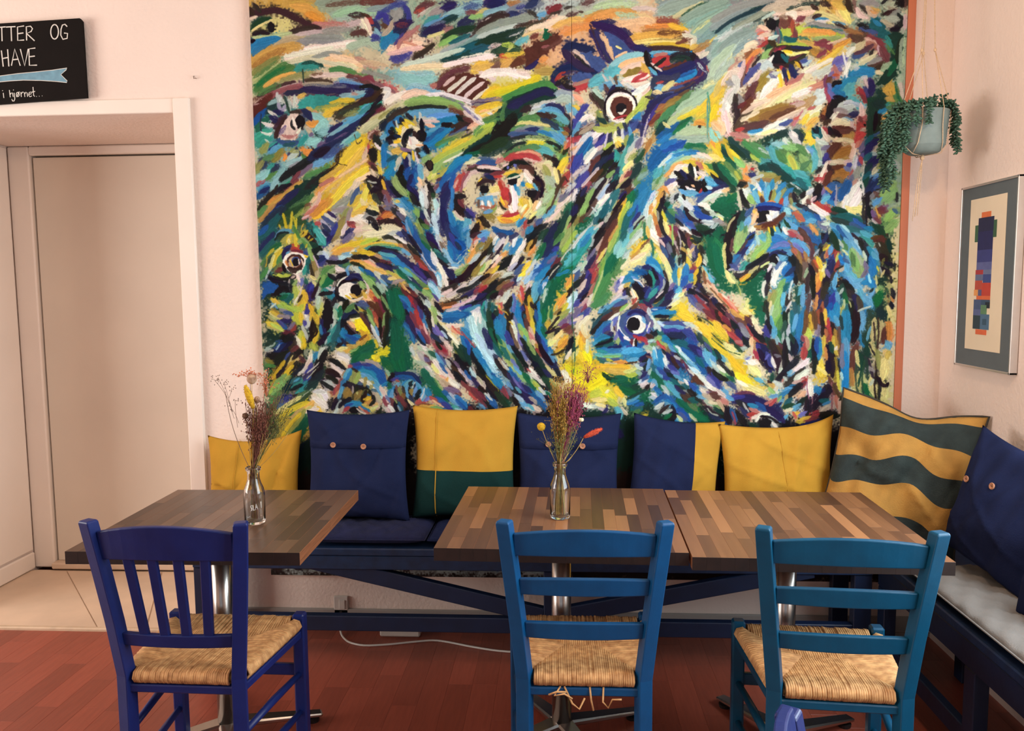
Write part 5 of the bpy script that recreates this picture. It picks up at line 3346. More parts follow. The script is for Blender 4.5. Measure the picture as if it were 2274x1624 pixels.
Gd6 70 112 76 125
Td6 74 140 80 152
G6 74 125 78 135
Or4 64 104 66 112
K4 62 112 70 108
Gw4 68 125 72 118
Yp3 74 145 74 135
L6 60 115 62 100
L5 64 125 66 135
Y5 70 160 72 146
C7 76 165 80 155
Tn4 70 92 73 88
Sb4 74 75 80 80
Gm5 72 50 78 60
Gw4 66 48 72 56
Yp3 72 62 78 68
Gd6 56 36 62 50 64 62
@540,690
#Gd 28 0 70 0 120 30 130 60 110 100 80 130 35 140
#G 155 60 195 40 195 110 165 70
#Cr 110 60 150 60 145 140 90 150 60 165 40 165
#Td 120 30 180 30 160 50 130 55
#Oc 60 162 95 130 120 150 95 165
Yp6 40 4 52 10 60 12
Y4 42 2 55 10
Y8 35 18 45 22 56 28
Lm5 42 20 55 28
Yp3 36 24 50 28
N6 56 14 66 14
Gy4 52 8 65 10
U5 56 18 62 24
Sb4 50 15 58 22
Lm9 75 5 80 12 84 20
Y5 82 5 84 15
In5 90 4 94 0
In5 88 16 92 22
W5 92 10 94 20 90 25
Gw4 86 22 90 30
Y9 102 5 106 18
Lm8 104 20 106 32 104 45
Y7 100 50 104 40 108 28
K9 100 16 102 30 98 40
C5 112 22 112 30
N5 114 15 118 30
*K 114 0 130 0 128 18 122 32 116 22
K5 108 48 116 40 124 32
Gw4 130 5 132 18 128 30
S6 132 0 136 10
G5 138 8 142 0
W3 130 25 124 38 118 48
T6 134 22 128 35 122 45
Td7 140 15 136 30 128 42
K6 142 25 146 12 155 5 165 5
N5 145 12 152 4 162 2
K4 156 9 168 7
K5 148 18 156 30 165 32
Pe6 155 18 162 24
W4 158 14 166 11
*Yb 160 14 172 9 176 14 184 32 176 36 164 28
Y8 168 28 178 38 176 45
Oc7 165 48 175 42
Br2 150 20 165 34 178 48
K3 148 22 160 34
C7 144 28 146 38
U6 150 36 162 40
U5 150 40 160 48
N4 142 42 150 50
K4 150 48 158 54
C4 160 36 168 38
C5 138 42 145 52
K5 136 52 142 48
K5 175 6 180 18 188 34
W3 182 20 190 30 196 42
Br4 172 8 178 20
Gl4 180 8 188 22
R4 190 4 194 16
Oc6 150 50 160 52 170 48
Oc5 148 58 155 60
Yp6 138 56 148 54
W9 135 65 145 68 152 74
Gw6 138 62 150 66
G10 160 62 175 52 185 45
G9 160 72 175 64
Gl~4 155 60 165 54
Yb6 188 66 194 70
Y3 190 44 194 50
Lm7 84 32 86 45
Y6 86 40 88 52
K5 92 40 98 48
W7 76 38 80 45 82 52
Gw5 88 30 92 40
Lm8 98 48 102 55
Cr6 96 65 98 58
W6 94 75 98 65
W6 86 88 92 78
Pk5 90 80 96 70
C7 103 68 106 62
W5 108 70 112 58 118 54
K8 106 85 114 70 120 58
R5 70 28 74 22
M6 62 32 72 34
Pu4 66 26 72 20
K9 60 45 68 38 74 42
B7 72 55 74 45
M5 70 58 76 52
K6 48 62 60 52 70 45
U7 50 56 56 48
N6 46 60 58 50
Wb3 48 56 52 50
Gw5 34 56 44 48
Gd6 34 50 42 46
W3 32 64 42 58
K8 35 64 50 66 60 60
K9 42 80 52 70 64 60
K8 55 88 62 75 70 62
Ol5 34 72 42 75
Gm5 34 80 44 80
Sb3 60 72 66 62
Yp6 64 82 72 68 76 64
Y6 70 78 78 70
Yp5 76 72 84 66
K5 72 70 80 60 86 58
Br4 82 66 88 72
K4 68 88 76 76
Y6 42 98 52 84 60 72
Y4 45 100 58 88 70 74
Y6 60 95 70 82
Gl6 44 108 54 98 62 92
Lm5 40 118 50 106
Gl7 42 120 52 110 60 102
Gm5 40 128 50 118
Y2 42 108 60 88
K5 50 95 58 86
K6 72 98 80 90 84 84
Gd8 60 115 70 102
K4 76 90 86 80
W4 80 92 86 86
N6 88 100 94 92 100 82
In5 88 104 96 96
In5 92 88 98 78
W2 92 90 102 82 110 74
W2 94 96 108 82
K7 100 98 108 88 114 78
Gd9 96 105 108 96 116 86
T6 72 110 82 104
Td6 70 104 80 98
L3 74 102 80 98
T5 76 120 86 114 92 110
T5 82 116 90 104
K4 72 114 84 108
K3 74 122 88 118
Gd8 92 112 104 104
N6 48 135 56 128 70 124
N5 70 128 82 124
U6 50 140 56 136
In4 52 132 66 124
Gm6 78 126 92 118
Gd7 62 138 80 132 95 118
W~2 86 124 98 114
G6 65 150 80 138
Tn6 70 155 85 142
Y7 108 140 112 146
Oc7 90 140 100 132
Yp7 80 150 95 140
W6 90 146 106 142
W9 112 115 118 122 120 130
W9 100 125 112 132 122 140
Gw6 106 118 118 118
W9 122 104 132 110
Gw6 118 102 128 106
W9 130 80 138 86
W6 128 78 142 90
W6 135 98 140 102
K5 124 70 132 74 140 80
K6 120 86 130 88 140 96
K4 120 94 130 98 138 105
K5 112 102 124 110 132 114
K4 132 74 148 84
Cr5 145 75 150 82
R4 152 84 156 80
R6 142 100 140 106
M6 132 118 138 110
R5 134 120 138 108
Or5 132 130 138 118
Or4 144 92 150 86
K7 128 142 134 132 140 126
K5 138 128 142 122
Gw4 134 145 140 132
L7 146 98 150 90 154 84
C6 142 118 144 105 148 98
L5 138 125 142 112
U8 160 82 175 80 188 90
C7 172 82 185 88 195 95
In4 160 78 175 76
Tn5 172 74 190 80
K3 158 84 165 88
O7 158 90 156 104
O6 168 90 162 104
W4 168 100 178 104 188 110
W4 178 106 190 114
Sb4 165 106 180 110 195 118
O5 178 96 175 104
O5 188 100 184 110
L5 170 90 185 96 195 104
C5 155 88 150 98
K5 144 108 154 106 164 110 178 110
Ol8 148 124 154 114
K5 152 108 160 118
Pk3 158 110 158 118
K5 160 128 164 112
Ol8 162 128 170 118
Yp3 165 120 164 118
K5 172 130 178 120
Y6 176 128 182 126
Ol5 172 134 180 122
Tn5 188 120 194 130
K4 178 138 186 132 188 122
C3 176 118 182 122
Or3 184 130 188 128
Oc5 185 145 192 138
C6 142 142 148 135 158 133 170 135 182 145
U3 145 138 156 135
.K 160 143 7 5
R5 146 144 152 140
Or3 168 140 178 148
W3 165 142 175 148
K5 138 140 146 132 156 128
Tn4 140 148 144 140
Gw4 132 150 136 142
@800,690
#G 42 40 60 0 65 20 75 60 85 90 120 130 80 110 30 90 30 60
#C 115 5 150 2 150 18 120 18
Br4 0 6 10 18 20 32
Yb9 2 22 8 28
Y7 4 38 10 32
Oc6 2 48 8 42
Br3 0 42 8 36
K4 10 8 18 24 26 42
Gl4 12 8 20 22
W4 15 20 22 32 28 46
Gw4 18 28 26 42
L3 22 24 26 34
R4 20 5 26 20
Or3 22 12 26 22
Br6 28 0 30 15
K4 28 10 30 30 32 44
Gl4 36 5 34 22
W3 32 45 34 32 36 22
M3 34 24 32 36
K8 40 0 40 18 38 35 34 52
K5 44 10 44 28 38 44
Gw~3 42 35 46 22
W3 28 50 32 52
Y4 22 44 24 52
Y4 38 52 37 58
Yb7 18 66 26 70
Yb7 28 62 40 60
Y5 22 72 26 66
Y3 38 80 44 80
Oc~4 38 82 44 84
G10 0 60 10 55 20 50
G8 0 70 12 64
G18 50 50 55 75 60 90
G14 48 20 52 60
G10 35 75 45 85
Tn5 8 72 18 76 28 84
Oc5 36 92 40 100
S4 38 88 42 95
K6 40 108 44 98 50 94
W~5 70 90 82 92
S4 68 88 78 88
U6 64 18 72 30 78 45
C3 62 20 72 32 78 48
K3 66 0 72 12
N6 68 8 76 24 84 38
In4 76 10 84 26
M5 72 2 78 14 84 30
R6 80 0 84 14 90 26
Ro5 86 22 94 34 102 44
M5 90 30 98 44
V5 82 28 90 42
K5 84 38 92 48
U4 84 32 92 44
L4 94 10 96 22
C4 92 5 94 18
W4 96 12 100 28
Pk3 92 20 96 32
K5 96 8 102 24 108 34
K4 94 2 98 10
W4 104 10 106 22
V5 106 26 112 34
Gl5 106 6 110 18
W4 112 10 118 18
K3 112 8 116 12
K6 112 18 122 32 130 42
Yp5 114 16 126 28 138 42
W3 120 22 130 30
Wb4 118 30 124 38
V4 110 24 118 36
K5 108 40 118 44 126 50
N4 104 36 114 44
Gw5 116 38 124 46
Ro8 106 48 118 56 126 64
R5 112 50 122 58
Pk5 122 46 130 56
M5 112 58 120 66
Ro4 114 60 124 70 132 80
K4 110 46 116 54
W9 92 54 100 62 108 74
W10 106 72 116 86 124 96
W8 124 98 134 106 142 110
W4 88 50 94 56
Yp5 104 78 112 88
Pe4 116 94 124 98
S5 84 52 88 56
Cr5 78 64 84 72
Br4 94 66 100 76
Pu5 92 68 98 72
G5 100 60 108 66
S6 84 62 90 70
Gw4 74 54 78 64
W5 92 78 100 88 108 100
W3 98 86 108 98 116 112
Tn4 110 95 118 104
S4 82 74 94 78
Gl4 108 100 116 112
G9 90 85 100 100 110 110
G9 105 110 115 120 125 130
Oc5 124 105 126 98
Tn6 120 102 130 110
Br~5 130 110 142 120
Pk6 130 120 138 128
Pu6 126 112 140 116
U5 120 118 130 128
L5 128 125 140 135
C6 140 125 152 135
K4 120 68 128 80 138 92
K4 128 72 138 84
Gw6 124 72 130 82
Sb4 116 66 122 76
L4 110 64 118 76
U4 116 78 124 88
Pk4 124 84 132 94
Br5 132 80 142 92 150 100
K5 136 88 146 100 154 108
Pu5 138 76 150 88
Pk5 144 84 154 96 162 106
M4 146 102 156 112 166 122
M5 160 112 172 126 182 140
R3 158 118 168 128
K6 138 64 148 80 158 94
K7 150 70 156 78
Ol4 140 58 146 64
Gd7 136 48 144 60 152 72
Cr4 134 42 140 52
W4 128 34 140 46
W6 124 22 138 22 146 20
Pe4 132 26 140 32
R2 134 24 146 34
R2 146 30 158 44 166 54
Gd6 150 52 154 64 158 78
K5 160 54 162 66 168 78
C9 120 8 135 8 150 6
U6 122 14 138 12
C9 152 28 160 38
C8 148 40 156 52
L6 152 18 158 26
U4 152 44 156 60
C8 165 58 175 70
C7 172 72 184 86 192 100
Wb14 160 10 164 28 172 44
Wb12 172 46 182 62 192 76
W7 165 4 168 18
Gw4 178 10 180 20
Wb8 168 36 178 52
Wb5 180 68 192 86
K3 180 25 184 40 192 54
N6 182 36 190 50
Gd6 184 14 188 30 194 44
K5 188 4 192 20
Td4 178 0 182 10
K6 162 84 172 96 184 112
Yb7 180 92 190 104 198 120
Lm4 174 82 182 92
K8 168 90 180 106 195 126
K6 180 84 188 96
Cr3 162 82 166 92
Wb4 160 85 166 94
Pk6 170 102 178 112
U4 152 88 160 98
N4 162 98 172 110
Gl3 176 114 184 124
K4 172 112 182 118
Yp2 180 120 184 130
W4 184 120 190 130
U5 188 130 195 140
K4 176 120 188 140
U7 50 96 62 92 72 94 82 100
N4 48 92 60 90 76 92 86 104
K4 44 98 48 92
In4 46 100 54 98
R3 52 100 56 102
C5 62 106 68 102
L6 64 108 72 102 78 106
K4 70 108 74 103
W3 76 110 79 104
K3 78 112 80 106
L6 82 106 86 116
C4 84 112 88 118
L5 48 112 54 106
K5 50 112 56 122
M4 52 110 54 118
O5 56 114 60 124
W3 60 112 64 118
K4 62 112 66 128
L6 68 110 70 124
K4 71 112 72 120
L5 80 112 78 122
Ol5 74 120 74 114
K5 86 116 82 126
L6 92 118 90 128
C5 94 112 98 122
S3 94 108 96 112
W2 88 126 92 114
V4 98 126 94 130
N5 72 124 76 132
Ol6 60 130 62 122
Cr5 70 130 76 136
W2 64 130 68 138 72 146
K6 66 132 68 148
Br5 58 128 62 140
M6 56 124 64 136
Td5 56 134 60 146
L3 54 138 58 146
Y3 56 146 60 148
W3 52 138 56 142
C5 42 120 48 112
L5 44 126 46 116
Gl4 46 128 52 132
M5 44 128 50 138
K4 50 134 54 146
G5 40 104 44 110
R6 82 134 92 134
Br4 86 136 98 136
Gl6 84 142 100 140
Oc4 88 138 104 138
Gl5 104 140 116 142
K4 80 144 90 144 100 146
Tn4 78 140 86 142
Pk4 100 144 110 146
C7 118 144 126 146
L5 112 146 120 150
R4 100 124 108 128 118 134
Pe3 106 130 118 138
U6 112 126 122 134 132 142
In5 120 134 132 144
L4 130 146 142 148
T5 134 138 142 144
U5 140 130 150 140
Wb4 138 142 148 146
M4 158 140 164 146
C5 20 86 26 90
U8 6 80 18 82 28 90 36 102
U6 26 96 36 106
C5 0 86 14 90 26 104
In4 4 78 14 78
L4 8 92 20 100 28 112
W4 0 100 12 106 20 112
O4 8 98 6 108
O4 18 104 15 112
W3 10 102 16 106
C4 32 108 38 104
Pk5 28 110 34 122 40 132
Gw4 24 112 32 126
L3 20 108 28 120
M4 34 126 38 136
V4 38 124 42 130
W8 42 138 48 146
Pk5 40 142 46 150
K5 0 112 8 114 16 120
O5 4 120 10 116
K6 4 130 8 118
Y5 6 128 14 126
Oc5 8 134 16 130
K4 14 136 20 130 18 122
Tn5 24 120 28 130
Tn5 20 138 28 142
Yp4 16 142 24 138
K4 26 148 30 142
Oc4 4 136 12 140
C3 2 138 10 144
R3 6 144 12 148
@1060,690
#Wb -5 -5 12 0 30 50 50 110 40 130 0 70
#Cr 90 15 150 0 165 20 150 60 130 100 105 60
#Y 120 40 160 35 165 60 195 75 195 145 140 135 125 90 115 70
Wb12 4 8 8 28 14 42
Wb12 12 48 24 64 32 78
Wb10 30 76 40 92 46 108
W5 2 4 4 16
T4 6 0 12 12
Gw4 14 0 16 14
Gd8 16 0 20 22 28 40
G6 18 26 26 44 36 62
Td5 22 48 32 64
K5 22 6 26 14
N7 9 26 14 38 20 52
N5 14 46 20 54
K6 24 30 32 44 38 56
U6 26 18 30 10
C10 28 14 32 30 36 44
C7 36 10 40 22 38 34
C5 28 32 38 40
L4 36 44 44 58
R4 32 0 35 4
K5 42 0 46 16 44 30
K5 44 28 48 44 54 54
Br5 48 22 54 38 58 52
In6 42 30 46 40 52 50
W5 50 14 54 30 60 46
W4 60 44 66 58
Y3 46 16 50 20
Y2 40 2 44 6
V6 54 8 60 22 64 38
C9 58 -2 62 14
C5 60 12 66 22
Gl7 60 20 66 32 72 44
Lm4 62 30 68 40
V5 60 36 66 52
K6 66 2 70 16 74 28
Td4 68 8 72 24
L4 68 38 74 52
K5 64 42 72 54
Rs5 72 2 74 14
Y9 78 0 82 16
Yb6 80 14 82 30
Br5 70 14 76 28
Pk6 76 26 82 38
Ro4 76 34 84 48
Pk5 80 44 86 56
K4 82 10 86 24
K3 84 38 86 30
C8 88 4 90 18
U5 84 2 86 14
C8 88 20 92 36
C8 92 38 96 52
C8 96 50 104 62
U5 94 44 100 56
L5 104 62 110 72
K4 85 36 90 48 94 58
N5 86 34 90 44
G6 96 2 96 20
G4 106 10 104 0
Td5 96 20 98 34
Gl3 102 8 104 0
G5 94 26 100 38
Y4 84 48 88 58 92 66
Oc4 86 56 92 64
R4 85 55 88 60
R4 90 60 92 68
Cr5 90 68 98 78 104 86
Yp7 98 80 106 88 114 94
W4 94 70 100 74
N7 94 60 104 74 114 86
K7 90 52 98 66 108 78
K5 112 84 118 92 124 100
W9 122 88 128 94 134 102
K8 66 52 78 66 88 80
Gd8 72 50 82 64 92 80 98 92
Gl4 72 44 78 54 84 64
K6 82 76 92 92
W4 60 56 66 66 74 78
V5 64 60 70 70
K5 56 56 64 70 72 84
K4 52 54 58 66
L5 44 50 50 62 58 74
Gd5 50 62 58 76 66 88
Gl8 32 42 38 54 44 64
Lm8 40 56 48 70 56 82
Lm5 54 80 62 92
Gl5 60 88 68 100
G4 28 36 34 46
Td5 36 54 44 68
V4 50 72 58 84
L4 54 82 62 90
K4 70 82 74 90
R3 72 84 76 88
W4 74 90 80 98
W4 76 84 84 92
N6 24 64 32 74 40 88
K7 26 70 36 84 46 98
Tn4 32 70 40 82
Gw3 36 74 44 84
N5 44 90 52 104 58 112
C4 48 84 54 98
V6 52 96 60 106 66 112
U4 50 90 58 100
G6 66 90 76 102 84 112
K6 86 82 96 96 108 112
Gd7 94 96 106 108 114 118
N5 96 86 104 94
O5 106 100 114 110
Yp5 110 100 118 108
K4 110 98 120 102
K5 82 98 92 108 100 116
Gl6 78 100 86 108 94 118
Lm5 82 104 90 112
W5 80 94 90 102 98 110
W4 90 112 100 122
K4 92 108 104 118 114 124
Wb5 98 116 108 124 116 130
G7 100 118 110 130 116 138
K5 96 124 106 130
U7 70 110 78 118 84 126
N8 60 116 70 124 80 134
In5 62 106 70 116
K6 52 112 62 120
L4 56 112 62 118
K5 48 106 54 116
N5 66 108 76 116
U5 84 124 92 132 100 142
L4 88 118 96 128
Tn4 76 126 84 132
Pk6 80 138 90 144
L5 62 130 72 138
Wb6 56 122 64 130
W4 72 140 82 144
Tl4 74 136 80 142
K6 48 124 54 130 60 138
Gd6 40 122 48 128
R6 38 112 44 124
M4 36 112 40 122
Pu4 44 114 48 122
L4 44 104 50 112
C9 6 70 12 82
U8 18 90 26 102 34 112
C8 22 96 32 108
C6 10 80 18 92
L4 14 86 20 96
Yb8 14 100 22 112 32 124
Y4 8 92 14 100
K6 4 84 10 94
K8 10 98 20 112 34 130
K6 0 76 8 90
Gd6 26 118 38 132 44 140
Pk6 4 102 10 110
Tn4 0 96 6 104
K4 4 110 12 118
U6 14 124 24 134
M5 2 118 10 128
W3 12 120 20 128
L4 4 136 10 142
Y10 100 18 104 26
Yp6 106 22 116 14
Yp6 100 40 110 30 118 22
K3 102 28 110 18 118 8
K5 112 36 116 28 120 26
K4 100 32 110 28
Yp6 112 40 122 30
Y6 118 50 126 40
Or6 118 56 128 44
Yp6 104 50 112 44
Y5 112 62 120 56
Pu5 120 20 128 14
M5 122 24 130 20
Br~6 126 28 134 24
Pu6 132 10 140 6
In4 146 10 152 4
V4 136 18 142 14
Pk5 140 14 150 8
Cr6 148 22 158 10
M4 132 32 138 28
O5 120 6 128 2
Ol4 112 4 120 -2
K3 116 6 120 2
K5 128 60 134 50 137 38
Gd3 124 76 128 64 130 58
Gd4 138 58 140 48
K3 106 64 116 62 126 56
W5 128 68 134 58
Yp5 142 50 146 38
Y8 150 40 150 52
Or6 152 34 154 44
Y8 145 60 150 70
Yp6 138 68 144 60
Yb12 128 80 140 88 150 82
Yb12 140 100 155 96 165 86
Yb14 160 110 175 100 185 90
Lm10 165 122 180 118 190 125
Yp6 170 130 185 128
Yb9 155 62 162 72
Cr4 152 22 156 36
G1 136 20 137 90
Y5 134 92 140 98
Gw4 158 44 158 58
Gl4 180 84 194 80
Gd5 182 92 190 98
W6 150 134 165 138
Gw5 168 138 185 140
N4 184 142 186 138
S5 145 125 150 138
@1320,690
#C 0 45 20 20 40 5 80 0 90 20 90 50 75 65 40 70 0 60
#G 10 85 60 85 90 120 100 145 60 150 48 120 20 105
#C 85 40 110 30 140 40 165 80 185 115 150 120 110 80
#Y 115 -5 195 55 195 75 160 40 140 15 105 5
#G 100 85 125 105 150 140 165 165 130 165 105 120
Td6 -2 24 12 10 24 0
K4 -4 34 8 18 22 6
Br5 12 12 22 4
W3 22 14 28 8
C9 2 40 12 26 22 16
Tl4 0 48 10 36
In8 14 34 22 22
Br6 8 40 20 32
N5 20 36 28 30
W5 26 18 26 28
V5 28 20 32 12
Pu4 32 28 34 16
W3 36 10 34 26
Yp4 28 28 34 42
Lm4 33 34 34 46
W3 30 24 34 36
V4 30 40 34 30
In5 36 30 40 42
U6 40 32 48 38
W6 38 26 46 36
W4 44 38 50 42
U5 42 44 50 50
C6 2 44 12 38 22 38
Gd5 2 52 14 48 26 42
K3 2 50 16 46 26 40
Td5 16 50 26 48
N5 20 54 30 54 38 52
M4 30 56 38 58
B3 28 24 30 28
oSb 5 58 19 19 18
.Sb 58 19 16 16
.W 60 20 14 14
.K 56 19 9 10
L5 70 11 72 16
W3 65 10 67 16
W5 56 30 66 30 72 24
K3 48 24 54 30
In4 44 24 50 32 62 36 72 32
In4 46 8 54 3 64 2
N4 48 6 58 1 70 4 76 10
Pu4 74 6 80 16 82 24
V4 76 22 78 30
W2 80 18 76 28
Gw4 82 8 88 18 86 26
K4 82 32 88 34 90 28
B5 76 36 82 38
R5 58 36 66 40
R4 66 38 72 42
M4 54 42 54 48
W4 56 50 58 42
K3 60 50 60 42
Or3 64 44 68 48
R4 72 40 76 46
U5 62 52 70 48
In5 48 52 58 54
Gw5 78 44 84 42
C6 8 58 24 58 40 58
L9 40 60 54 58 68 58
C5 50 64 64 64 74 60
Tl4 2 64 20 66 38 64
T4 6 58 16 60
Sb4 8 70 22 72 36 70
Gl3 16 66 34 66
Y4 18 70 26 74
Td4 4 68 14 74 28 76
K2 24 74 44 76 62 74
Or4 30 74 44 74
Gw3 16 76 30 77
Y10 4 82 25 82 50 82
Oc7 20 86 44 88
Yp6 45 88 58 84
Lm5 48 94 60 92
L4 50 72 62 70
K6 70 76 74 70 78 64
N5 66 70 76 64
M3 76 66 82 68
K4 72 84 74 74
Sb4 66 80 72 76
Gw5 60 80 68 84
S5 62 90 68 92
L4 76 84 78 72
Gw4 78 92 82 84
Gm6 78 56 86 50
S6 74 52 82 56
Pk4 76 58 82 60
Gl6 90 42 96 38
Td5 92 30 98 34
Gw5 90 20 94 28
Yp5 90 12 104 10
K3 96 14 106 15
Yp3 98 20 106 18
Wb5 92 16 100 22
C7 84 4 100 3 114 3
W2 84 -2 90 -2
K4 90 8 104 8
W5 85 52 88 62 92 72
L5 86 60 90 74
C8 94 58 96 70 98 82
C6 88 74 90 84
W3 98 58 102 66
W3 102 64 104 72
K3 98 56 102 62
R4 90 44 96 50 102 56
Or3 100 48 104 54
Lm4 102 48 108 52
Ol4 106 54 110 62
Gl3 92 40 98 48
Td8 84 82 92 96
G10 84 90 92 102 100 114
L6 90 86 96 94
U6 92 84 100 90
Sb6 96 88 106 96
Wb6 102 76 108 86 114 90
W4 100 70 104 78
N6 104 62 112 72 118 78
N8 112 60 120 70 130 80
K6 118 62 126 72
B4 112 68 120 80
Gw4 116 66 124 70
Br3 126 72 132 80
In6 108 80 116 86
N5 102 86 110 92
K6 106 92 116 98
In4 102 96 114 100
V5 112 88 120 92
In9 100 26 112 28 126 26
N8 106 34 120 36 134 36
In7 128 30 140 36 146 44
L5 100 24 114 22 128 26
Sb5 100 18 120 18 136 20
K4 104 40 116 42
C7 100 38 106 42
C6 106 46 118 54
Td8 112 44 126 48 138 54
U8 140 46 148 56
N6 136 50 148 56 154 62
U7 126 54 138 64 146 72
Td6 120 58 132 70 142 80
In5 150 58 156 66
T4 116 52 126 62
L4 108 50 116 58
W5 122 58 134 70 142 78
Wb5 126 62 138 74
W4 118 52 124 58
C4 130 78 142 86
L4 136 74 148 86
W8 140 84 150 92
W8 146 92 156 98 162 104
Wb6 134 80 146 88
U6 150 78 158 88
Td5 148 70 156 80
In7 164 94 172 104 182 112
V6 164 98 174 108
W7 160 104 168 112
W5 166 110 174 114
Br5 142 92 148 100 156 106
Br5 144 98 152 104
N4 132 80 140 92
M3 128 74 134 84
Pk4 136 86 142 92
Gw6 138 20 148 26 154 34
Gw5 130 18 142 22
Gy4 148 32 158 44
Gd6 150 34 158 44 166 52
Gm4 158 40 168 52
Gd5 160 50 172 62 180 72
L8 162 62 168 68
Gw6 168 72 174 80
L5 158 62 166 76
Sb4 160 48 168 58
Gw6 172 80 180 88
Td4 172 60 178 70
K5 178 72 184 82 194 92
Gl4 182 88 190 94
Gl5 186 96 194 100
K4 170 86 178 94 190 100
B4 164 82 172 92 182 98
Gw5 176 92 182 96
Yp8 180 60 190 72
Y12 150 20 165 34
Y12 165 40 180 54 194 66
Y9 125 5 140 12
Yp5 190 76 196 84
S5 180 76 190 84
Gd1 156 10 175 24 194 38
Gd1 168 32 185 48 195 55
K3 150 12 154 14
R~5 165 8 175 16
M6 160 0 172 10
Ro6 178 18 190 28
K6 180 6 192 20
M5 174 4 184 16
Pk4 188 30 195 36
G6 182 34 195 42
Wb7 66 104 72 102
W6 64 108 72 106 78 100
Pk3 70 112 78 108
K5 74 112 78 108
C5 74 94 78 96
Sb5 70 100 76 94
C4 78 102 82 100
N4 68 96 74 90
Pk5 82 110 88 104
L4 86 100 90 108
U5 88 112 94 118
C5 90 116 96 120
W6 84 120 90 124
Gw5 82 126 90 128
L4 92 122 98 128
N4 88 130 94 126 100 122
U6 86 132 96 126 104 122
U7 104 122 112 132 120 142
C5 106 130 116 138
L4 106 134 118 144
U7 118 142 128 150 138 160
Sb5 124 148 132 156
Gw6 90 140 98 134
S5 94 144 104 140
K4 96 146 106 138
K6 112 138 114 148 116 160
K3 108 156 118 150
L4 118 158 122 154
Gw5 100 148 110 144
G4 102 154 110 150
C5 118 160 126 164
Yp4 120 152 126 158
Cr5 138 150 146 158
Gd5 48 115 62 110
G8 30 100 44 98
Gd~3 15 95 30 98
G10 40 112 55 118
C4 48 134 60 130
U4 60 136 68 134
Td5 54 140 66 140
L3 48 132 62 124
Gd3 50 126 70 116
Y4 70 152 76 150
Gm5 56 150 64 144
L7 32 140 36 146 38 156
Cr4 40 140 46 148
Yp5 42 128 44 136
Y8 30 112 38 122
Yb14 10 110 20 120 30 130
Lm8 22 128 30 134
W5 16 118 20 116
Yp6 4 135 14 138
W5 8 142 18 144
N4 14 146 18 142
T6 105 105 114 112
T6 112 114 122 120
Tl6 104 104 116 116 128 132
G8 120 128 134 138 146 148
Gm6 136 134 146 142
G7 145 150 160 158
Gw5 98 110 106 120
K6 116 96 124 104
Td6 112 100 122 108
Pk5 122 102 128 108
W4 130 100 136 106
L4 116 94 126 100
U5 138 106 146 114
Td6 128 108 136 116
Gd6 122 110 130 116
C4 148 116 154 122
Gw5 130 116 140 120
K8 128 120 136 128
K6 136 116 146 124
Br8 128 122 136 130
N5 118 110 128 118
Td7 138 128 148 130
K5 148 128 160 132
Br5 154 126 166 138
Pk6 154 112 164 118
Pu5 164 118 174 122
L6 150 124 160 126
M4 166 122 176 118
Tn6 158 122 170 128
Pk6 178 130 188 128
Ro4 184 132 192 134
S5 160 130 168 136
K5 160 138 172 148 184 156
N6 168 150 180 158
W2 164 142 176 150
Gm6 174 134 182 140
Cr5 166 132 176 134
Gd5 176 142 184 148
U5 184 158 192 164
L4 182 112 190 118
@1580,690
#Cr 20 65 60 40 75 45 85 95 95 120 60 120 40 105
#Y 0 20 20 35 40 55 60 95 80 115 50 120 35 95 20 70
#W 95 120 140 60 145 100 185 110 185 150 120 150
#C 112 0 140 0 130 50 122 65 112 40
#Y 150 75 168 75 168 105 150 100
M6 0 0 8 10
K7 6 0 14 12 22 22
R6 12 4 20 14
M6 18 10 26 20
Pu5 30 5 40 16
Or5 30 0 42 10
Br5 36 12 48 20
Yp9 44 0 54 4
Y5 52 8 46 12
K6 28 14 36 26 44 36
N7 36 28 46 42 52 48
Pu7 42 20 50 30
Gy5 44 26 52 36
Br6 50 10 56 18
N5 54 22 64 34
K6 56 26 66 38
M5 22 26 32 36
R7 24 30 36 42 44 50
Or4 18 22 26 28
Ro5 36 44 44 46
K5 46 40 52 50
R3 50 22 60 38 70 44
Cr7 60 12 64 20
Cr6 64 22 70 32
Gd4 22 38 30 44
G8 66 2 74 8 72 18
K6 84 10 82 28 80 36
In6 78 24 82 36
Gw4 78 12 80 4
K3 80 2 82 12
Y12 6 20 20 38
Yp10 22 50 40 64
Y8 28 70 44 88
Yb10 42 94 56 106
Yp9 50 108 72 118
Yp9 60 84 68 92
W6 52 72 60 76
W5 40 102 50 108
Gw4 50 70 56 66
V3 50 70 54 68
Gw6 38 58 48 54
Cr5 58 48 58 60
Pe6 58 40 58 48
R5 62 58 66 68
Or4 62 46 64 56
Gd4 34 50 42 58
Gd1 0 40 20 56 42 64
Gd1 54 92 70 102 82 110
Gl8 90 8 94 0
Gl8 92 22 98 10
Gm8 96 26 100 12
G7 96 32 100 46
L6 90 24 90 36
A6 94 40 98 50
L4 88 20 86 10
K5 105 2 106 20 104 40
Gd5 106 20 106 50
W4 112 5 112 18
Gw4 103 46 104 34
Gw5 112 22 110 34
Td6 116 6 118 30
L5 122 8 118 26
C6 130 6 128 24 126 40
C6 124 44 122 60
Br5 136 0 136 20 132 34
Y6 142 8 144 24
Lm6 140 28 142 40
Gl5 142 42 140 54
G8 144 58 142 68
M4 130 38 134 44
R6 134 50 132 66
Ro5 136 40 138 52
K6 148 44 148 60 150 80
Br6 148 4 150 22
Rs5 154 2 156 14
K5 158 4 160 20 160 36
Y4 164 0 166 18
R4 168 14 168 24
Pu4 156 24 154 36
Bt4 164 28 166 36
U6 152 42 154 60
C4 156 48 154 66
C7 172 2 178 12
L5 178 10 184 22
R5 170 26 172 40
M4 166 44 170 36
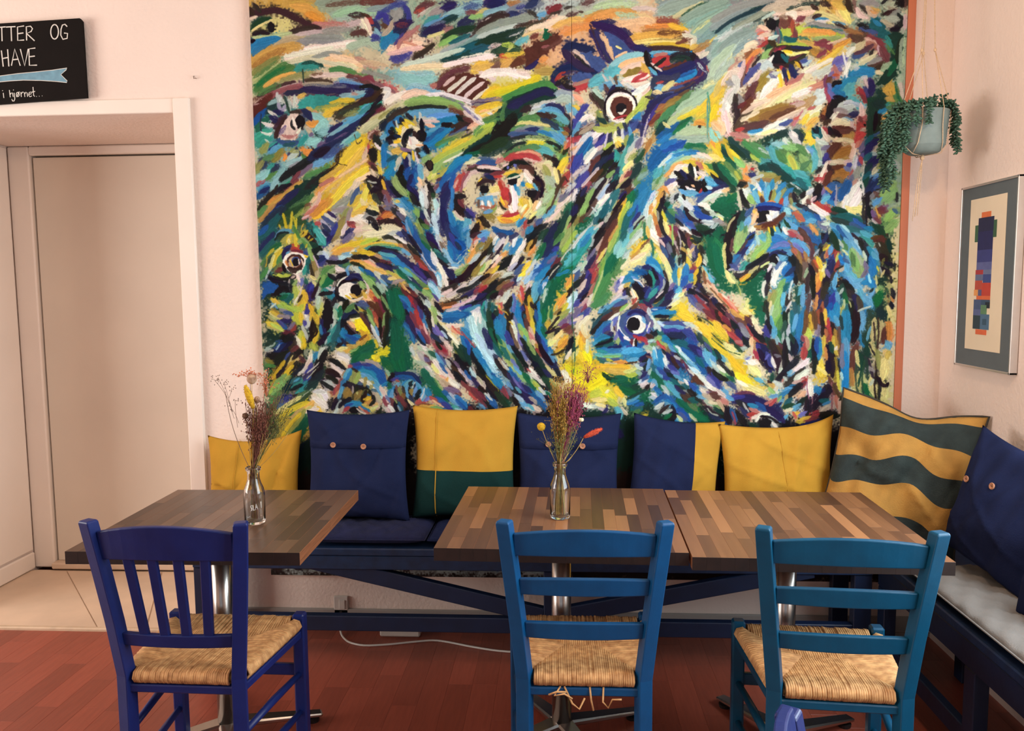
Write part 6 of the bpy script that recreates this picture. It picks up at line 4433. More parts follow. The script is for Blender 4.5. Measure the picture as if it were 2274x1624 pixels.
K4 174 20 176 34
Bt4 178 30 182 50
Y5 162 40 162 58
Y6 176 40 180 60
K7 166 50 170 70 168 90
Or4 164 55 166 68
Gd5 172 48 174 60
Y8 158 78 158 92
Yp5 154 82 164 90
K4 150 72 148 88
Y8 178 72 180 92
Y5 182 90 184 110
K4 172 66 174 92
Br4 184 28 186 60
W4 180 52 178 56
C6 190 5 190 40
Pu5 190 52 190 70
L5 188 80 190 100
K5 184 76 186 96
Yp4 188 90 188 112
C6 192 60 194 100
Gd4 186 10 188 24
Br4 170 100 174 108
*N 62 45 72 44 80 52 82 64 88 76 90 88 82 86 74 76 66 60
In5 66 50 70 60
K6 68 56 76 70 86 84
In6 80 62 86 78
R3 64 44 74 46 80 50
V3 78 70 82 64
K7 68 36 74 44
Gd5 82 42 88 54
B8 84 46 92 62 96 74
K7 90 60 96 74 97 88
Pu4 92 64 98 66
Br5 96 52 104 62
M4 98 48 104 56
W5 88 70 92 80
W5 98 88 102 78
Pk5 100 80 104 70
K7 106 54 108 72
K5 106 48 106 84
Pk5 112 64 116 74
Gw5 110 40 112 54
K8 117 40 120 52 120 64
Gd4 114 36 118 46
K8 95 100 108 88 124 70
W5 114 90 128 78
W8 124 84 138 72
K7 106 108 118 98 132 84
L6 108 92 114 88
K5 98 96 106 92
Ro3 102 102 104 98
C6 112 112 120 108
Gw4 104 96 108 100
W8 122 98 136 88
Pk5 118 104 130 100
R7 130 106 136 100
M5 126 108 134 104
K8 110 122 120 114 130 106
K5 104 130 116 120
L5 106 116 114 112
C5 100 122 110 116
Y5 102 136 108 124
Td5 106 136 114 128
K5 122 140 130 130 138 124
K3 138 126 138 150
K2 136 130 136 148
M1.5 144 110 144 142
M1.5 173 110 173 148
M1.5 138 106 140 124
Pe6 126 124 134 118
W8 142 104 144 120
C9 152 112 158 118
N6 162 114 160 124
K6 168 108 172 116
K9 142 144 155 132 170 116
Td7 158 130 166 130
C5 162 136 168 132
Pk8 158 146 168 138
Br5 176 108 182 122
Rs5 180 125 182 138
Tn5 184 130 184 145
K4 186 128 190 124
K6 142 152 155 150 180 148
R7 140 156 152 150
M6 136 158 150 154
Y5 128 158 140 154
K6 160 156 180 152
N6 130 168 150 162 170 158
L5 118 142 126 136
Y5 120 150 126 148
R3 118 148 122 154
V5 128 150 136 146
Gd5 104 140 114 136
Cr4 108 144 116 142
L5 98 136 104 128
Gl3 96 130 100 124
N4 94 140 100 134
W4 90 122 96 118
K3 82 102 88 108
Oc5 84 106 88 110
Gw4 92 102 100 108
Gd4 88 92 86 100
Gl4 84 112 90 118
L4 64 98 72 102
M4 34 122 48 120 62 122
N9 32 130 50 126 68 132 84 142
N9 80 140 96 152 104 160
In6 30 126 44 124
C6 54 136 64 138
U5 66 134 76 142
K6 36 130 48 138 56 146
W3 46 134 52 144
L5 20 122 30 128
Ro4 14 128 22 132
Sb4 8 104 14 112
In5 2 92 10 108
Sb5 26 104 34 112
W5 2 112 12 118
G5 22 92 30 100
Gl5 16 82 24 92
K4 10 70 18 82 30 94
W5 10 80 18 88
L6 0 66 4 72
L5 12 64 18 72
K5 2 88 12 96 24 100
Gd5 6 58 12 68
Br6 0 120 10 126
Pk5 8 114 18 122
Tn5 10 132 18 144
K10 22 140 24 152 26 164
U6 28 144 34 156
R2 30 148 34 162
K5 38 148 46 162
N5 44 142 52 152
R6 54 150 64 148
Ro4 56 142 66 146
Pk6 60 154 70 150
Gw6 80 150 92 158
W4 64 160 72 150 84 150
K3 70 152 84 154 96 162
.K 78 162 8 6
W5 88 162 94 168
L4 100 158 108 152
R4 84 136 92 128
Ro4 78 134 86 130
L4 86 124 94 122
@1760,690
C9 78 0 80 20 78 50
L8 76 40 78 70 76 95
C9 74 60 76 100 74 115
K9 90 0 92 20 88 45
Br6 92 50 86 70 86 90
L7 100 0 102 18 100 35
C6 98 38 102 50
Gd12 110 0 115 15 108 40
Gd10 125 0 130 10 128 14
Gd11 104 35 112 50
Gd9 95 62 100 75
Gd7 108 50 106 65
Yp8 118 15 116 40
Yp7 128 18 124 40
Yp7 112 48 116 60
K2 123 10 124 30 122 55 120 85
K2 117 20 118 40
K2 110 48 116 60 120 66
K3 104 66 110 74 114 90 118 105
Or7 138 20 138 40
Br6 132 28 132 44
L7 136 46 138 54
Oc7 138 60 136 68
Yp14 132 75 130 95
Yp12 112 100 116 118
Yp8 130 105 132 120
O5 122 60 124 80
K2 121 90 120 122
K2 126 100 125 122
K4 122 96 128 106 134 108 138 104
Gy5 108 82 116 86
Yp5 92 60 94 75
Yp6 94 95 96 110
Yp6 100 92 102 110
Gd2 100 72 98 90 94 110
Gd2 104 76 102 110
Gd3 106 70 108 95
G6 104 108 108 118
Bt5 84 86 86 104
Pu5 72 52 72 78
Wb4 70 90 72 98
Gw5 112 106 116 100
L3 112 25 108 40
W3 96 0 110 -5
@600,880
#Gd -5 5 20 5 60 30 200 20 205 130 -5 130
#Oc 8 10 60 0 62 80 10 80
#K 170 10 210 10 210 120 170 120
#Tn 0 0 10 -10 55 -10 30 18 5 28
Y9 12 40 30 20 55 8
O10 15 70 30 45 50 20
Yp6 5 25 25 12 45 0
G9 30 80 45 50 58 30
Gd10 35 100 55 70
Y6 20 55 40 30
@1000,900
#K -5 0 200 0 200 130 -5 130
K6 20 20 40 30
@1300,900
#Gd -5 0 200 0 200 130 -5 130
N6 30 20 50 40
@1640,900
#K -5 20 80 20 200 40 200 130 -5 130
Gd6 20 30 40 50
@600,1080
#B -5 -20 900 -20 900 140 -5 140
@600,1240
#Gw 0 -5 210 0 420 2 420 26 210 22 0 20
B6 4 8 14 14
Br6 8 12 24 8
K6 30 6 44 12
Gd5 50 4 64 10
K5 70 10 84 6
Gw5 60 14 74 12
Br5 90 8 100 14
Gm5 92 4 108 8
C7 116 6 126 10
Oc9 124 12 138 8 148 14
K5 140 4 150 8
Br6 158 12 168 6 176 14
M6 184 8 194 14
Gw4 180 14 200 12
M6 206 10 216 6
Br5 222 12 230 8
K4 236 6 246 12
M6 256 12 268 6
Gw5 240 14 262 16
Br6 280 6 294 14
N6 300 8 312 12
C8 316 6 330 10
N5 336 6 346 12
Gw6 330 16 356 16
K3 352 12 366 10
K3 372 10 390 12
Gd5 392 8 404 12
Gw6 370 18 400 18
B5 408 8 418 12
"""
PAL={'K':(30,25,30),'B':(58,42,38),'Br':(92,50,42),'M':(118,52,62),'R':(180,60,60),'Ro':(188,116,108),'Rs':(176,84,62),
'N':(40,38,78),'In':(62,62,132),'Pu':(118,102,128),'V':(112,112,172),'U':(38,84,146),'Sb':(70,84,130),'C':(46,122,168),
'L':(104,160,192),'A':(150,190,192),'T':(62,146,138),'Tl':(98,166,172),'Td':(38,92,98),'G':(26,94,66),'Gm':(84,126,74),
'Gd':(30,56,48),'Gl':(146,174,104),'O':(152,148,80),'Ol':(146,118,58),'Lm':(184,190,82),'Y':(238,192,58),'Yb':(246,218,48),
'Yp':(238,216,140),'Oc':(222,170,84),'Or':(222,142,72),'Pk':(230,196,182),'W':(246,228,214),'Gw':(204,204,196),
'S':(172,186,160),'Sg':(146,158,146),'Gy':(152,144,138),'Tn':(200,170,144),'Pe':(244,184,138),'Pc':(250,212,182),'Cr':(236,210,172),
'Wb':(196,220,228),'Bt':(166,112,62),'Tb':(190,150,96)}
def smooth_noise(h,w,cell,rng):
    gh,gw=h//cell+3,w//cell+3
    g=rng.random((gh,gw)).astype(np.float32)
    y=np.arange(h)/cell;x=np.arange(w)/cell
    yi=y.astype(int);xi=x.astype(int);fy=(y-yi)[:,None];fx=(x-xi)[None]
    fy=fy*fy*(3-2*fy);fx=fx*fx*(3-2*fx)
    a=g[yi][:,xi];b=g[yi][:,xi+1];c=g[yi+1][:,xi];d=g[yi+1][:,xi+1]
    return (a*(1-fx)+b*fx)*(1-fy)+(c*(1-fx)+d*fx)*fy
def paint(text,W,H,tocanvas,seed=7,unit=1.0):
    """tocanvas: maps photo-pixel arrays (x,y) to raster coordinates; unit: raster px per photo px"""
    rng=np.random.default_rng(seed)
    img=np.zeros((H,W,3),np.float32);img[:]=np.array(PAL['Cr'])/255.
    hgt=np.zeros((H,W),np.float32)
    n1=smooth_noise(H,W,9,rng)-.5;n2=smooth_noise(H,W,9,rng)-.5;n3=smooth_noise(H,W,4,rng)-.5;n4=smooth_noise(H,W,30,rng)-.5
    grain=rng.random((H,W)).astype(np.float32)
    K=1.5395
    base=[];top=[];ox=oy=0
    for ln in text.split('\n'):
        ln=ln.strip()
        if not ln: continue
        if ln[0]=='@': ox,oy=[float(v) for v in ln[1:].split(',')];continue
        t=ln.split();h=t[0];v=[float(a) for a in t[1:]]
        if h[0] in '#*':
            p=np.array(v).reshape(-1,2)*K+[ox,oy];(base if h[0]=='#' else top).append(('P',h[1:],p))
        elif h[0]=='.': top.append(('E',h[1:],(v[0]*K+ox,v[1]*K+oy,v[2]*K,v[3]*K)))
        elif h[0]=='o': 
            a=np.linspace(0.3,2*math.pi+.1,26);p=np.stack([v[1]+v[3]*np.cos(a),v[2]+v[4]*np.sin(a)],1)*K+[ox,oy]
            top.append(('S',h[1:],p,v[0]*K,.35))
        else:
            i=0
            while h[i].isalpha(): i+=1
            code=h[:i];dry=.18
            rest=h[i:]
            if rest[0]=='~': dry=.55;rest=rest[1:]
            if rest.endswith('~'): dry=.55;rest=rest[:-1]
            top.append(('S',code,np.array(v).reshape(-1,2)*K+[ox,oy],float(rest)*K,dry))
    yy,xx=np.mgrid[0:H,0:W].astype(np.float32)
    def poly(code,p,rag):
        q=np.stack(tocanvas(p[:,0],p[:,1]),1)
        x0,y0=np.maximum(q.min(0)-6,0).astype(int);x1=min(int(q[:,0].max()+7),W);y1=min(int(q[:,1].max()+7),H)
        if x1<=x0 or y1<=y0: return
        s=np.s_[y0:y1,x0:x1]
        X=xx[s]+rag*(n1[s]*1.4+n3[s]);Y=yy[s]+rag*(n2[s]*1.4-n3[s])
        ins=np.zeros(X.shape,bool)
        for i in range(len(q)):
            ax,ay=q[i-1];bx,by=q[i]
            if ay==by: continue
            c=((ay>Y)!=(by>Y))&(X<(bx-ax)*(Y-ay)/(by-ay)+ax);ins^=c
        col=np.array(PAL[code],np.float32)/255
        v=(1+.16*n4[s]+.10*n3[s])[...,None]
        img[s]=np.where(ins[...,None],col*v,img[s])
    def stroke(code,p,w,dry):
        # Catmull-Rom
        q=np.stack(tocanvas(p[:,0],p[:,1]),1)
        if len(q)==2: d=q[1]-q[0];nn=np.array([-d[1],d[0]])*rng.normal(0,.05);q=np.stack([q[0]-d*.16,(q[0]+q[1])/2+nn,q[1]+d*.22])
        e=np.vstack([2*q[0]-q[1],q,2*q[-1]-q[-2]])
        pts=[]
        for i in range(len(q)-1):
            a,b,c,d=e[i:i+4];n=max(4,int(np.hypot(*(c-b))/.6));t=np.linspace(0,1,n,endpoint=False)[:,None]
            pts.append(.5*((2*b)+(c-a)*t+(2*a-5*b+4*c-d)*t*t+(-a+3*b-3*c+d)*t**3))
        P=np.vstack(pts);T=np.gradient(P,axis=0);L=np.hypot(T[:,0],T[:,1])+1e-6
        N=np.stack([-T[:,1]/L,T[:,0]/L],1);ln=float(L.sum());m=len(P)
        lm=sum(a*b for a,b in zip(PAL[code],(.3,.59,.11)))/255
        r=w*unit*.5*(.82 if lm>.74 else 1.1 if lm<.26 else 1)
        nb=max(2,int(2*r/.55))
        off=np.linspace(-1,1,nb)
        u=np.linspace(0,1,m)
        end=min(.4,1.6*r/max(ln,1))
        prof=np.clip(np.minimum(u,1-u)/max(end,1e-3),0,1)**.6*.72+.28
        wob=1+.14*np.interp(u,np.linspace(0,1,6),rng.normal(0,1,6))
        col=np.array(PAL[code],np.float32)/255
        lum=float(col@[.3,.59,.11])
        # bristle presence
        k=max(3,int(ln/7)+2)
        gb=rng.random((max(2,int(nb/2.2)+2),k)).astype(np.float32)
        bi=np.linspace(0,gb.shape[0]-1.001,nb);ui=u*(k-1.001)
        b0=bi.astype(int);u0=ui.astype(int);fb=(bi-b0)[:,None];fu=(ui-u0)[None]
        G=(gb[b0][:,u0]*(1-fu)+gb[b0][:,u0+1]*fu)*(1-fb)+(gb[b0+1][:,u0]*(1-fu)+gb[b0+1][:,u0+1]*fu)*fb
        edge=np.abs(off)[:,None]
        fade=np.clip((u[None]-.55)/.45,0,1)
        thr=dry*.75+.32*edge**4+.25*fade*(dry+.3)-.12
        if tone[0] is not None:
            mx,my=P[len(P)//2];bl=tone[0][min(max(int(my),0),H-1),min(max(int(mx),0),W-1)]
            k=.42 if (lum>.62 or col[0]>1.7*col[2]) else .2
            col=col*(1-k)+bl*k
        tin=1+.07*rng.normal(0,1,nb)[:,None]+.08*(G-.5)
        ext=rng.normal(0,.6*r,nb)
        X=P[None,:,0]+off[:,None]*(r*prof*wob)[None]*N[None,:,0]+ext[:,None]*(T[:,0]/L)[None]*.5
        Y=P[None,:,1]+off[:,None]*(r*prof*wob)[None]*N[None,:,1]+ext[:,None]*(T[:,1]/L)[None]*.5
        xi=X.astype(int);yi=Y.astype(int)
        ok=(xi>=0)&(xi<W)&(yi>=0)&(yi<H)
        xi=np.clip(xi,0,W-1);yi=np.clip(yi,0,H-1)
        ok&=(G+(.5*(grain[yi,xi]-.5) if dry>.3 else .22*(grain[yi,xi]-.5)))>thr
        x_,y_=xi[ok],yi[ok]
        hv=rng.normal(0,.02,3)
        C=(col+hv)[None]*np.broadcast_to(tin,G.shape)[ok][:,None]
        a=.9
        img[y_,x_]=img[y_,x_]*(1-a)+C*a
        hgt[y_,x_]=.35+.5*G[ok]
    def ell(code,c):
        a=np.linspace(0,2*math.pi,22,endpoint=False);p=np.stack([c[0]+c[2]*np.cos(a),c[1]+c[3]*np.sin(a)],1);poly(code,p,2.2)
    # base, then loose underpainting that follows the drawn strokes, then the drawing itself
    for o in base: poly(o[1],o[2],14)
    tone=[None]
    def draw(wide,thin,dry):
        for o in top:
            if o[0]=='P': poly(o[1],o[2],5)
            elif o[0]=='E': ell(o[1],o[2])
            else: stroke(o[1],o[2],o[3]*(wide if o[3]>5.5 else thin),max(o[4],dry))
    draw(1.5,1.2,.1)
    s=img.copy()
    for _ in range(2):                      # soft ground of the local tones
        for ax in (0,1):
            c=np.cumsum(np.pad(s,[(5,5) if a==ax else (0,0) for a in range(3)],mode='edge'),axis=ax)
            s=(np.take(c,range(10,c.shape[ax]),ax)-np.take(c,range(0,c.shape[ax]-10),ax))/10
    s=s[:H,:W]
    tone[0]=s
    dx=(n3*26+n1*10).astype(int);dy=(np.roll(n3,37,1)*26+n2*10).astype(int)
    img[:]=s[np.clip(yy.astype(int)+dy,0,H-1),np.clip(xx.astype(int)+dx,0,W-1)]*.92
    S=[o for o in top if o[0]=='S' and o[3]>6]
    for o in S: stroke(o[1],o[2]+rng.normal(0,1,2)*o[3]*.35,o[3]*1.35,.42)
    draw(1.12,1.05,0)
    tone[0]=None                            # eyes and faces once more, crisp
    for (ex,ey,er) in ((1379,240,32),(915,312,42),(662,288,40),(1135,425,75),(655,580,32),(782,645,40),(1541,410,42),(1710,478,48),(1408,722,40),(1752,135,52),(560,60,45),(1420,140,60),(1690,935,40)):
        for o in top:
            c=np.array(o[2][:2]) if o[0]=='E' else np.asarray(o[2]).mean(0)
            if math.hypot(c[0]-ex,c[1]-ey)<er:
                if o[0]=='P': poly(o[1],o[2],3)
                elif o[0]=='E': ell(o[1],o[2])
                else: stroke(o[1],o[2],o[3]*.95,max(o[4]-.08,.05))
    img*=(1+.05*n3)[...,None]
    for ax in (0,1):
        img=.6*img+.2*(np.roll(img,1,ax)+np.roll(img,-1,ax))
    return np.clip(img[:H,:W],0,1),hgt

PX = 650.0; PX0, PX1, PZ0, PZ1, PYF = -1.232, 1.338, 0.238, 2.72, 3.262
W_, H_ = int((PX1 - PX0) * PX), int((PZ1 - PZ0) * PX)
def to_canvas(u, v):
    u = np.asarray(u, float); v = np.asarray(v, float)
    q = AX @ np.stack([u - 1137, v - 812, np.full(u.shape, F_PX)]); t = PYF / q[1]
    return (q[0] * t - PX0) * PX, (PZ1 - (CAM_H + q[2] * t)) * PX
pic, relief = paint(PAINT, W_, H_, to_canvas, unit=PX / 540.0)
for cx_ in range(W_):                                # the strip above the picture's upper edge repeats the one below it
    tp_ = int((PZ1 - (2.612 - .072 * cx_ / W_)) * PX) + 1; pic[:tp_, cx_] = pic[2 * tp_ - 1:tp_ - 1:-1, cx_]
im = bpy.data.images.new('canvas_paint', W_, H_, alpha=True)
px = np.ones((H_, W_, 4), np.float32); px[..., :3] = np.clip(pic[::-1] * np.array([.90, .96, .98], np.float32), 0, 1)
im.pixels.foreach_set(px.ravel()); im.update(); im.pack()
im2 = bpy.data.images.new('canvas_relief', W_, H_, alpha=True); im2.colorspace_settings.name = 'Non-Color'
px[..., :3] = relief[::-1][..., None]; im2.pixels.foreach_set(px.ravel()); im2.update(); im2.pack()
M_paint = bpy.data.materials.new('acrylic_on_canvas'); M_paint.use_nodes = True
nt = M_paint.node_tree; b = nt.nodes['Principled BSDF']
ti = nn(nt, 'ShaderNodeTexImage', image=im, extension='EXTEND'); th = nn(nt, 'ShaderNodeTexImage', image=im2, extension='EXTEND')
tcn = nn(nt, 'ShaderNodeTexCoord'); wv = nn(nt, 'ShaderNodeTexNoise'); wv.inputs['Scale'].default_value = 260
nt.links.new(tcn.outputs['Object'], wv.inputs['Vector'])
gm = nn(nt, 'ShaderNodeGamma'); gm.inputs[1].default_value = 1.08
nt.links.new(ti.outputs[0], gm.inputs[0]); nt.links.new(gm.outputs[0], b.inputs['Base Color'])
ad = nn(nt, 'ShaderNodeMath', operation='MULTIPLY_ADD'); ad.inputs[1].default_value = 0.35
nt.links.new(wv.outputs['Fac'], ad.inputs[0]); nt.links.new(th.outputs[0], ad.inputs[2])
bp = nn(nt, 'ShaderNodeBump'); bp.inputs['Strength'].default_value = 0.2; bp.inputs['Distance'].default_value = 0.003
nt.links.new(ad.outputs[0], bp.inputs['Height']); nt.links.new(bp.outputs[0], b.inputs['Normal'])
b.inputs['Roughness'].default_value = 0.65; b.inputs['Specular IOR Level'].default_value = 0.08
M_lath = mat('terracotta_lath', (196, 112, 76), .6, .12, 12, stretch=(1, 1, .1))
M_canvas = mat('raw_canvas', (214, 196, 168), .9, .06, 40)
pt = thing('painting', 'huge mural-like canvas of wide-eyed birds in thick bright brush strokes', 'painting', (0, 0, 0))
SEAM = 0.055
for (a, c) in ((PX0, SEAM - .0008), (SEAM + .0008, PX1)):
    me = bpy.data.meshes.new('canvas_panel')
    vs = [(a, PYF, PZ0), (c, PYF, PZ0), (c, PYF, PZ1), (a, PYF, PZ1), (a, WY - .003, PZ0), (c, WY - .003, PZ0), (c, WY - .003, PZ1), (a, WY - .003, PZ1)]
    me.from_pydata(vs, [], [(0, 1, 2, 3), (1, 5, 6, 2), (4, 0, 3, 7), (3, 2, 6, 7), (4, 5, 1, 0), (5, 4, 7, 6)])
    me.materials.append(M_paint); me.materials.append(M_canvas)
    uv = me.uv_layers.new(name='UVMap')
    for p in me.polygons:
        p.material_index = 0 if p.index in (0, 1, 2) else 1
        for li in p.loop_indices:
            co = me.vertices[me.loops[li].vertex_index].co; uv.data[li].uv = ((co.x - PX0) / (PX1 - PX0), (co.z - PZ0) / (PZ1 - PZ0))
    o = bpy.data.objects.new('canvas_panel', me); C.objects.link(o); o.parent = pt
MB().span(PX1 + .001, PX1 + .030, PYF - .006, WY - .003, PZ0 + .3, PZ1, .002).build('edge_lath', M_lath, pt)

# ------------------------------------------------------------------ benches (dark blue frames)
M_bench = mat('bench_dark_blue', (10, 32, 66), .5, .15, 10, bump=.15, bscale=40)
M_bench2 = mat('bench_worn_blue', (14, 42, 78), .5, .2, 26, bump=.2, bscale=50)
bn = thing('wall_bench', 'dark blue wooden bench with slanted struts along the painted wall', 'bench', (0, 0, 0))
BY0, BZ = 2.955, 0.46
for i in range(3):
    d = (3.262 - BY0) / 3
    MB().span(-1.43, 1.165, BY0 + i * d + .001, BY0 + (i + 1) * d - .001, BZ - .03, BZ, .004).build('seat_board', M_bench2, bn)
MB().span(-1.43, 1.165, BY0 + .004, BY0 + .03, BZ - .085, BZ - .031, .003).build('front_rail', M_bench2, bn)
for x0, x1 in ((-1.43, -1.335), (-.06, .0), (1.10, 1.165)):
    MB().span(x0, x1, BY0 + .01, BY0 + .055, 0.002, BZ - .086, .003).build('leg', M_bench, bn)
    MB().span(x0, x1, 3.2, 3.24, 0.002, BZ - .031, .003).build('leg', M_bench, bn)
MB().span(-1.334, -.061, BY0 + .012, BY0 + .05, .125, .185, .003).build('bottom_rail', M_bench, bn)
MB().span(.001, 1.099, BY0 + .012, BY0 + .05, .12, .18, .003).build('bottom_rail', M_bench, bn)
MB().beam((-1.02, BY0 + .03, .415), (-.062, BY0 + .03, .195), .036, .062, (0, 1, 0)).build('slanted_strut', M_bench, bn)
MB().beam((.002, BY0 + .03, .195), (.95, BY0 + .03, .39), .036, .062, (0, 1, 0)).build('slanted_strut', M_bench, bn)
rb = thing('side_bench', 'dark blue wooden bench running along the right-hand wall', 'bench', (0, 0, 0))
for i in range(3):
    d = (RX - .012 - 1.17) / 3
    MB().span(1.17 + i * d + .001, 1.17 + (i + 1) * d - .001, 0.75, 3.255, BZ - .03, BZ, .004).build('seat_board', M_bench2, rb)
MB().span(1.174, 1.20, 0.75, 2.94, BZ - .11, BZ - .031, .003).build('front_rail', M_bench, rb)
for y in (0.8, 1.55, 2.25, 2.88):
    MB().span(1.176, 1.22, y, y + .06, 0.002, BZ - .111, .003).build('leg', M_bench, rb)
    MB().span(1.46, 1.50, y, y + .06, 0.002, BZ - .031, .003).build('leg', M_bench, rb)
MB().span(1.18, 1.21, .86, 2.88, .10, .16, .003).build('bottom_rail', M_bench, rb)

# ------------------------------------------------------------------ tables of glued staves on chrome pedestals
def wood(name, lo, hi, rough=.33):
    m = bpy.data.materials.new(name); m.use_nodes = True; nt = m.node_tree; b = nt.nodes['Principled BSDF']
    tc = nn(nt, 'ShaderNodeTexCoord'); oi = nn(nt, 'ShaderNodeObjectInfo')
    mp = nn(nt, 'ShaderNodeMapping'); mp.inputs['Scale'].default_value = (60, 3.5, 60)
    cb = nn(nt, 'ShaderNodeVectorMath', operation='ADD'); sc3 = nn(nt, 'ShaderNodeVectorMath', operation='SCALE'); sc3.inputs['Scale'].default_value = 37.0
    cx = nn(nt, 'ShaderNodeCombineXYZ'); nt.links.new(oi.outputs['Random'], cx.inputs[0]); nt.links.new(oi.outputs['Random'], cx.inputs[1])
    nt.links.new(cx.outputs[0], sc3.inputs[0]); nt.links.new(tc.outputs['Object'], mp.inputs[0]); nt.links.new(mp.outputs[0], cb.inputs[0]); nt.links.new(sc3.outputs[0], cb.inputs[1])
    no = nn(nt, 'ShaderNodeTexNoise'); no.inputs['Scale'].default_value = 1.0; no.inputs['Detail'].default_value = 6; nt.links.new(cb.outputs[0], no.inputs['Vector'])
    rp = nn(nt, 'ShaderNodeValToRGB'); e = rp.color_ramp.elements
    e[0].position = 0; e[0].color = (*lin(lo), 1); e[1].position = 1; e[1].color = (*lin(hi), 1)
    mid = e.new(.5); mid.color = (*lin(tuple((a * .55 + c * .45) for a, c in zip(lo, hi))), 1)
    ma = nn(nt, 'ShaderNodeMath', operation='MULTIPLY_ADD'); ma.inputs[1].default_value = .34; ma.inputs[2].default_value = -.17
    nt.links.new(no.outputs['Fac'], ma.inputs[0])
    ac = nn(nt, 'ShaderNodeMath', operation='ADD'); nt.links.new(ma.outputs[0], ac.inputs[0]); nt.links.new(oi.outputs['Random'], ac.inputs[1])
    nt.links.new(ac.outputs[0], rp.inputs[0]); nt.links.new(rp.outputs[0], b.inputs['Base Color'])
    b.inputs['Roughness'].default_value = rough; b.inputs['Specular IOR Level'].default_value = .45
    return m
M_w1 = wood('oiled_acacia', (70, 44, 31), (156, 109, 73))
M_w2 = wood('oiled_walnut', (64, 47, 38), (112, 85, 66))
M_end = mat('dark_end_grain', (36, 21, 17), .5, .25, 30)
M_edge = mat('oiled_long_edge', (150, 96, 64), .4, .2, 10, stretch=(30, 1, 30))
M_chrome = mat('brushed_steel', (190, 184, 178), .26, .04, 30, metal=1.0, stretch=(1, 1, 30))
M_iron = mat('black_iron', (30, 28, 28), .5, .1, 20)
def table(label, x0, x1, y0, y1, ztop, wm, rz, col, arms, sh=None):
    cx, cy = (x0 + x1) / 2, (y0 + y1) / 2
    t = thing('stave_table', label, 'table', (cx, cy, 0), rz)
    tp = bpy.data.objects.new('table_top', None); C.objects.link(tp); tp.parent = t; tp.empty_display_size = .1
    W, D = x1 - x0, y1 - y0; th = .036; n = round(W / .037); sw = W / n
    for i in range(n):
        y = -D / 2
        while y < D / 2 - .001:
            L = random.uniform(.18, .46)
            if y == -D / 2: L = random.uniform(.1, .42)
            if D / 2 - (y + L) < .09: L = D / 2 - y
            m = MB(); m.box((0, 0, -th / 2), (sw - .0001, L - .0001, th), .0003)
            for fi in range(len(m.f)):
                c = sum((Vector(m.v[j]) for j in m.f[fi]), Vector()) / len(m.f[fi])
                m.mi[fi] = 1 if abs(c.y) > L / 2 - .0006 else (2 if abs(c.x) > sw / 2 - .0005 else 0)
            o = m.build('stave', [wm, M_end, M_edge], tp); o.location = (-W / 2 + sw * (i + .5), y + L / 2, ztop)
            y += L
    c = Vector((col[0] - cx, col[1] - cy, 0))
    m = MB(); m.lathe([(0, .0), (.031, .0), (.031, ztop - th - .012), (0, ztop - th - .012)], 28, (c.x, c.y, .03)); m.v = [(a, b2, min(z, ztop - th - .006)) for a, b2, z in m.v]
    co = m.build('column', M_chrome, t, True); co.data.polygons.foreach_set('use_smooth', [abs(p.normal.z) < .5 for p in co.data.polygons])
    m = MB(); m.box((c.x, c.y, ztop - th - .003), (.30, .30, .006), .002); m.build('mounting_plate', M_iron, t)
    for a in arms:
        d = Vector((math.cos(a), math.sin(a), 0)); L = .30
        m = MB(); q = [c + d * (.02), c + d * (L * .5), c + d * (L * .9), c + d * L]
        pts = []
        m.beam(q[0] + Vector((0, 0, .055)), q[3] + Vector((0, 0, .022)), .06, .022, (-d.y, d.x, 0), .006, .62, .55)
        m.build('foot', M_chrome, t)
        m = MB(); m.lathe([(0, .0), (.02, .0), (.022, .012), (0, .012)], 14, q[2]); m.build('foot_glide', M_iron, t)
    return t
import math as _m
table('small square table of grey-brown staves beside the doorway, single vase on it', -1.364, -.709, 2.075, 2.755, .74, M_w2, R(.8), (-1.075, 2.42), [R(25), R(115), R(205), R(295)])
table('brown stave table under the middle vase, left half of the joined pair', -.336, .357, 2.122, 2.812, .74, M_w1, R(-1.6), (.006, 2.47), [R(30), R(120), R(212), R(302)])
table('brown stave table at the bench corner, right half of the joined pair', .362, 1.031, 2.078, 2.788, .737, M_w1, R(-1.6), (.70, 2.45), [R(30), R(120), R(210), R(300)])

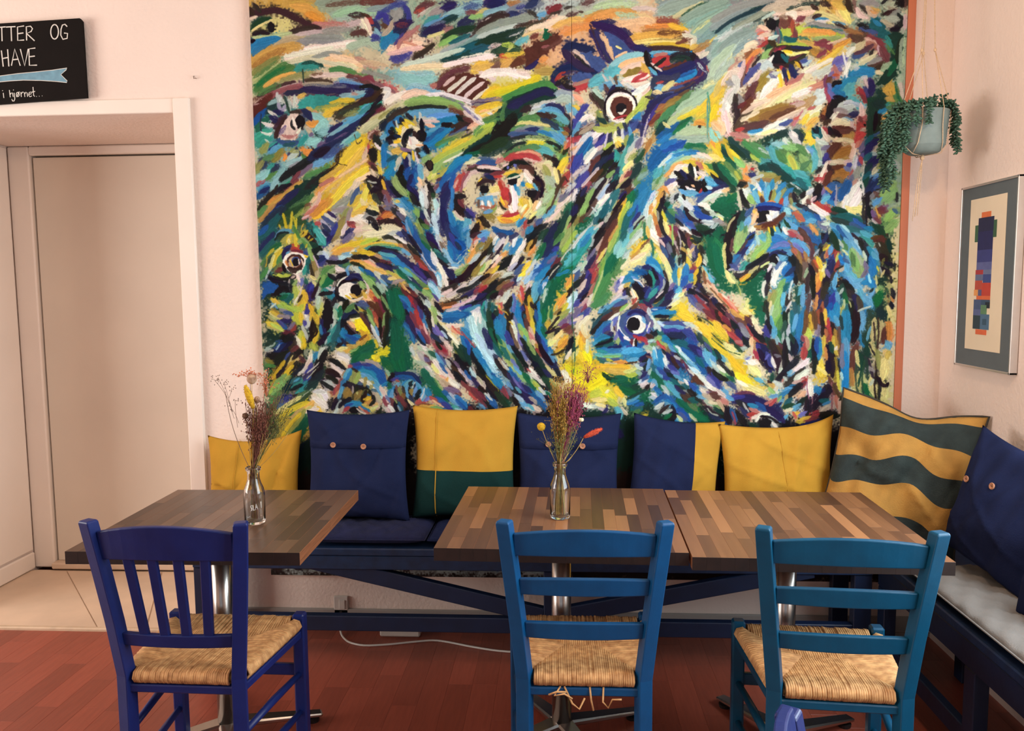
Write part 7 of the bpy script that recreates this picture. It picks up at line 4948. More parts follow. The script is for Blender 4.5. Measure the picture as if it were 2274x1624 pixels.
# ------------------------------------------------------------------ taverna chairs with rush seats
M_ru = mat('rush_cord', (216, 168, 112), .7, .25, 50, rgb2=(160, 112, 66))
ZS = .45
def rush_mesh(wb_, wf_, D):
    m = MB(); r = .0040; st = .0069
    B0, B1 = Vector((-wb_ / 2, 0, 0)), Vector((wb_ / 2, 0, 0)); F0, F1 = Vector((-wf_ / 2, D, 0)), Vector((wf_ / 2, D, 0))
    cen = Vector((0, D * .5, 0)); spread = .05
    cl, cr = cen + Vector((-spread, 0, 0)), cen + Vector((spread, 0, 0))
    def sect(a, b, ca, cb):
        n = int((b - a).length / st); e = (b - a).normalized(); inn = Vector((-e.y, e.x, 0))
        if inn.dot(cen - a) < 0: inn = -inn
        for i in range(n + 1):
            mg = .024 / (b - a).length; t = mg + (1 - 2 * mg) * (i + .5) / (n + 1); p = a.lerp(b, t)
            # where the run meets the mitre lines
            if t < .5:
                q0, q1 = a, ca
            else:
                q0, q1 = b, cb
            dd = q1 - q0; den = inn.x * (-dd.y) - inn.y * (-dd.x)
            s = 0.5
            u = ((p - q0).x * (-inn.y) + (p - q0).y * inn.x) / (dd.x * (-inn.y) + dd.y * inn.x) if abs(dd.x * (-inn.y) + dd.y * inn.x) > 1e-6 else 1
            hit = q0 + dd * min(max(u, 0), 1)
            if abs(dd.x * (-inn.y) + dd.y * inn.x) < 1e-6 or u > 1: hit = p + inn * max((ca.lerp(cb, t) - p).dot(inn), .02)
            Ld = max((hit - p).dot(inn), .012)
            jx = random.uniform(-.0008, .0008); jz = random.uniform(-.0014, .0014); k = e * jx
            path = [p + inn * .012 + Vector((0, 0, -.018)), p - inn * .008 + Vector((0, 0, -.016)), p - inn * .016 + Vector((0, 0, -.004)) + k,
                    p - inn * .010 + Vector((0, 0, .010 + jz)) + k, p + inn * .006 + Vector((0, 0, .014 + jz)), p + inn * (Ld * .55) + Vector((0, 0, .010 + jz)), p + inn * Ld + Vector((0, 0, .003))]
            m.tube(path, r * random.uniform(.85, 1.15), 5, cap=False)
    sect(B0, B1, cl, cr); sect(F1, F0, cr, cl); sect(F0, B0, cl, cl); sect(B1, F1, cr, cr)
    m.add([B0 + Vector((0, 0, -.012)), B1 + Vector((0, 0, -.012)), F1 + Vector((0, 0, -.012)), F0 + Vector((0, 0, -.012))], [(0, 1, 2, 3)])
    return m
RUSH = None
def chair(label, loc, rz, m_paint, style, wt=.395, wb_=.305, wf_=.385, D=.35, ztop=.875, rush=True):
    global RUSH
    c = thing('rush_seat_chair', label, 'chair', loc, rz)
    pw, pd = .037, .034
    def post_x(z): return (wb_ / 2) + (wt - wb_) / 2 * max(0, (z - ZS) / (ztop - ZS)) ** 1.05
    def post_y(z): return -.012 * 0 - .055 * max(0, (z - ZS) / (ztop - ZS)) ** 1.3 - .05 * max(0, (ZS - z) / ZS) * .0
    for s in (-1, 1):
        ct, sn = math.cos(R(20)), s * math.sin(R(20))         # the posts stand turned inwards
        m = MB(); zs = [0.002, .2, ZS, .6, .74, ztop]
        vs = []; 
        for z in zs:
            xx = s * post_x(z); yy = post_y(z); k = 1.0 if z < .8 else .96
            for (a, bq) in ((-1, -1), (1, -1), (1, 1), (-1, 1)): vs.append((xx + (a * pw * ct - bq * pd * sn) / 2 * k, yy + (a * pw * sn + bq * pd * ct) / 2 * k, z))
        top_ = []
        for (a, bq) in ((-1, -1), (1, -1), (1, 1), (-1, 1)): top_.append((s * post_x(ztop) + (a * pw * ct - bq * pd * sn) * .40, post_y(ztop) + (a * pw * sn + bq * pd * ct) * .40, ztop + .005))
        vs += top_; nlev = len(zs) + 1; fs = [(3, 2, 1, 0), tuple((nlev - 1) * 4 + i for i in range(4))]
        for i in range(nlev - 1):
            for k in range(4): fs.append((i * 4 + k, i * 4 + (k + 1) % 4, (i + 1) * 4 + (k + 1) % 4, (i + 1) * 4 + k))
        m.add(vs, fs); o = m.build('back_post', m_paint, c)
        bv = o.modifiers.new('bevel', 'BEVEL'); bv.width = .004; bv.segments = 2; bv.limit_method = 'ANGLE'
        m = MB(); m.beam((s * wf_ / 2, D, .002), (s * wf_ / 2, D, ZS + .028), .036, .036, (1, 0, 0), .005); m.build('front_leg', m_paint, c)
    def rail(z0, z1, arch=0.0, bow=.018, name='back_slat', th=.017, n=10):
        m = MB(); vs = []; fs = []
        zc = (z0 + z1) / 2
        for i in range(n + 1):
            t = i / n; q = 4 * t * (1 - t)
            xm = post_x(zc) - pw * .42; xx = -xm + 2 * xm * t
            for (dz, zz) in ((z0, z0 + arch * .25 * q), (z1, z1 + arch * q)):
                yb = post_y(zz) - bow * q
                vs += [(xx, yb - th / 2, zz), (xx, yb + th / 2, zz)]
        for i in range(n):
            a = i * 4; b_ = a + 4
            fs += [(a, b_, b_ + 2, a + 2), (a + 1, a + 3, b_ + 3, b_ + 1), (a + 2, b_ + 2, b_ + 3, a + 3), (a, a + 1, b_ + 1, b_)]
        fs += [(0, 2, 3, 1), (n * 4, n * 4 + 1, n * 4 + 3, n * 4 + 2)]
        m.add(vs, fs); o = m.build(name, m_paint, c)
        bv = o.modifiers.new('bevel', 'BEVEL'); bv.width = .003; bv.segments = 2; bv.limit_method = 'ANGLE'; bv.angle_limit = R(50)
    if style == 'ladder':
        rail(.787, .845, .016, name='crest_rail'); rail(.682, .724, .008); rail(.563, .605, .006)
    else:
        rail(.775, .85, .022, name='crest_rail', bow=.02); rail(.535, .57, 0.0, name='lower_back_rail', bow=.012)
        for i in range(4):
            t = (i + 1) / 5; q = 4 * t * (1 - t)
            xb = (-1 + 2 * t) * (post_x(.55) - .02); xt = (-1 + 2 * t) * (post_x(.8) - .02)
            m = MB(); m.beam((xb, post_y(.56) - .012 * q, .565), (xt, post_y(.79) - .019 * q, .79), .026, .013, (1, 0, 0), .003); m.build('upright_slat', m_paint, c)
    # seat rails below the rush, stretchers
    for (p, q) in (((-wb_ / 2, 0), (wb_ / 2, 0)), ((-wf_ / 2, D), (wf_ / 2, D)), ((-wb_ / 2, 0), (-wf_ / 2, D)), ((wb_ / 2, 0), (wf_ / 2, D))):
        m = MB(); m.beam((*p, ZS - .034), (*q, ZS - .034), .022, .024, (0, 0, 1), .003); m.build('seat_rail', m_paint, c)
    for s in (-1, 1):
        for z in (.17, .29):
            m = MB(); m.tube([(s * wb_ / 2, 0, z), (s * (wb_ + wf_) / 4, D / 2, z + .004), (s * wf_ / 2, D, z)], [.009, .0115, .009], 10); m.build('stretcher', m_paint, c, True)
    m = MB(); m.beam((-wf_ / 2, D, .30), (wf_ / 2, D, .30), .036, .016, (0, 0, 1), .003); m.build('stretcher', m_paint, c)
    m = MB(); m.tube([(-wb_ / 2, 0, .235), (wb_ / 2, 0, .235)], .010, 10); m.build('stretcher', m_paint, c, True)
    if RUSH is None:
        o = rush_mesh(wb_ - .0, wf_ - .0, D).build('rush_seat', M_ru, c, True); RUSH = o.data
    else:
        o = bpy.data.objects.new('rush_seat', RUSH); C.objects.link(o); o.parent = c
    o.location = (0, 0, ZS); o['kind'] = 'stuff'; o['label'] = 'woven golden rush seat'
    return c
M_c1 = mat('chair_navy', (19, 38, 104), .4, .10, 14, bump=.12, bscale=60, spec=.35)
M_c2 = mat('chair_sea_blue', (5, 74, 124), .4, .10, 14, bump=.12, bscale=60, spec=.35)
M_c3 = mat('chair_teal', (4, 74, 106), .4, .10, 14, bump=.12, bscale=60, spec=.35)
chair('dark navy chair with upright slats and rush seat at the small left table', (-.985, 1.955, 0), R(-1), M_c1, 'slat')
c2 = chair('sea-blue ladder-back chair with rush seat in front of the middle vase', (.062, 1.985, 0), R(0), M_c2, 'ladder')
chair('teal ladder-back chair with rush seat at the right end of the tables', (.688, 1.935, 0), R(-4.5), M_c3, 'ladder')
chair('navy chair of which only a post top pokes into the bottom edge', (.352, .93, 0), R(-100), M_c1, 'slat', ztop=.83)
# frayed rush hanging below the middle chair's seat
for k, pts in enumerate([[(-.06, -.01, -.02), (-.075, -.03, -.035), (-.05, -.03, -.03), (-.03, -.025, -.045)], [(-.05, -.01, -.02), (-.03, -.03, -.055), (-.012, -.03, -.07), (.002, -.02, -.045)],
        [(.015, -.01, -.02), (.018, -.02, -.05), (.024, -.02, -.078)], [(.05, -.01, -.02), (.048, -.02, -.055), (.062, -.025, -.068), (.072, -.025, -.045), (.095, -.03, -.042)],
        [(-.09, -.02, -.038), (-.07, -.028, -.026), (-.045, -.02, -.03)]]):
    m = MB(); m.tube(pts, .0026, 5); o = m.build('loose_strand', M_ru, c2, True); o.location = (0.0, 0, ZS)

# ------------------------------------------------------------------ cushions
M_yel = mat('mustard_cotton', (188, 142, 50), .95, .06, 9, bump=.25, bscale=300, spec=.15)
M_nav = mat('navy_cotton', (30, 38, 70), .95, .08, 9, bump=.25, bscale=300, spec=.1)
M_grn = mat('bottle_green_cotton', (16, 50, 48), .95, .08, 9, bump=.25, bscale=300, spec=.15)
M_och = mat('ochre_linen', (184, 136, 62), .9, .14, 14, bump=.4, bscale=220)
M_gry = mat('dark_green_grey_linen', (42, 54, 52), .9, .22, 20, bump=.4, bscale=220)
M_but = mat('coconut_button', (186, 128, 96), .5, .2, 200)
M_pip = mat('dark_piping', (52, 46, 36), .8, .1, 30)
M_lin = mat('light_grey_linen', (128, 124, 120), .92, .05, 14, bump=.4, bscale=260)
M_pad = mat('navy_seat_pad', (20, 28, 72), .95, .2, 16, stretch=(1, 1, 1), bump=.4, bscale=120)
def pillow_pt(u, v, W, H, T, side, seed, wr, sag):
    """u, v in -1..1; side +1 front (towards -y), -1 back"""
    a, b_ = 1 - abs(u) ** 2.6, 1 - abs(v) ** 2.6
    puff = max(a, 0) ** .55 * max(b_, 0) ** .55
    x = u * W / 2 * (1 - .085 * (1 - v * v) * abs(u) ** 2); z = v * H / 2 * (1 - .085 * (1 - u * u) * abs(v) ** 2)
    th = T / 2 * puff * (1 + sag * (-v) * .35)
    n = math.sin(5 * u + 2.3 * v + seed) * math.sin(3.1 * v - 2.2 * u + seed * 1.7) + .6 * math.sin(9 * u - 6 * v + seed * 2.1) * math.sin(4 * v + 7 * u + seed)
    c1 = math.sin(2.1 * u + 3.3 * v + 2.7 * seed + .8 * math.sin(3 * v + seed)); c2 = math.sin(3.4 * u - 2.2 * v + 1.3 * seed + .9 * math.sin(2.4 * u - seed))
    n += 1.1 * (1 - abs(c1)) ** 5 - .9 * (1 - abs(c2)) ** 5
    y = -side * (th + wr * n * puff ** .7)
    return Vector((x, y, z))
def cushion(label, loc, W, H, T, lean=6, rz=0, roll=0, zones=None, seed=1.0, wr=.004, sag=1.0, buttons=None, flap=None, piping=None, seam=None, n=40, fold=None, group=None, cat='cushion', corner=None):
    """zones: list of (name, material, u0, u1, v0, v1); loc: centre of the bottom edge"""
    root = thing('cushion', label, cat, loc, 0, group)
    root.rotation_euler = (Matrix.Rotation(R(rz), 3, 'Z') @ Matrix.Rotation(R(-lean), 3, 'X') @ Matrix.Rotation(R(roll), 3, 'Y')).to_euler()
    up = Vector((0, 0, H / 2))
    def pt(u, v, side):
        p = pillow_pt(u, v, W, H, T, side, seed, wr, sag)
        if fold: p.y += -side * fold(u, v) if side > 0 else 0
        if corner: p += corner(u, v)
        return p + up
    for (nm, mm, u0, u1, v0, v1) in zones:
        m = MB()
        for side in (1, -1):
            nu = max(3, int(n * (u1 - u0) / 2)); nv = max(3, int(n * (v1 - v0) / 2)); vs = []; fs = []
            for j in range(nv + 1):
                for i in range(nu + 1):
                    # denser near the rim
                    vs.append(pt(u0 + (u1 - u0) * i / nu, v0 + (v1 - v0) * j / nv, side))
            for j in range(nv):
                for i in range(nu):
                    a = j * (nu + 1) + i; fs.append((a, a + 1, a + nu + 2, a + nu + 1))
            m.add(vs, fs)
        o = m.build(nm, mm, root, True)
        bm = bmesh.new(); bm.from_mesh(o.data); bmesh.ops.remove_doubles(bm, verts=bm.verts, dist=.0004); bmesh.ops.recalc_face_normals(bm, faces=bm.faces); bm.to_mesh(o.data); bm.free()
        o.data.polygons.foreach_set('use_smooth', [True] * len(o.data.polygons))
    if seam:
        m = MB()
        for (ua, va, ub, vb) in seam:
            m.tube([pt(ua + (ub - ua) * t / 20, va + (vb - va) * t / 20, 1) + Vector((0, -.0005, 0)) for t in range(21)], .0022, 5)
        m.build('seam', zones[0][1], root, True)
    if flap:
        m = MB(); vs = []; fs = []; nu = 24
        for i in range(nu + 1):
            u = -1 + 2 * i / nu
            a = pt(u, flap, 1); b_ = pt(u, flap + .12, 1)
            vs += [a + Vector((0, -.006, 0)), a + Vector((0, .002, -.001)), b_ + Vector((0, -.0015, 0))]
        for i in range(nu):
            q = i * 3; fs += [(q, q + 3, q + 5, q + 2), (q, q + 1, q + 4, q + 3)]
        m.add(vs, fs); m.build('button_flap', zones[0][1], root, True)
    for (u, v) in (buttons or []):
        p = pt(u, v, 1) + Vector((0, -.0105 if flap else -.006, 0))
        m = MB(); m.lathe([(0, .002), (.006, .002), (.0085, .004), (.0105, .004), (.0115, .002), (.0105, -.001), (0, -.001)], 18)
        m.v = [tuple(p + Vector((a, -z, c))) for a, c, z in m.v]
        bo = m.build('button', M_but, root, True)
        m = MB()
        for d in (-.0022, .0022):
            m.tube([p + Vector((d, -.0035, 0)), p + Vector((d, -.001, 0))], .0011, 6)
        m.build('button_hole', M_pip, bo)
    if piping:
        ring = []
        N = 24
        for k in range(N): ring.append(pt(-1 + 2 * k / N, 1, 1))
        for k in range(N): ring.append(pt(1, 1 - 2 * k / N, 1))
        for k in range(N): ring.append(pt(1 - 2 * k / N, -1, 1))
        for k in range(N): ring.append(pt(-1, -1 + 2 * k / N, 1))
        m = MB(); m.tube(ring, .0042, 6, closed=True); m.build('piping', piping, root, True)
    return root
full = lambda m: [('cover', m, -1, 1, -1, 1)]
ZB = BZ + .002
cushion('small mustard cushion in the left corner by the door casing', (-1.262, 3.17, ZB), .40, .385, .12, 7, 0, 0, full(M_yel), 1.3, .009, seam=[(-.35, -1, -.3, 1)], corner=lambda u, v: Vector((0, 0, .02 * max(0, v) * (u * u) + (.012 * u if v > 0 else 0))))
cushion('navy cushion with two buttons, leftmost of the navy ones', (-.815, 3.135, .512), .425, .455, .145, 6, 0, 0, full(M_nav), 2.2, .010, flap=.34, buttons=[(-.40, .40), (.20, .38)])
cushion('cushion half mustard and half bottle green with a raised seam', (-.385, 3.162, .516), .43, .465, .13, 6, 0, .5, [('mustard_panel', M_yel, -1, 1, -.12, 1), ('green_panel', M_grn, -1, 1, -1, -.12)], 3.1, .007, seam=[(-.52, -1, -.52, 1)])
cushion('navy cushion with two buttons behind the middle vase', (.035, 3.158, ZB), .425, .49, .13, 6, 0, .5, full(M_nav), 4.0, .007, flap=.42, buttons=[(-.38, .50), (.26, .48)])
cushion('cushion mostly navy with a mustard strip down its right side', (.440, 3.166, ZB + .018), .365, .455, .12, 6, 0, 5.5, [('navy_panel', M_nav, -1, .36, -1, 1), ('mustard_panel', M_yel, .36, 1, -1, 1)], 5.2, .007)
cushion('plain mustard cushion with a long crease, next to the striped one', (.868, 3.152, ZB), .45, .45, .13, 6, 0, -1, full(M_yel), 6.0, .009, seam=[(.15, -.9, .02, 1)], fold=lambda u, v: .012 * math.exp(-((u - .25 - .12 * v) / .10) ** 2) * (1 - v * v * .5), corner=lambda u, v: Vector((0, 0, .03 * max(0, v) ** 2 * max(0, u) ** 3)))
st = []
edges = [-1, -.62, -.36, -.05, .28, .56, .9, 1]
for i in range(len(edges) - 1):
    st.append(('green_stripe' if i % 2 == 0 and i < 6 else 'ochre_stripe', M_gry if i % 2 == 0 and i < 6 else M_och, -1, 1, edges[i], edges[i + 1]))
st = [('green_stripe', M_gry, -1, 1, -1, -.56), ('ochre_stripe', M_och, -1, 1, -.56, -.16), ('green_stripe', M_gry, -1, 1, -.16, .18), ('ochre_stripe', M_och, -1, 1, .18, .52), ('green_stripe', M_gry, -1, 1, .52, .88), ('ochre_stripe', M_och, -1, 1, .88, 1)]
cushion('large rumpled cushion striped ochre and dark green in the bench corner', (1.192, 2.975, ZB + .012), .49, .56, .15, 9, -30, 8.5, st, 7.0, .018, piping=M_pip, n=36,
        fold=lambda u, v: .02 * math.exp(-((u * .8 + v - .1) / .22) ** 2) - .012 * math.exp(-((u * .8 + v + .35) / .15) ** 2), corner=lambda u, v: Vector((0, 0, -.035 * math.exp(-((u - .1) / .4) ** 2) * max(0, v) ** 2 + (.024 * math.sin(3.6 * u + 1.2) + .012 * math.sin(8 * u + 3 * v)) * (1 - v * v))))
cushion('navy cushion with two buttons leaning on the right wall', (1.362, 2.60, ZB + .06), .40, .44, .13, 10, -80, 9, full(M_nav), 8.0, .008, buttons=[(-.62, .22), (.02, .34)], flap=None)
cushion('dark navy cushion at the right frame edge on the grey pad', (1.352, 2.15, ZB + .045), .36, .36, .12, 18, -82, -6, full(M_nav), 9.0, .005)
def pad(label, x0, x1, y0, y1, z0, T, m, seed, wr=.004, piping=None, name='seat_pad', quilting=0):
    W, D = x1 - x0, y1 - y0; t = thing(name, label, 'seat pad', ((x0 + x1) / 2, (y0 + y1) / 2, z0))
    mb = MB(); nu, nv = max(16, int(W / .014)), max(16, int(D / .014))
    for side in (1, -1):
        vs = []; fs = []
        for j in range(nv + 1):
            for i in range(nu + 1):
                u, v = -1 + 2 * i / nu, -1 + 2 * j / nv
                ex = max(0, 1 - abs(u) ** (2.2 * max(W / .2, 1))); ey = max(0, 1 - abs(v) ** (2.2 * max(D / .2, 1)))
                puff = (ex ** .45) * (ey ** .45)
                nz = math.sin(u * W * 34 + 2 * math.sin(v * 5 + seed)) * math.sin(v * D * 30 + seed) + .5 * math.sin(u * W * 70 + v * D * 40 + seed)
                z = T / 2 + side * (T / 2 * puff) + (wr * nz * puff if side > 0 else 0) + (.0035 * math.sin((u * W + .4 * v * D) * 330) * puff * quilting if side > 0 else 0)
                vs.append((u * W / 2, v * D / 2, max(z, 0)))
        for j in range(nv):
            for i in range(nu):
                a = j * (nu + 1) + i; fs.append((a, a + 1, a + nu + 2, a + nu + 1))
        mb.add(vs, fs)
    o = mb.build('cover', m, t, True)
    bm = bmesh.new(); bm.from_mesh(o.data); bmesh.ops.remove_doubles(bm, verts=bm.verts, dist=.0004); bmesh.ops.recalc_face_normals(bm, faces=bm.faces); bm.to_mesh(o.data); bm.free()
    o.data.polygons.foreach_set('use_smooth', [True] * len(o.data.polygons))
    rim = MB(); ring = []
    for k in range(20): ring.append((-W / 2 + W * k / 20, -D / 2, T / 2))
    for k in range(20): ring.append((W / 2, -D / 2 + D * k / 20, T / 2))
    for k in range(20): ring.append((W / 2 - W * k / 20, D / 2, T / 2))
    for k in range(20): ring.append((-W / 2, D / 2 - D * k / 20, T / 2))
    rim.tube(ring, .003, 6, closed=True); rim.build('rim_seam', m, t, True)
    return t
pad('dark navy quilted seat pad below the two-button navy cushion', -.975, -.515, 2.965, 3.25, ZB, .06, M_pad, 1.0, .004, quilting=.5)
pad('black-navy seat pad peeping out beside the middle table', -.505, -.06, 2.97, 3.25, ZB, .055, M_nav, 2.0, .004)
pad('long light grey linen pad on the side bench', 1.182, 1.505, 1.2, 2.74, ZB, .05, M_lin, 3.0, .006)

# ------------------------------------------------------------------ bottles with dried flowers
M_gl = bpy.data.materials.new('clear_glass'); M_gl.use_nodes = True
b = M_gl.node_tree.nodes['Principled BSDF']; b.inputs['Transmission Weight'].default_value = 1.0; b.inputs['Roughness'].default_value = .02; b.inputs['IOR'].default_value = 1.45
nz = nn(M_gl.node_tree, 'ShaderNodeTexNoise'); nz.inputs['Scale'].default_value = 18
rr = nn(M_gl.node_tree, 'ShaderNodeValToRGB'); rr.color_ramp.elements[0].color = (.93, .95, .94, 1); rr.color_ramp.elements[1].color = (.98, .99, .985, 1)
M_gl.node_tree.links.new(nz.outputs['Fac'], rr.inputs[0]); M_gl.node_tree.links.new(rr.outputs[0], b.inputs['Base Color'])
M_wpaint = mat('white_paint_pen', (235, 232, 226), .6)
def bottle(label, loc):
    t = thing('milk_bottle_vase', label, 'vase', loc)
    prof = [(0, .0015), (.026, .0), (.0305, .004), (.0315, .012), (.0318, .09), (.029, .108), (.0225, .124), (.0185, .138), (.0178, .152), (.0188, .162), (.0225, .165), (.0232, .170), (.0225, .1745), (.0195, .1755),
            (.0172, .172), (.0158, .152), (.0162, .138), (.0198, .124), (.0262, .107), (.0290, .09), (.0288, .014), (.026, .009), (0, .0075)]
    m = MB(); m.lathe(prof, 40); m.build('glass_body', M_gl, t, True)
    return t
v1 = on_z(567, 1162, .74); v2 = on_z(1244, 1151, .74)
V1 = bottle('clear glass bottle vase with white lettering on the left table', (v1.x, v1.y, .7405))
V2 = bottle('clear glass bottle vase on the middle table', (v2.x, v2.y, .7405))
# hand lettering on the left bottle
lt = MB()
def onb(a, z): return Vector((.0322 * math.sin(a), -.0322 * math.cos(a), z))
for poly in ([(.11, .063), (.03, .062), (.03, .057), (.11, .054), (.10, .048), (.02, .048)], [(.22, .064), (.24, .048), (.36, .049)], [(.42, .049), (.52, .067), (.64, .050)], [(.46, .056), (.60, .057)], [(.98, .072), (.98, .052)]):
    lt.tube([onb(a, z) for a, z in poly], .0013, 5)
lt.build('white_lettering', M_wpaint, V1, True)

M_straw = mat('straw_stem', (196, 164, 92), .8, .2, 40)
M_brn = mat('brown_stem', (120, 84, 56), .85, .2, 60)
M_corl = mat('coral_blossom', (226, 138, 100), .85, .2, 90)
M_fyel = mat('yellow_flower', (226, 182, 40), .9, .15, 160, bump=.6, bscale=500)
M_pod = mat('papery_pod', (206, 176, 146), .6, .3, 60, rgb2=(130, 92, 66))
M_heath = mat('brown_heather', (128, 74, 58), .9, .3, 80)
M_mag = mat('magenta_statice', (158, 62, 92), .9, .3, 80)
M_red = mat('coral_red_plume', (226, 92, 62), .95, .2, 200, bump=.6, bscale=500)
M_ocg = mat('ochre_grass', (186, 146, 62), .9, .3, 80)
M_gng = mat('green_grass', (120, 122, 66), .9, .3, 80)
M_greyst = mat('grey_twig', (150, 126, 112), .9, .2, 60)
M_wflo = mat('cream_strawflower', (240, 226, 180), .8, .1, 60)
def px_at(base, u, v, dy=0.0): p = on_y(u, v, base.y + dy); return p
def bend(a, b_, k=.5, n=8, sway=(0, 0, 0)):
    a = Vector(a); b_ = Vector(b_); s = Vector(sway); return [a.lerp(b_, i / n) + s * math.sin(math.pi * i / n) for i in range(n + 1)]
def flower(name, label, base, head, heads, m_stem, m_head, r=.0011, sway=(0, 0, 0), side=0.0, dep=0.0, cat='dried flower', part='flower_head', group=None):
    """a stem from inside the bottle up to 'head' (world point); heads(mb, local point)"""
    t = thing(name, label, cat, (base.x, base.y, .7405 + .011), group=group); o0 = Vector(t.location)
    foot = Vector((-side * .6 * .018, -dep * .5 * .018, 0)); neck = Vector((side * .013, dep * .013, .155)); hd = Vector(head) - o0
    path = bend(foot, neck, n=5) + bend(neck, hd, n=8, sway=sway)[1:]
    m = MB(); m.tube(path, r, 5); m.build('stem', m_stem, t, True)
    if heads:
        m = MB(); heads(m, hd, path); m.build(part, m_head, t, True)
    return t
rs = random.Random(5)
def cluster(n, spread, size, branch=True, zoff=0):
    def fn(m, p, path):
        for i in range(n):
            q = p + Vector((rs.gauss(0, spread[0]), rs.gauss(0, spread[1]), rs.gauss(0, spread[2]) + zoff))
            m.ell(q, (size * rs.uniform(.6, 1.2),) * 3, 5, 4)
            if branch and i % 2 == 0: m.tube([p + Vector((0, 0, -spread[2] * 2.2)), p.lerp(q, .6), q], .0005, 3, cap=False)
    return fn
def wisps(n, base_r, top, spread, r, tips=None, tip=.0012):
    """a bunch nobody could count: stems fan out of the bottle neck"""
    def fn(m):
        for i in range(n):
            a = rs.uniform(0, 2 * math.pi); rr_ = base_r * math.sqrt(rs.random())
            s = Vector((rr_ * math.cos(a), rr_ * math.sin(a), (rs.uniform(.09, .13) if tips and i % 4 else .002))); nk = Vector((.011 * math.cos(a) * rs.random(), .011 * math.sin(a) * rs.random(), .155))
            e = Vector(top) + Vector((rs.gauss(0, spread[0]), rs.gauss(0, spread[1]), rs.gauss(0, spread[2])))
            m.tube([s, nk, nk.lerp(e, .5) + Vector((rs.gauss(0, .004), 0, 0)), e], [r, r, r, r * .6], 3, cap=False)
            for k in range(tips or 0):
                q = nk.lerp(e, rs.uniform(.6, 1.08)) + Vector((rs.gauss(0, .010), rs.gauss(0, .010), rs.gauss(0, .008)))
                m.ell(q, (tip * .7, tip * .7, tip * rs.uniform(1, 2.2)), 4, 3)
                if k % 2 == 0: m.tube([nk.lerp(e, .72), q], .0004, 3, cap=False)
    return fn
def bunch(name, label, base, fn, m, cat='dried grass'):
    mb = MB(); fn(mb); o = mb.build(name, m); o.location = (base.x, base.y, .7405 + .011); tag(o, label, cat, kind='stuff'); return o
def P1(u, v, dy=0): return px_at(v1, u, v, dy)
def P2(u, v, dy=0): return px_at(v2, u, v, dy)
L1 = lambda u, v, dy=0: P1(u, v, dy) - Vector((v1.x, v1.y, .7515))
L2 = lambda u, v, dy=0: P2(u, v, dy) - Vector((v2.x, v2.y, .7515))
# left bottle
flower('dried_umbel', 'coral umbel blossom at the top of the left bouquet', v1, P1(555, 830), cluster(60, (.022, .012, .006), .0022), M_brn, M_corl, .0008, side=.1)
flower('dried_umbel', 'coral umbel blossom drooping in front of the painting edge', v1, P1(590, 850, .03), cluster(60, (.012, .012, .02), .0020), M_brn, M_corl, .0008, side=.4)
def pod(rx, rz, ribs=10):
    def fn(m, p, path):
        prof = [(0, -rz), (rx * .5, -rz * .85), (rx * .9, -rz * .4), (rx, 0), (rx * .88, rz * .5), (rx * .5, rz * .88), (.0, rz)]
        vs = []; n = 24
        k0 = len(m.v); m.lathe(prof, n, p)
        for i in range(k0, len(m.v)):
            j = (i - k0) % n; q = Vector(m.v[i]) - p; s = 1 + .07 * math.cos(j * 2 * math.pi / n * ribs); m.v[i] = tuple(p + Vector((q.x * s, q.y * s, q.z)))
    return fn
flower('seed_pod', 'striped papery seed pod, highest one in the left bouquet', v1, P1(559, 842, -.01), pod(.0145, .016), M_straw, M_pod, .0009, side=.1, part='pod')
flower('seed_pod', 'striped papery seed pod just right of the yellow plume', v1, P1(571, 888, -.005), pod(.009, .011), M_straw, M_pod, .0008, side=.3, part='pod')
flower('seed_pod', 'small brown seed pod at the left of the bouquet', v1, P1(545, 924, -.01), pod(.0095, .0095), M_straw, mat('brown_pod', (120, 96, 70), .7, .3, 60), .0008, side=-.3, part='pod')
def plume(length, rad, direc):
    def fn(m, p, path):
        d = Vector(direc).normalized(); n = 9
        m.tube([p + d * (length * i / n) for i in range(n + 1)], [rad * math.sin(math.pi * min(.97, max(.06, (i + .6) / (n + 1.0)))) ** .6 for i in range(n + 1)], 10)
        for i in range(160):
            t = rs.random(); a = rs.uniform(0, 6.28); o1 = d.orthogonal().normalized(); o2 = d.cross(o1)
            rd = rad * math.sin(math.pi * min(.97, max(.06, t))) ** .6; q = p + d * length * t + (o1 * math.cos(a) + o2 * math.sin(a)) * rd * .9
            m.tube([q, q + (o1 * math.cos(a) + o2 * math.sin(a)) * .003 + d * .003], .0004, 3, cap=False)
    return fn
flower('yellow_plume', 'fuzzy golden yellow plume leaning left in the left bouquet', v1, P1(563, 908, -.02), plume(.075, .0105, (-.32, 0, 1)), M_straw, M_fyel, .0012, side=.1, dep=-.6, part='plume')
flower('grey_twig', 'thin grey twig with tiny buds reaching far left', v1, P1(500, 870), None, M_greyst, None, .0009, (-.012, 0, 0), side=-.7)
tw = MB(); 
for (a, b_) in (((520, 930), (484, 838)), ((516, 915), (497, 850)), ((512, 900), (474, 842)), ((528, 950), (522, 890)), ((508, 885), (515, 862)), ((530, 940), (512, 905))):
    tw.tube(bend(L1(*a), L1(*b_), n=4, sway=(rs.gauss(0, .003), 0, .002)), .0006, 4, cap=False)
    for k in range(9): tw.ell(L1(*b_) + Vector((rs.gauss(0, .008), rs.gauss(0, .006), rs.gauss(0, .006))), (.0014, .0014, .002), 4, 3)
o = tw.build('budded_branchlets', M_greyst, [q for q in C.objects if q.get('label', '').startswith('thin grey twig')][0], True)
bunch('heather_bunch', 'brown heather tuft filling the middle of the left bouquet', v1, wisps(70, .016, L1(578, 925), (.018, .016, .026), .0006, 16, .0019), M_heath)
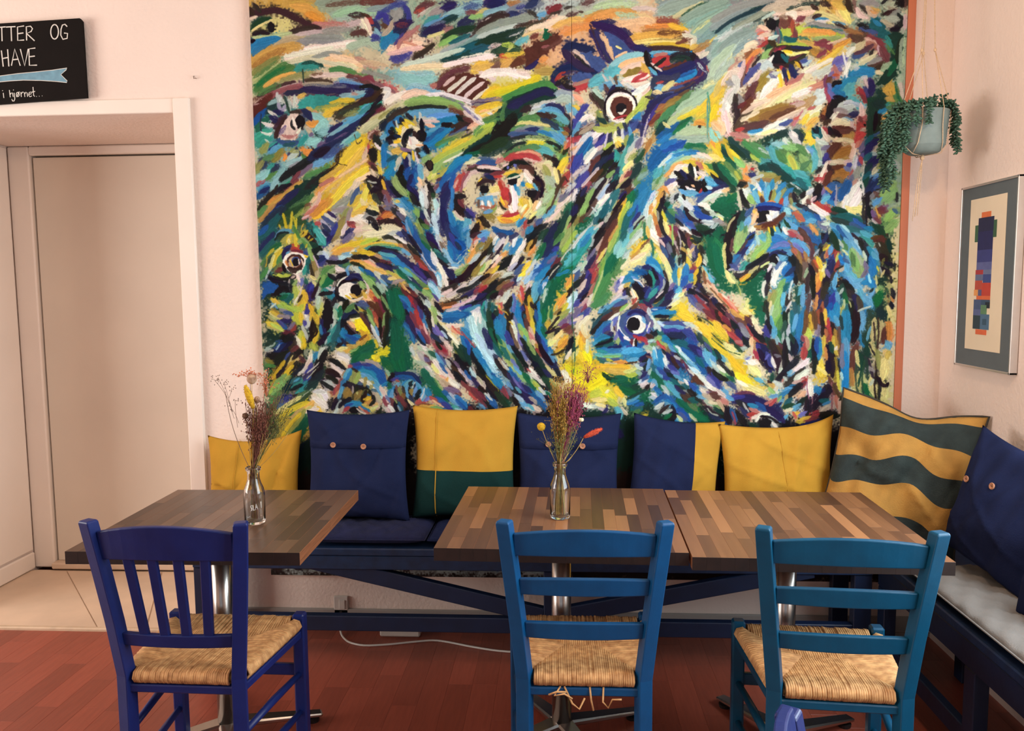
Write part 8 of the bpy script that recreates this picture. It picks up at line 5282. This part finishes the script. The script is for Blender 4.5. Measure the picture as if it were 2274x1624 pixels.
bunch('grass_tuft', 'fine green and yellow flowering grass right of the left bouquet', v1, wisps(42, .014, L1(622, 905, .02), (.026, .02, .032), .0005, 9, .0017), M_gng)
bunch('straw_bunch', 'pale straw stalks in the neck of the left bottle', v1, wisps(16, .02, L1(572, 960), (.016, .014, .02), .0010, 1, .0012), M_straw)
flower('straw_stalk', 'single long straw stalk leaning right out of the left bottle', v1, P1(640, 962), None, M_straw, None, .0009, (.004, 0, -.004), side=.8)
# middle bottle
def ball(rad):
    def fn(m, p, path):
        m.ell(p, (rad,) * 3, 16, 12)
        for i in range(120):
            d = Vector((rs.gauss(0, 1), rs.gauss(0, 1), rs.gauss(0, 1))).normalized(); m.ell(p + d * rad, (.0011,) * 3, 4, 3)
    return fn
flower('billy_button', 'round yellow billy button flower left of the middle bouquet', v2, P2(1202, 948), ball(.0125), M_straw, M_fyel, .0011, (-.004, 0, .004), side=-.7)
flower('foxtail_plume', 'coral red foxtail plume right of the middle bouquet', v2, P2(1296, 972), plume(.062, .008, (.86, 0, .42)), M_straw, M_red, .0011, (.004, 0, -.004), side=.7, part='plume')
flower('statice_sprig', 'magenta statice sprig, tallest in the middle bouquet', v2, P2(1305, 826), cluster(70, (.014, .01, .016), .0017), M_mag, M_mag, .0008, (-.006, 0, .004), side=.4)
flower('strawflower', 'small cream strawflower at the right of the middle bouquet', v2, P2(1290, 934), lambda m, p, path: [m.ell(p + Vector((.005 * math.cos(a), .004 * math.sin(a), .002)), (.004, .004, .006), 6, 4) for a in (0, 1, 2, 3, 4, 5)], M_straw, M_wflo, .0008, side=.6)
bunch('statice_bunch', 'magenta statice cloud in the middle bouquet', v2, wisps(60, .016, L2(1276, 885), (.013, .014, .026), .0005, 16, .0019), M_mag)
bunch('grass_bunch', 'tall ochre grass bunch in the middle bouquet', v2, wisps(95, .017, L2(1244, 890), (.014, .014, .034), .0006, 14, .0018), M_ocg)
bunch('straw_bunch', 'brown-green straw stalks in the neck of the middle bottle', v2, wisps(46, .02, L2(1250, 960), (.024, .016, .026), .0008, 6, .0016), M_gng)
bunch('straw_stalks', 'bare pale stalks standing inside the middle bottle', v2, wisps(14, .021, L2(1246, 1000), (.010, .01, .012), .0013, 0), M_straw)

# ------------------------------------------------------------------ chalk sign above the doorway
M_slate = mat('black_chalkboard', (22, 17, 15), .85, .12, 12, spec=.15)
M_chalk = mat('white_chalk', (225, 222, 214), .95, .08, 60)
M_ban = mat('chalk_blue', (120, 164, 184), .95, .12, 40)
SY = 3.272
sg = thing('chalk_sign', 'black chalkboard sign with white handwriting above the doorway', 'sign', (0, 0, 0))
shp = lambda u, v: on_y(u, v, SY - .012)
TRp, BRp = shp(182, 40), shp(193, 217); TLp, BLp = shp(0, 52), shp(0, 231)
TLp = TRp + (TLp - TRp) * 2.05; BLp = BRp + (BLp - BRp) * 1.95; TLp.x = BLp.x = -2.62
m = MB(); rr0 = (TRp - TLp).normalized() * .01
m.prism([TLp, BLp, BRp, TRp - Vector((0, 0, .012)), TRp - rr0], (0, .012, 0)); m.build('board', M_slate, sg)
Z = lambda x, y: on_y(x / 3.85, y / 3.85, SY - .0135)
LET = {'T': [[(-25, 236), (48, 230)], [(15, 233), (18, 352)]], 'T2': [[(52, 232), (132, 228)], [(95, 231), (99, 352)]], 'E': [[(206, 222), (150, 231), (152, 346), (206, 342)], [(151, 289), (200, 282)]],
       'R': [[(228, 346), (225, 228), (262, 224), (278, 245), (266, 270), (228, 286), (296, 349)]], 'O': [[(467 + 33 * math.sin(a), 272 - 62 * math.cos(a)) for a in np.linspace(0, 6.283, 19)]],
       'G': [[(574, 228), (556, 208), (534, 214), (522, 250), (520, 300), (538, 336), (574, 328), (578, 286), (548, 283)]],
       'H': [[(12, 432), (28, 570)], [(65, 422), (76, 568)], [(17, 502), (70, 492)]], 'A': [[(98, 562), (126, 420), (174, 562)], [(108, 512), (158, 506)]], 'V': [[(174, 420), (211, 562), (242, 418)]],
       'E2': [[(302, 411), (247, 419), (252, 559), (316, 557)], [(250, 486), (298, 480)]], 'i': [[(28, 795), (33, 838)], [(21, 773), (24, 778)]],
       'h': [[(80, 770), (88, 832)], [(86, 812), (96, 795), (107, 794), (113, 828)]], 'j': [[(121, 794), (127, 845), (120, 864), (108, 864), (101, 848)], [(113, 768), (117, 772)]],
       'oslash': [[(152 + 13 * math.sin(a), 808 - 18 * math.cos(a)) for a in np.linspace(0, 6.283, 13)], [(141, 830), (166, 784)]], 'r': [[(178, 788), (183, 829)], [(181, 806), (192, 788), (202, 790)]],
       'n': [[(208, 790), (213, 829)], [(211, 806), (222, 788), (232, 794), (236, 827)]], 'e': [[(246, 808), (270, 802), (262, 786), (250, 792), (245, 812), (256, 828), (272, 820)]],
       't': [[(282, 744), (288, 818), (298, 824)], [(268, 790), (300, 782)]], 'dot1': [[(311, 825), (314, 825)]], 'dot2': [[(334, 823), (337, 823)]], 'dot3': [[(359, 820), (362, 820)]]}
for kx, strokes in LET.items():
    m = MB()
    for s in strokes: m.tube([Z(*q) for q in s], .0026 if kx[0].isupper() else .0019, 5, flat=.4)
    m.build('chalk_letter', M_chalk, sg)
ban = [(-420, 690), (0, 650), (150, 630), (300, 616), (450, 600), (572, 582), (566, 597), (520, 638), (574, 692), (571, 706), (480, 696), (350, 688), (200, 685), (80, 692), (0, 700), (-420, 735)]
m = MB(); m.prism([on_y(x / 3.85, y / 3.85, SY - .0125) for x, y in ban], (0, -.0012, 0)); m.build('chalk_arrow', M_ban, sg)
m = MB(); m.tube([Z(*q) for q in ban[1:]], .0016, 4, flat=.5); m.build('chalk_arrow_outline', M_chalk, sg)

# ------------------------------------------------------------------ framed print on the right wall
M_alu = mat('aluminium_frame', (214, 210, 206), .35, .04, 20, metal=.85)
M_grey = mat('grey_passepartout', (96, 106, 110), .8, .06, 10)
M_mat = mat('cream_paper', (236, 220, 192), .85, .03, 10)
fp = thing('framed_print', 'narrow geometric print in a silver frame on the right wall', 'picture', (0, 0, 0))
ya, yb, za, zb = 3.118, 2.742, 1.148, 1.806; XF = 1.497
for (c, s) in (((XF + .013, (ya + yb) / 2, zb - .004), (.026, ya - yb, .008)), ((XF + .013, (ya + yb) / 2, za + .004), (.026, ya - yb, .008)), ((XF + .013, ya - .004, (za + zb) / 2), (.026, .008, zb - za)), ((XF + .013, yb + .004, (za + zb) / 2), (.026, .008, zb - za))):
    MB().box(c, s, .0015).build('frame_side', M_alu, fp)
MB().span(XF + .006, XF + .010, yb + .008, ya - .008, za + .008, zb - .008, .0005).build('passepartout', M_grey, fp)
my0, my1, mz0, mz1 = 2.815, 3.052, 1.215, 1.755
MB().span(XF + .0045, XF + .006, my0, my1, mz0, mz1, .0003).build('paper', M_mat, fp)
cells = [(.34, .60, .095, .13, (226, 120, 70)), (.17, .28, .175, .285, (66, 104, 74)), (.66, .77, .155, .265, (60, 98, 70)), (.26, .69, .13, .22, (36, 40, 74)), (.26, .68, .22, .34, (38, 42, 92)), (.26, .68, .34, .42, (58, 66, 128)), (.26, .68, .42, .47, (96, 104, 158)),
         (.24, .46, .47, .50, (176, 62, 66)), (.46, .68, .47, .50, (110, 124, 160)), (.24, .46, .50, .54, (104, 116, 150)), (.46, .68, .50, .555, (62, 80, 140)), (.24, .44, .54, .60, (188, 82, 66)), (.44, .68, .555, .64, (196, 72, 58)), (.22, .34, .60, .64, (230, 160, 96)), (.34, .44, .60, .64, (90, 92, 132)),
         (.30, .68, .64, .665, (222, 112, 70)), (.23, .44, .665, .73, (74, 92, 130)), (.44, .68, .665, .70, (58, 84, 110)), (.56, .68, .68, .72, (30, 44, 54)), (.44, .60, .70, .76, (98, 140, 104)), (.23, .44, .73, .77, (92, 104, 150)), (.23, .44, .77, .86, (46, 66, 76)), (.44, .68, .76, .86, (82, 116, 146)), (.50, .62, .79, .83, (60, 90, 112)), (.32, .62, .862, .895, (226, 112, 72))]
for i, (u0, u1, q0, q1, rgb) in enumerate(cells):
    MB().span(XF + .0036 - .00004 * i, XF + .0046, my1 - (my1 - my0) * u1, my1 - (my1 - my0) * u0, mz1 - (mz1 - mz0) * q1, mz1 - (mz1 - mz0) * q0, .0001).build('printed_block', mat('print_%d' % i, rgb, .8, .06, 40), fp)

# ------------------------------------------------------------------ hanging planter in the corner
M_pot = mat('grey_green_glaze', (120, 132, 126), .7, .12, 20, bump=.2, bscale=60)
M_cord = mat('jute_cord', (214, 178, 140), .85, .15, 200)
M_leaf = mat('succulent_green', (62, 96, 74), .6, .25, 40, rgb2=(38, 66, 50))
pc = Vector((1.30, 3.0, 1.915))
hp = thing('plant_pot', 'ribbed grey-green round pot hanging in the corner', 'plant pot', pc)
prof = [(0, 0.002), (.046, 0.0), (.056, .006), (.067, .020)]
for i in range(19):
    z = .026 + i * .0062; r = .070 + .011 * (z - .02) / .13
    prof += [(r, z), (r + .0028, z + .0031)]
prof += [(.0825, .145), (.079, .147), (.075, .143), (.072, .10), (.0, .098)]
MB().lathe(prof, 40).build('pot_body', M_pot, hp, True)
MB().lathe([(0, .100), (.071, .100), (.071, .118), (0, .122)], 30).build('soil', mat('soil', (52, 40, 32), .95, .3, 40), hp, True)
hg = thing('macrame_hanger', 'knotted jute cord hanger carrying the corner planter', 'plant hanger', (pc.x, pc.y, 1.70))
o0 = Vector(hg.location); hookp = Vector((pc.x - .002, pc.y - .0, CZ - .02)) - o0
base = Vector((0, 0, pc.z - .006)) - Vector((0, 0, o0.z))
for k, a in enumerate((R(215), R(320), R(85))):
    d = Vector((math.cos(a), math.sin(a), 0)); kn = Vector((0, 0, 2.27 - o0.z)) + d * .028
    for s in (-1, 1):
        dd = Vector((math.cos(a + s * .5), math.sin(a + s * .5), 0))
        path = [kn, kn.lerp(dd * .087 + Vector((0, 0, pc.z + .15 - o0.z)), .5), dd * .0868 + Vector((0, 0, pc.z + .147 - o0.z)), dd * .0845 + Vector((0, 0, pc.z + .09 - o0.z)), (dd * .7 + d * .3).normalized() * .077 + Vector((0, 0, pc.z + .03 - o0.z)), d * .061 + Vector((0, 0, pc.z - .003 - o0.z)), base + d * .01]
        m = MB(); m.tube(path, .0014, 6); m.build('cord', M_cord, hg, True)
    m = MB(); m.tube([kn, kn.lerp(hookp, .5), hookp], .0018, 6); m.build('cord', M_cord, hg, True)
    m = MB(); m.ell(kn, (.005, .005, .007), 8, 6); m.build('knot', M_cord, hg, True)
m = MB(); m.ell(base + Vector((0, 0, -.006)), (.008, .008, .010), 10, 7); m.build('knot', M_cord, hg, True)
for k in range(5):
    dx = rs.gauss(0, .008); m = MB(); b0 = base + Vector((0, 0, -.012))
    m.tube([b0, b0 + Vector((-.006 + dx * .4, 0, -.05)), b0 + Vector((-.012 + dx * .7, dx * .5, -.13)), b0 + Vector((-.018 + dx, dx, -.19 - rs.uniform(0, .03)))], .0012, 5); m.build('tassel_cord', M_cord, hg, True)
m = MB(); m.tube([hookp + Vector((0, 0, .02)), hookp + Vector((0, 0, .006)), hookp + Vector((.008, 0, -.002)), hookp + Vector((0, 0, -.01)), hookp + Vector((-.008, 0, -.004))], .0018, 6); m.build('ceiling_hook', M_chrome, hg, True)
sp_ = thing('trailing_succulent', 'trailing donkey-tail succulent spilling over the hanging pot', 'plant', (pc.x, pc.y, pc.z + .12))
def strand(path, rad):
    m = MB(); P = [Vector(p) for p in path]; m.tube(P, .0022, 5)
    L = sum((P[i + 1] - P[i]).length for i in range(len(P) - 1)); n = int(L / .0032)
    for i in range(n):
        t = (i + rs.random()) / n * (len(P) - 1); j = min(int(t), len(P) - 2); p = P[j].lerp(P[j + 1], t - j); d = (P[j + 1] - P[j]).normalized()
        o1 = d.orthogonal().normalized(); o2 = d.cross(o1); a = i * 2.4 + rs.uniform(-.3, .3); od = (o1 * math.cos(a) + o2 * math.sin(a))
        ax = (od + d * .45).normalized(); rot = ax.to_track_quat('Z', 'Y').to_matrix(); k = rad * rs.uniform(.75, 1.15)
        m.ell(p + ax * k * .7, (k * .34, k * .34, k * .75), 5, 4, rot)
    m.build('trailing_stem', M_leaf, sp_, True)
def over(a, drop, out=.0, rad=.013, up=.05):
    d = Vector((math.cos(a), math.sin(a), 0))
    pts = [d * .03 + Vector((0, 0, 0)), d * .062 + Vector((0, 0, up)), d * (.092 + out * .5) + Vector((0, 0, up * .9)), d * (.107 + out) + Vector((0, 0, up * .2 - .01))]
    z = up * .2 - .01
    while z > -drop: z -= .03; pts.append(d * (.108 + out + rs.gauss(0, .003)) + Vector((rs.gauss(0, .003), rs.gauss(0, .003), z)))
    strand(pts, rad)
for (a, dr_, ou, ra) in ((180, .15, .005, .014), (195, .20, .012, .014), (208, .10, .0, .014), (218, .07, .004, .013), (170, .24, .022, .014), (188, .10, .03, .014), (235, .02, 0, .013), (160, .16, .01, .013), (176, .24, .010, .012), (255, .0, 0, .012), (345, .11, .0, .013), (2, .08, .0, .012), (330, .03, 0, .012), (120, .08, 0, .013), (60, .06, 0, .012)):
    over(R(a), dr_, ou, ra)
for (dx, dy, h) in ((.01, -.02, .075), (.04, 0, .08), (-.02, .0, .06), (.02, .02, .07), (-.04, -.02, .06), (.0, -.04, .05)):
    strand([(dx, dy, -.01), (dx * 1.2, dy * 1.2, h * .5), (dx * 1.5 + .008, dy * 1.4, h)], .013)

# ------------------------------------------------------------------ small things on wall and floor
M_plast = mat('white_plastic', (214, 208, 200), .4, .03, 10)
so = thing('wall_socket', 'white wall socket plate low on the wall under the bench', 'socket', (-.937, WY, .10))
MB().box((0, -.007, 0), (.062, .014, .082), .003).build('plate', M_plast, so); MB().box((.006, -.016, .006), (.026, .006, .040), .002).build('rocker', M_plast, so)
MB().box((0, -.015, -.028), (.012, .004, .010), .001).build('outlet_hole', M_iron, so)
hk = thing('wall_hook', 'tiny bent hook left in the wall above the door casing', 'hook', on_y(432, 172, WY))
MB().tube([(0, 0, .004), (0, -.008, .003), (.002, -.014, -.002), (.004, -.012, -.007), (.0, -.008, -.006)], .0016, 6).build('hook_wire', M_greyst, hk, True)
MB().tube([(.006, 0, -.004), (.006, -.006, -.004)], .002, 6).build('screw', M_greyst, hk, True)
ps = thing('power_strip', 'white power strip lying on the floor beneath the bench', 'power strip', (-.667, 3.215, 0))
MB().box((0, 0, .018), (.17, .045, .034), .006).build('housing', M_plast, ps)
for i in range(3): MB().lathe([(0, .002), (.016, .002), (.016, .0), (0, 0)], 16, (-.05 + .05 * i, 0, .035)).build('outlet', M_iron, ps)
cb = MB(); zc = .0045
pts = [(-.937, 3.262, .06), (-.935, 3.24, .02), (-.913, 3.19, zc), (-.87, 3.13, zc), (-.80, 3.10, zc), (-.70, 3.115, zc), (-.60, 3.145, zc), (-.52, 3.165, zc), (-.46, 3.15, zc), (-.36, 3.11, zc), (-.25, 3.075, zc), (-.1, 3.06, zc), (.1, 3.08, zc)]
sm = []
for i in range(len(pts) - 1):
    for k in range(4): sm.append(Vector(pts[i]).lerp(Vector(pts[i + 1]), k / 4))
for _ in range(2): sm = [sm[0]] + [(sm[i - 1] + sm[i] * 2 + sm[i + 1]) / 4 for i in range(1, len(sm) - 1)] + [sm[-1]]
cb.tube(sm, .0042, 8); tag(cb.build('extension_cable', M_plast, None, True), 'white cable curling over the floor under the bench', 'cable')

# warm pendant lamps above the room, out of the picture
M_shade = mat('brass_shade', (190, 150, 90), .4, .1, 10, metal=.8)
M_bulb = bpy.data.materials.new('warm_bulb'); M_bulb.use_nodes = True
bb = M_bulb.node_tree.nodes['Principled BSDF']; bb.inputs['Emission Color'].default_value = (1, .66, .4, 1); bb.inputs['Emission Strength'].default_value = 12
def pendant(label, loc, power):
    t = thing('pendant_lamp', label, 'lamp', loc)
    MB().lathe([(.02, .14), (.03, .12), (.12, .02), (.13, .0), (.125, .0), (.115, .018), (.026, .115), (.018, .135)], 28).build('lamp_shade', M_shade, t, True)
    MB().tube([(0, 0, .13), (0, 0, CZ - loc[2])], .004, 6).build('flex', M_iron, t)
    MB().ell((0, 0, .03), (.03, .03, .04), 14, 10).build('bulb', M_bulb, t, True)
    l = bpy.data.lights.new('pendant_glow', 'POINT'); l.energy = power; l.color = (1, .66, .42); l.shadow_soft_size = .06
    o = bpy.data.objects.new('pendant_glow', l); C.objects.link(o); o.parent = t; o.location = (0, 0, -.04)
pendant('brass pendant lamp over the left table', (-1.25, 1.15, 2.42), 10)
pendant('brass pendant lamp over the joined tables', (.8, 1.45, 2.42), 36)
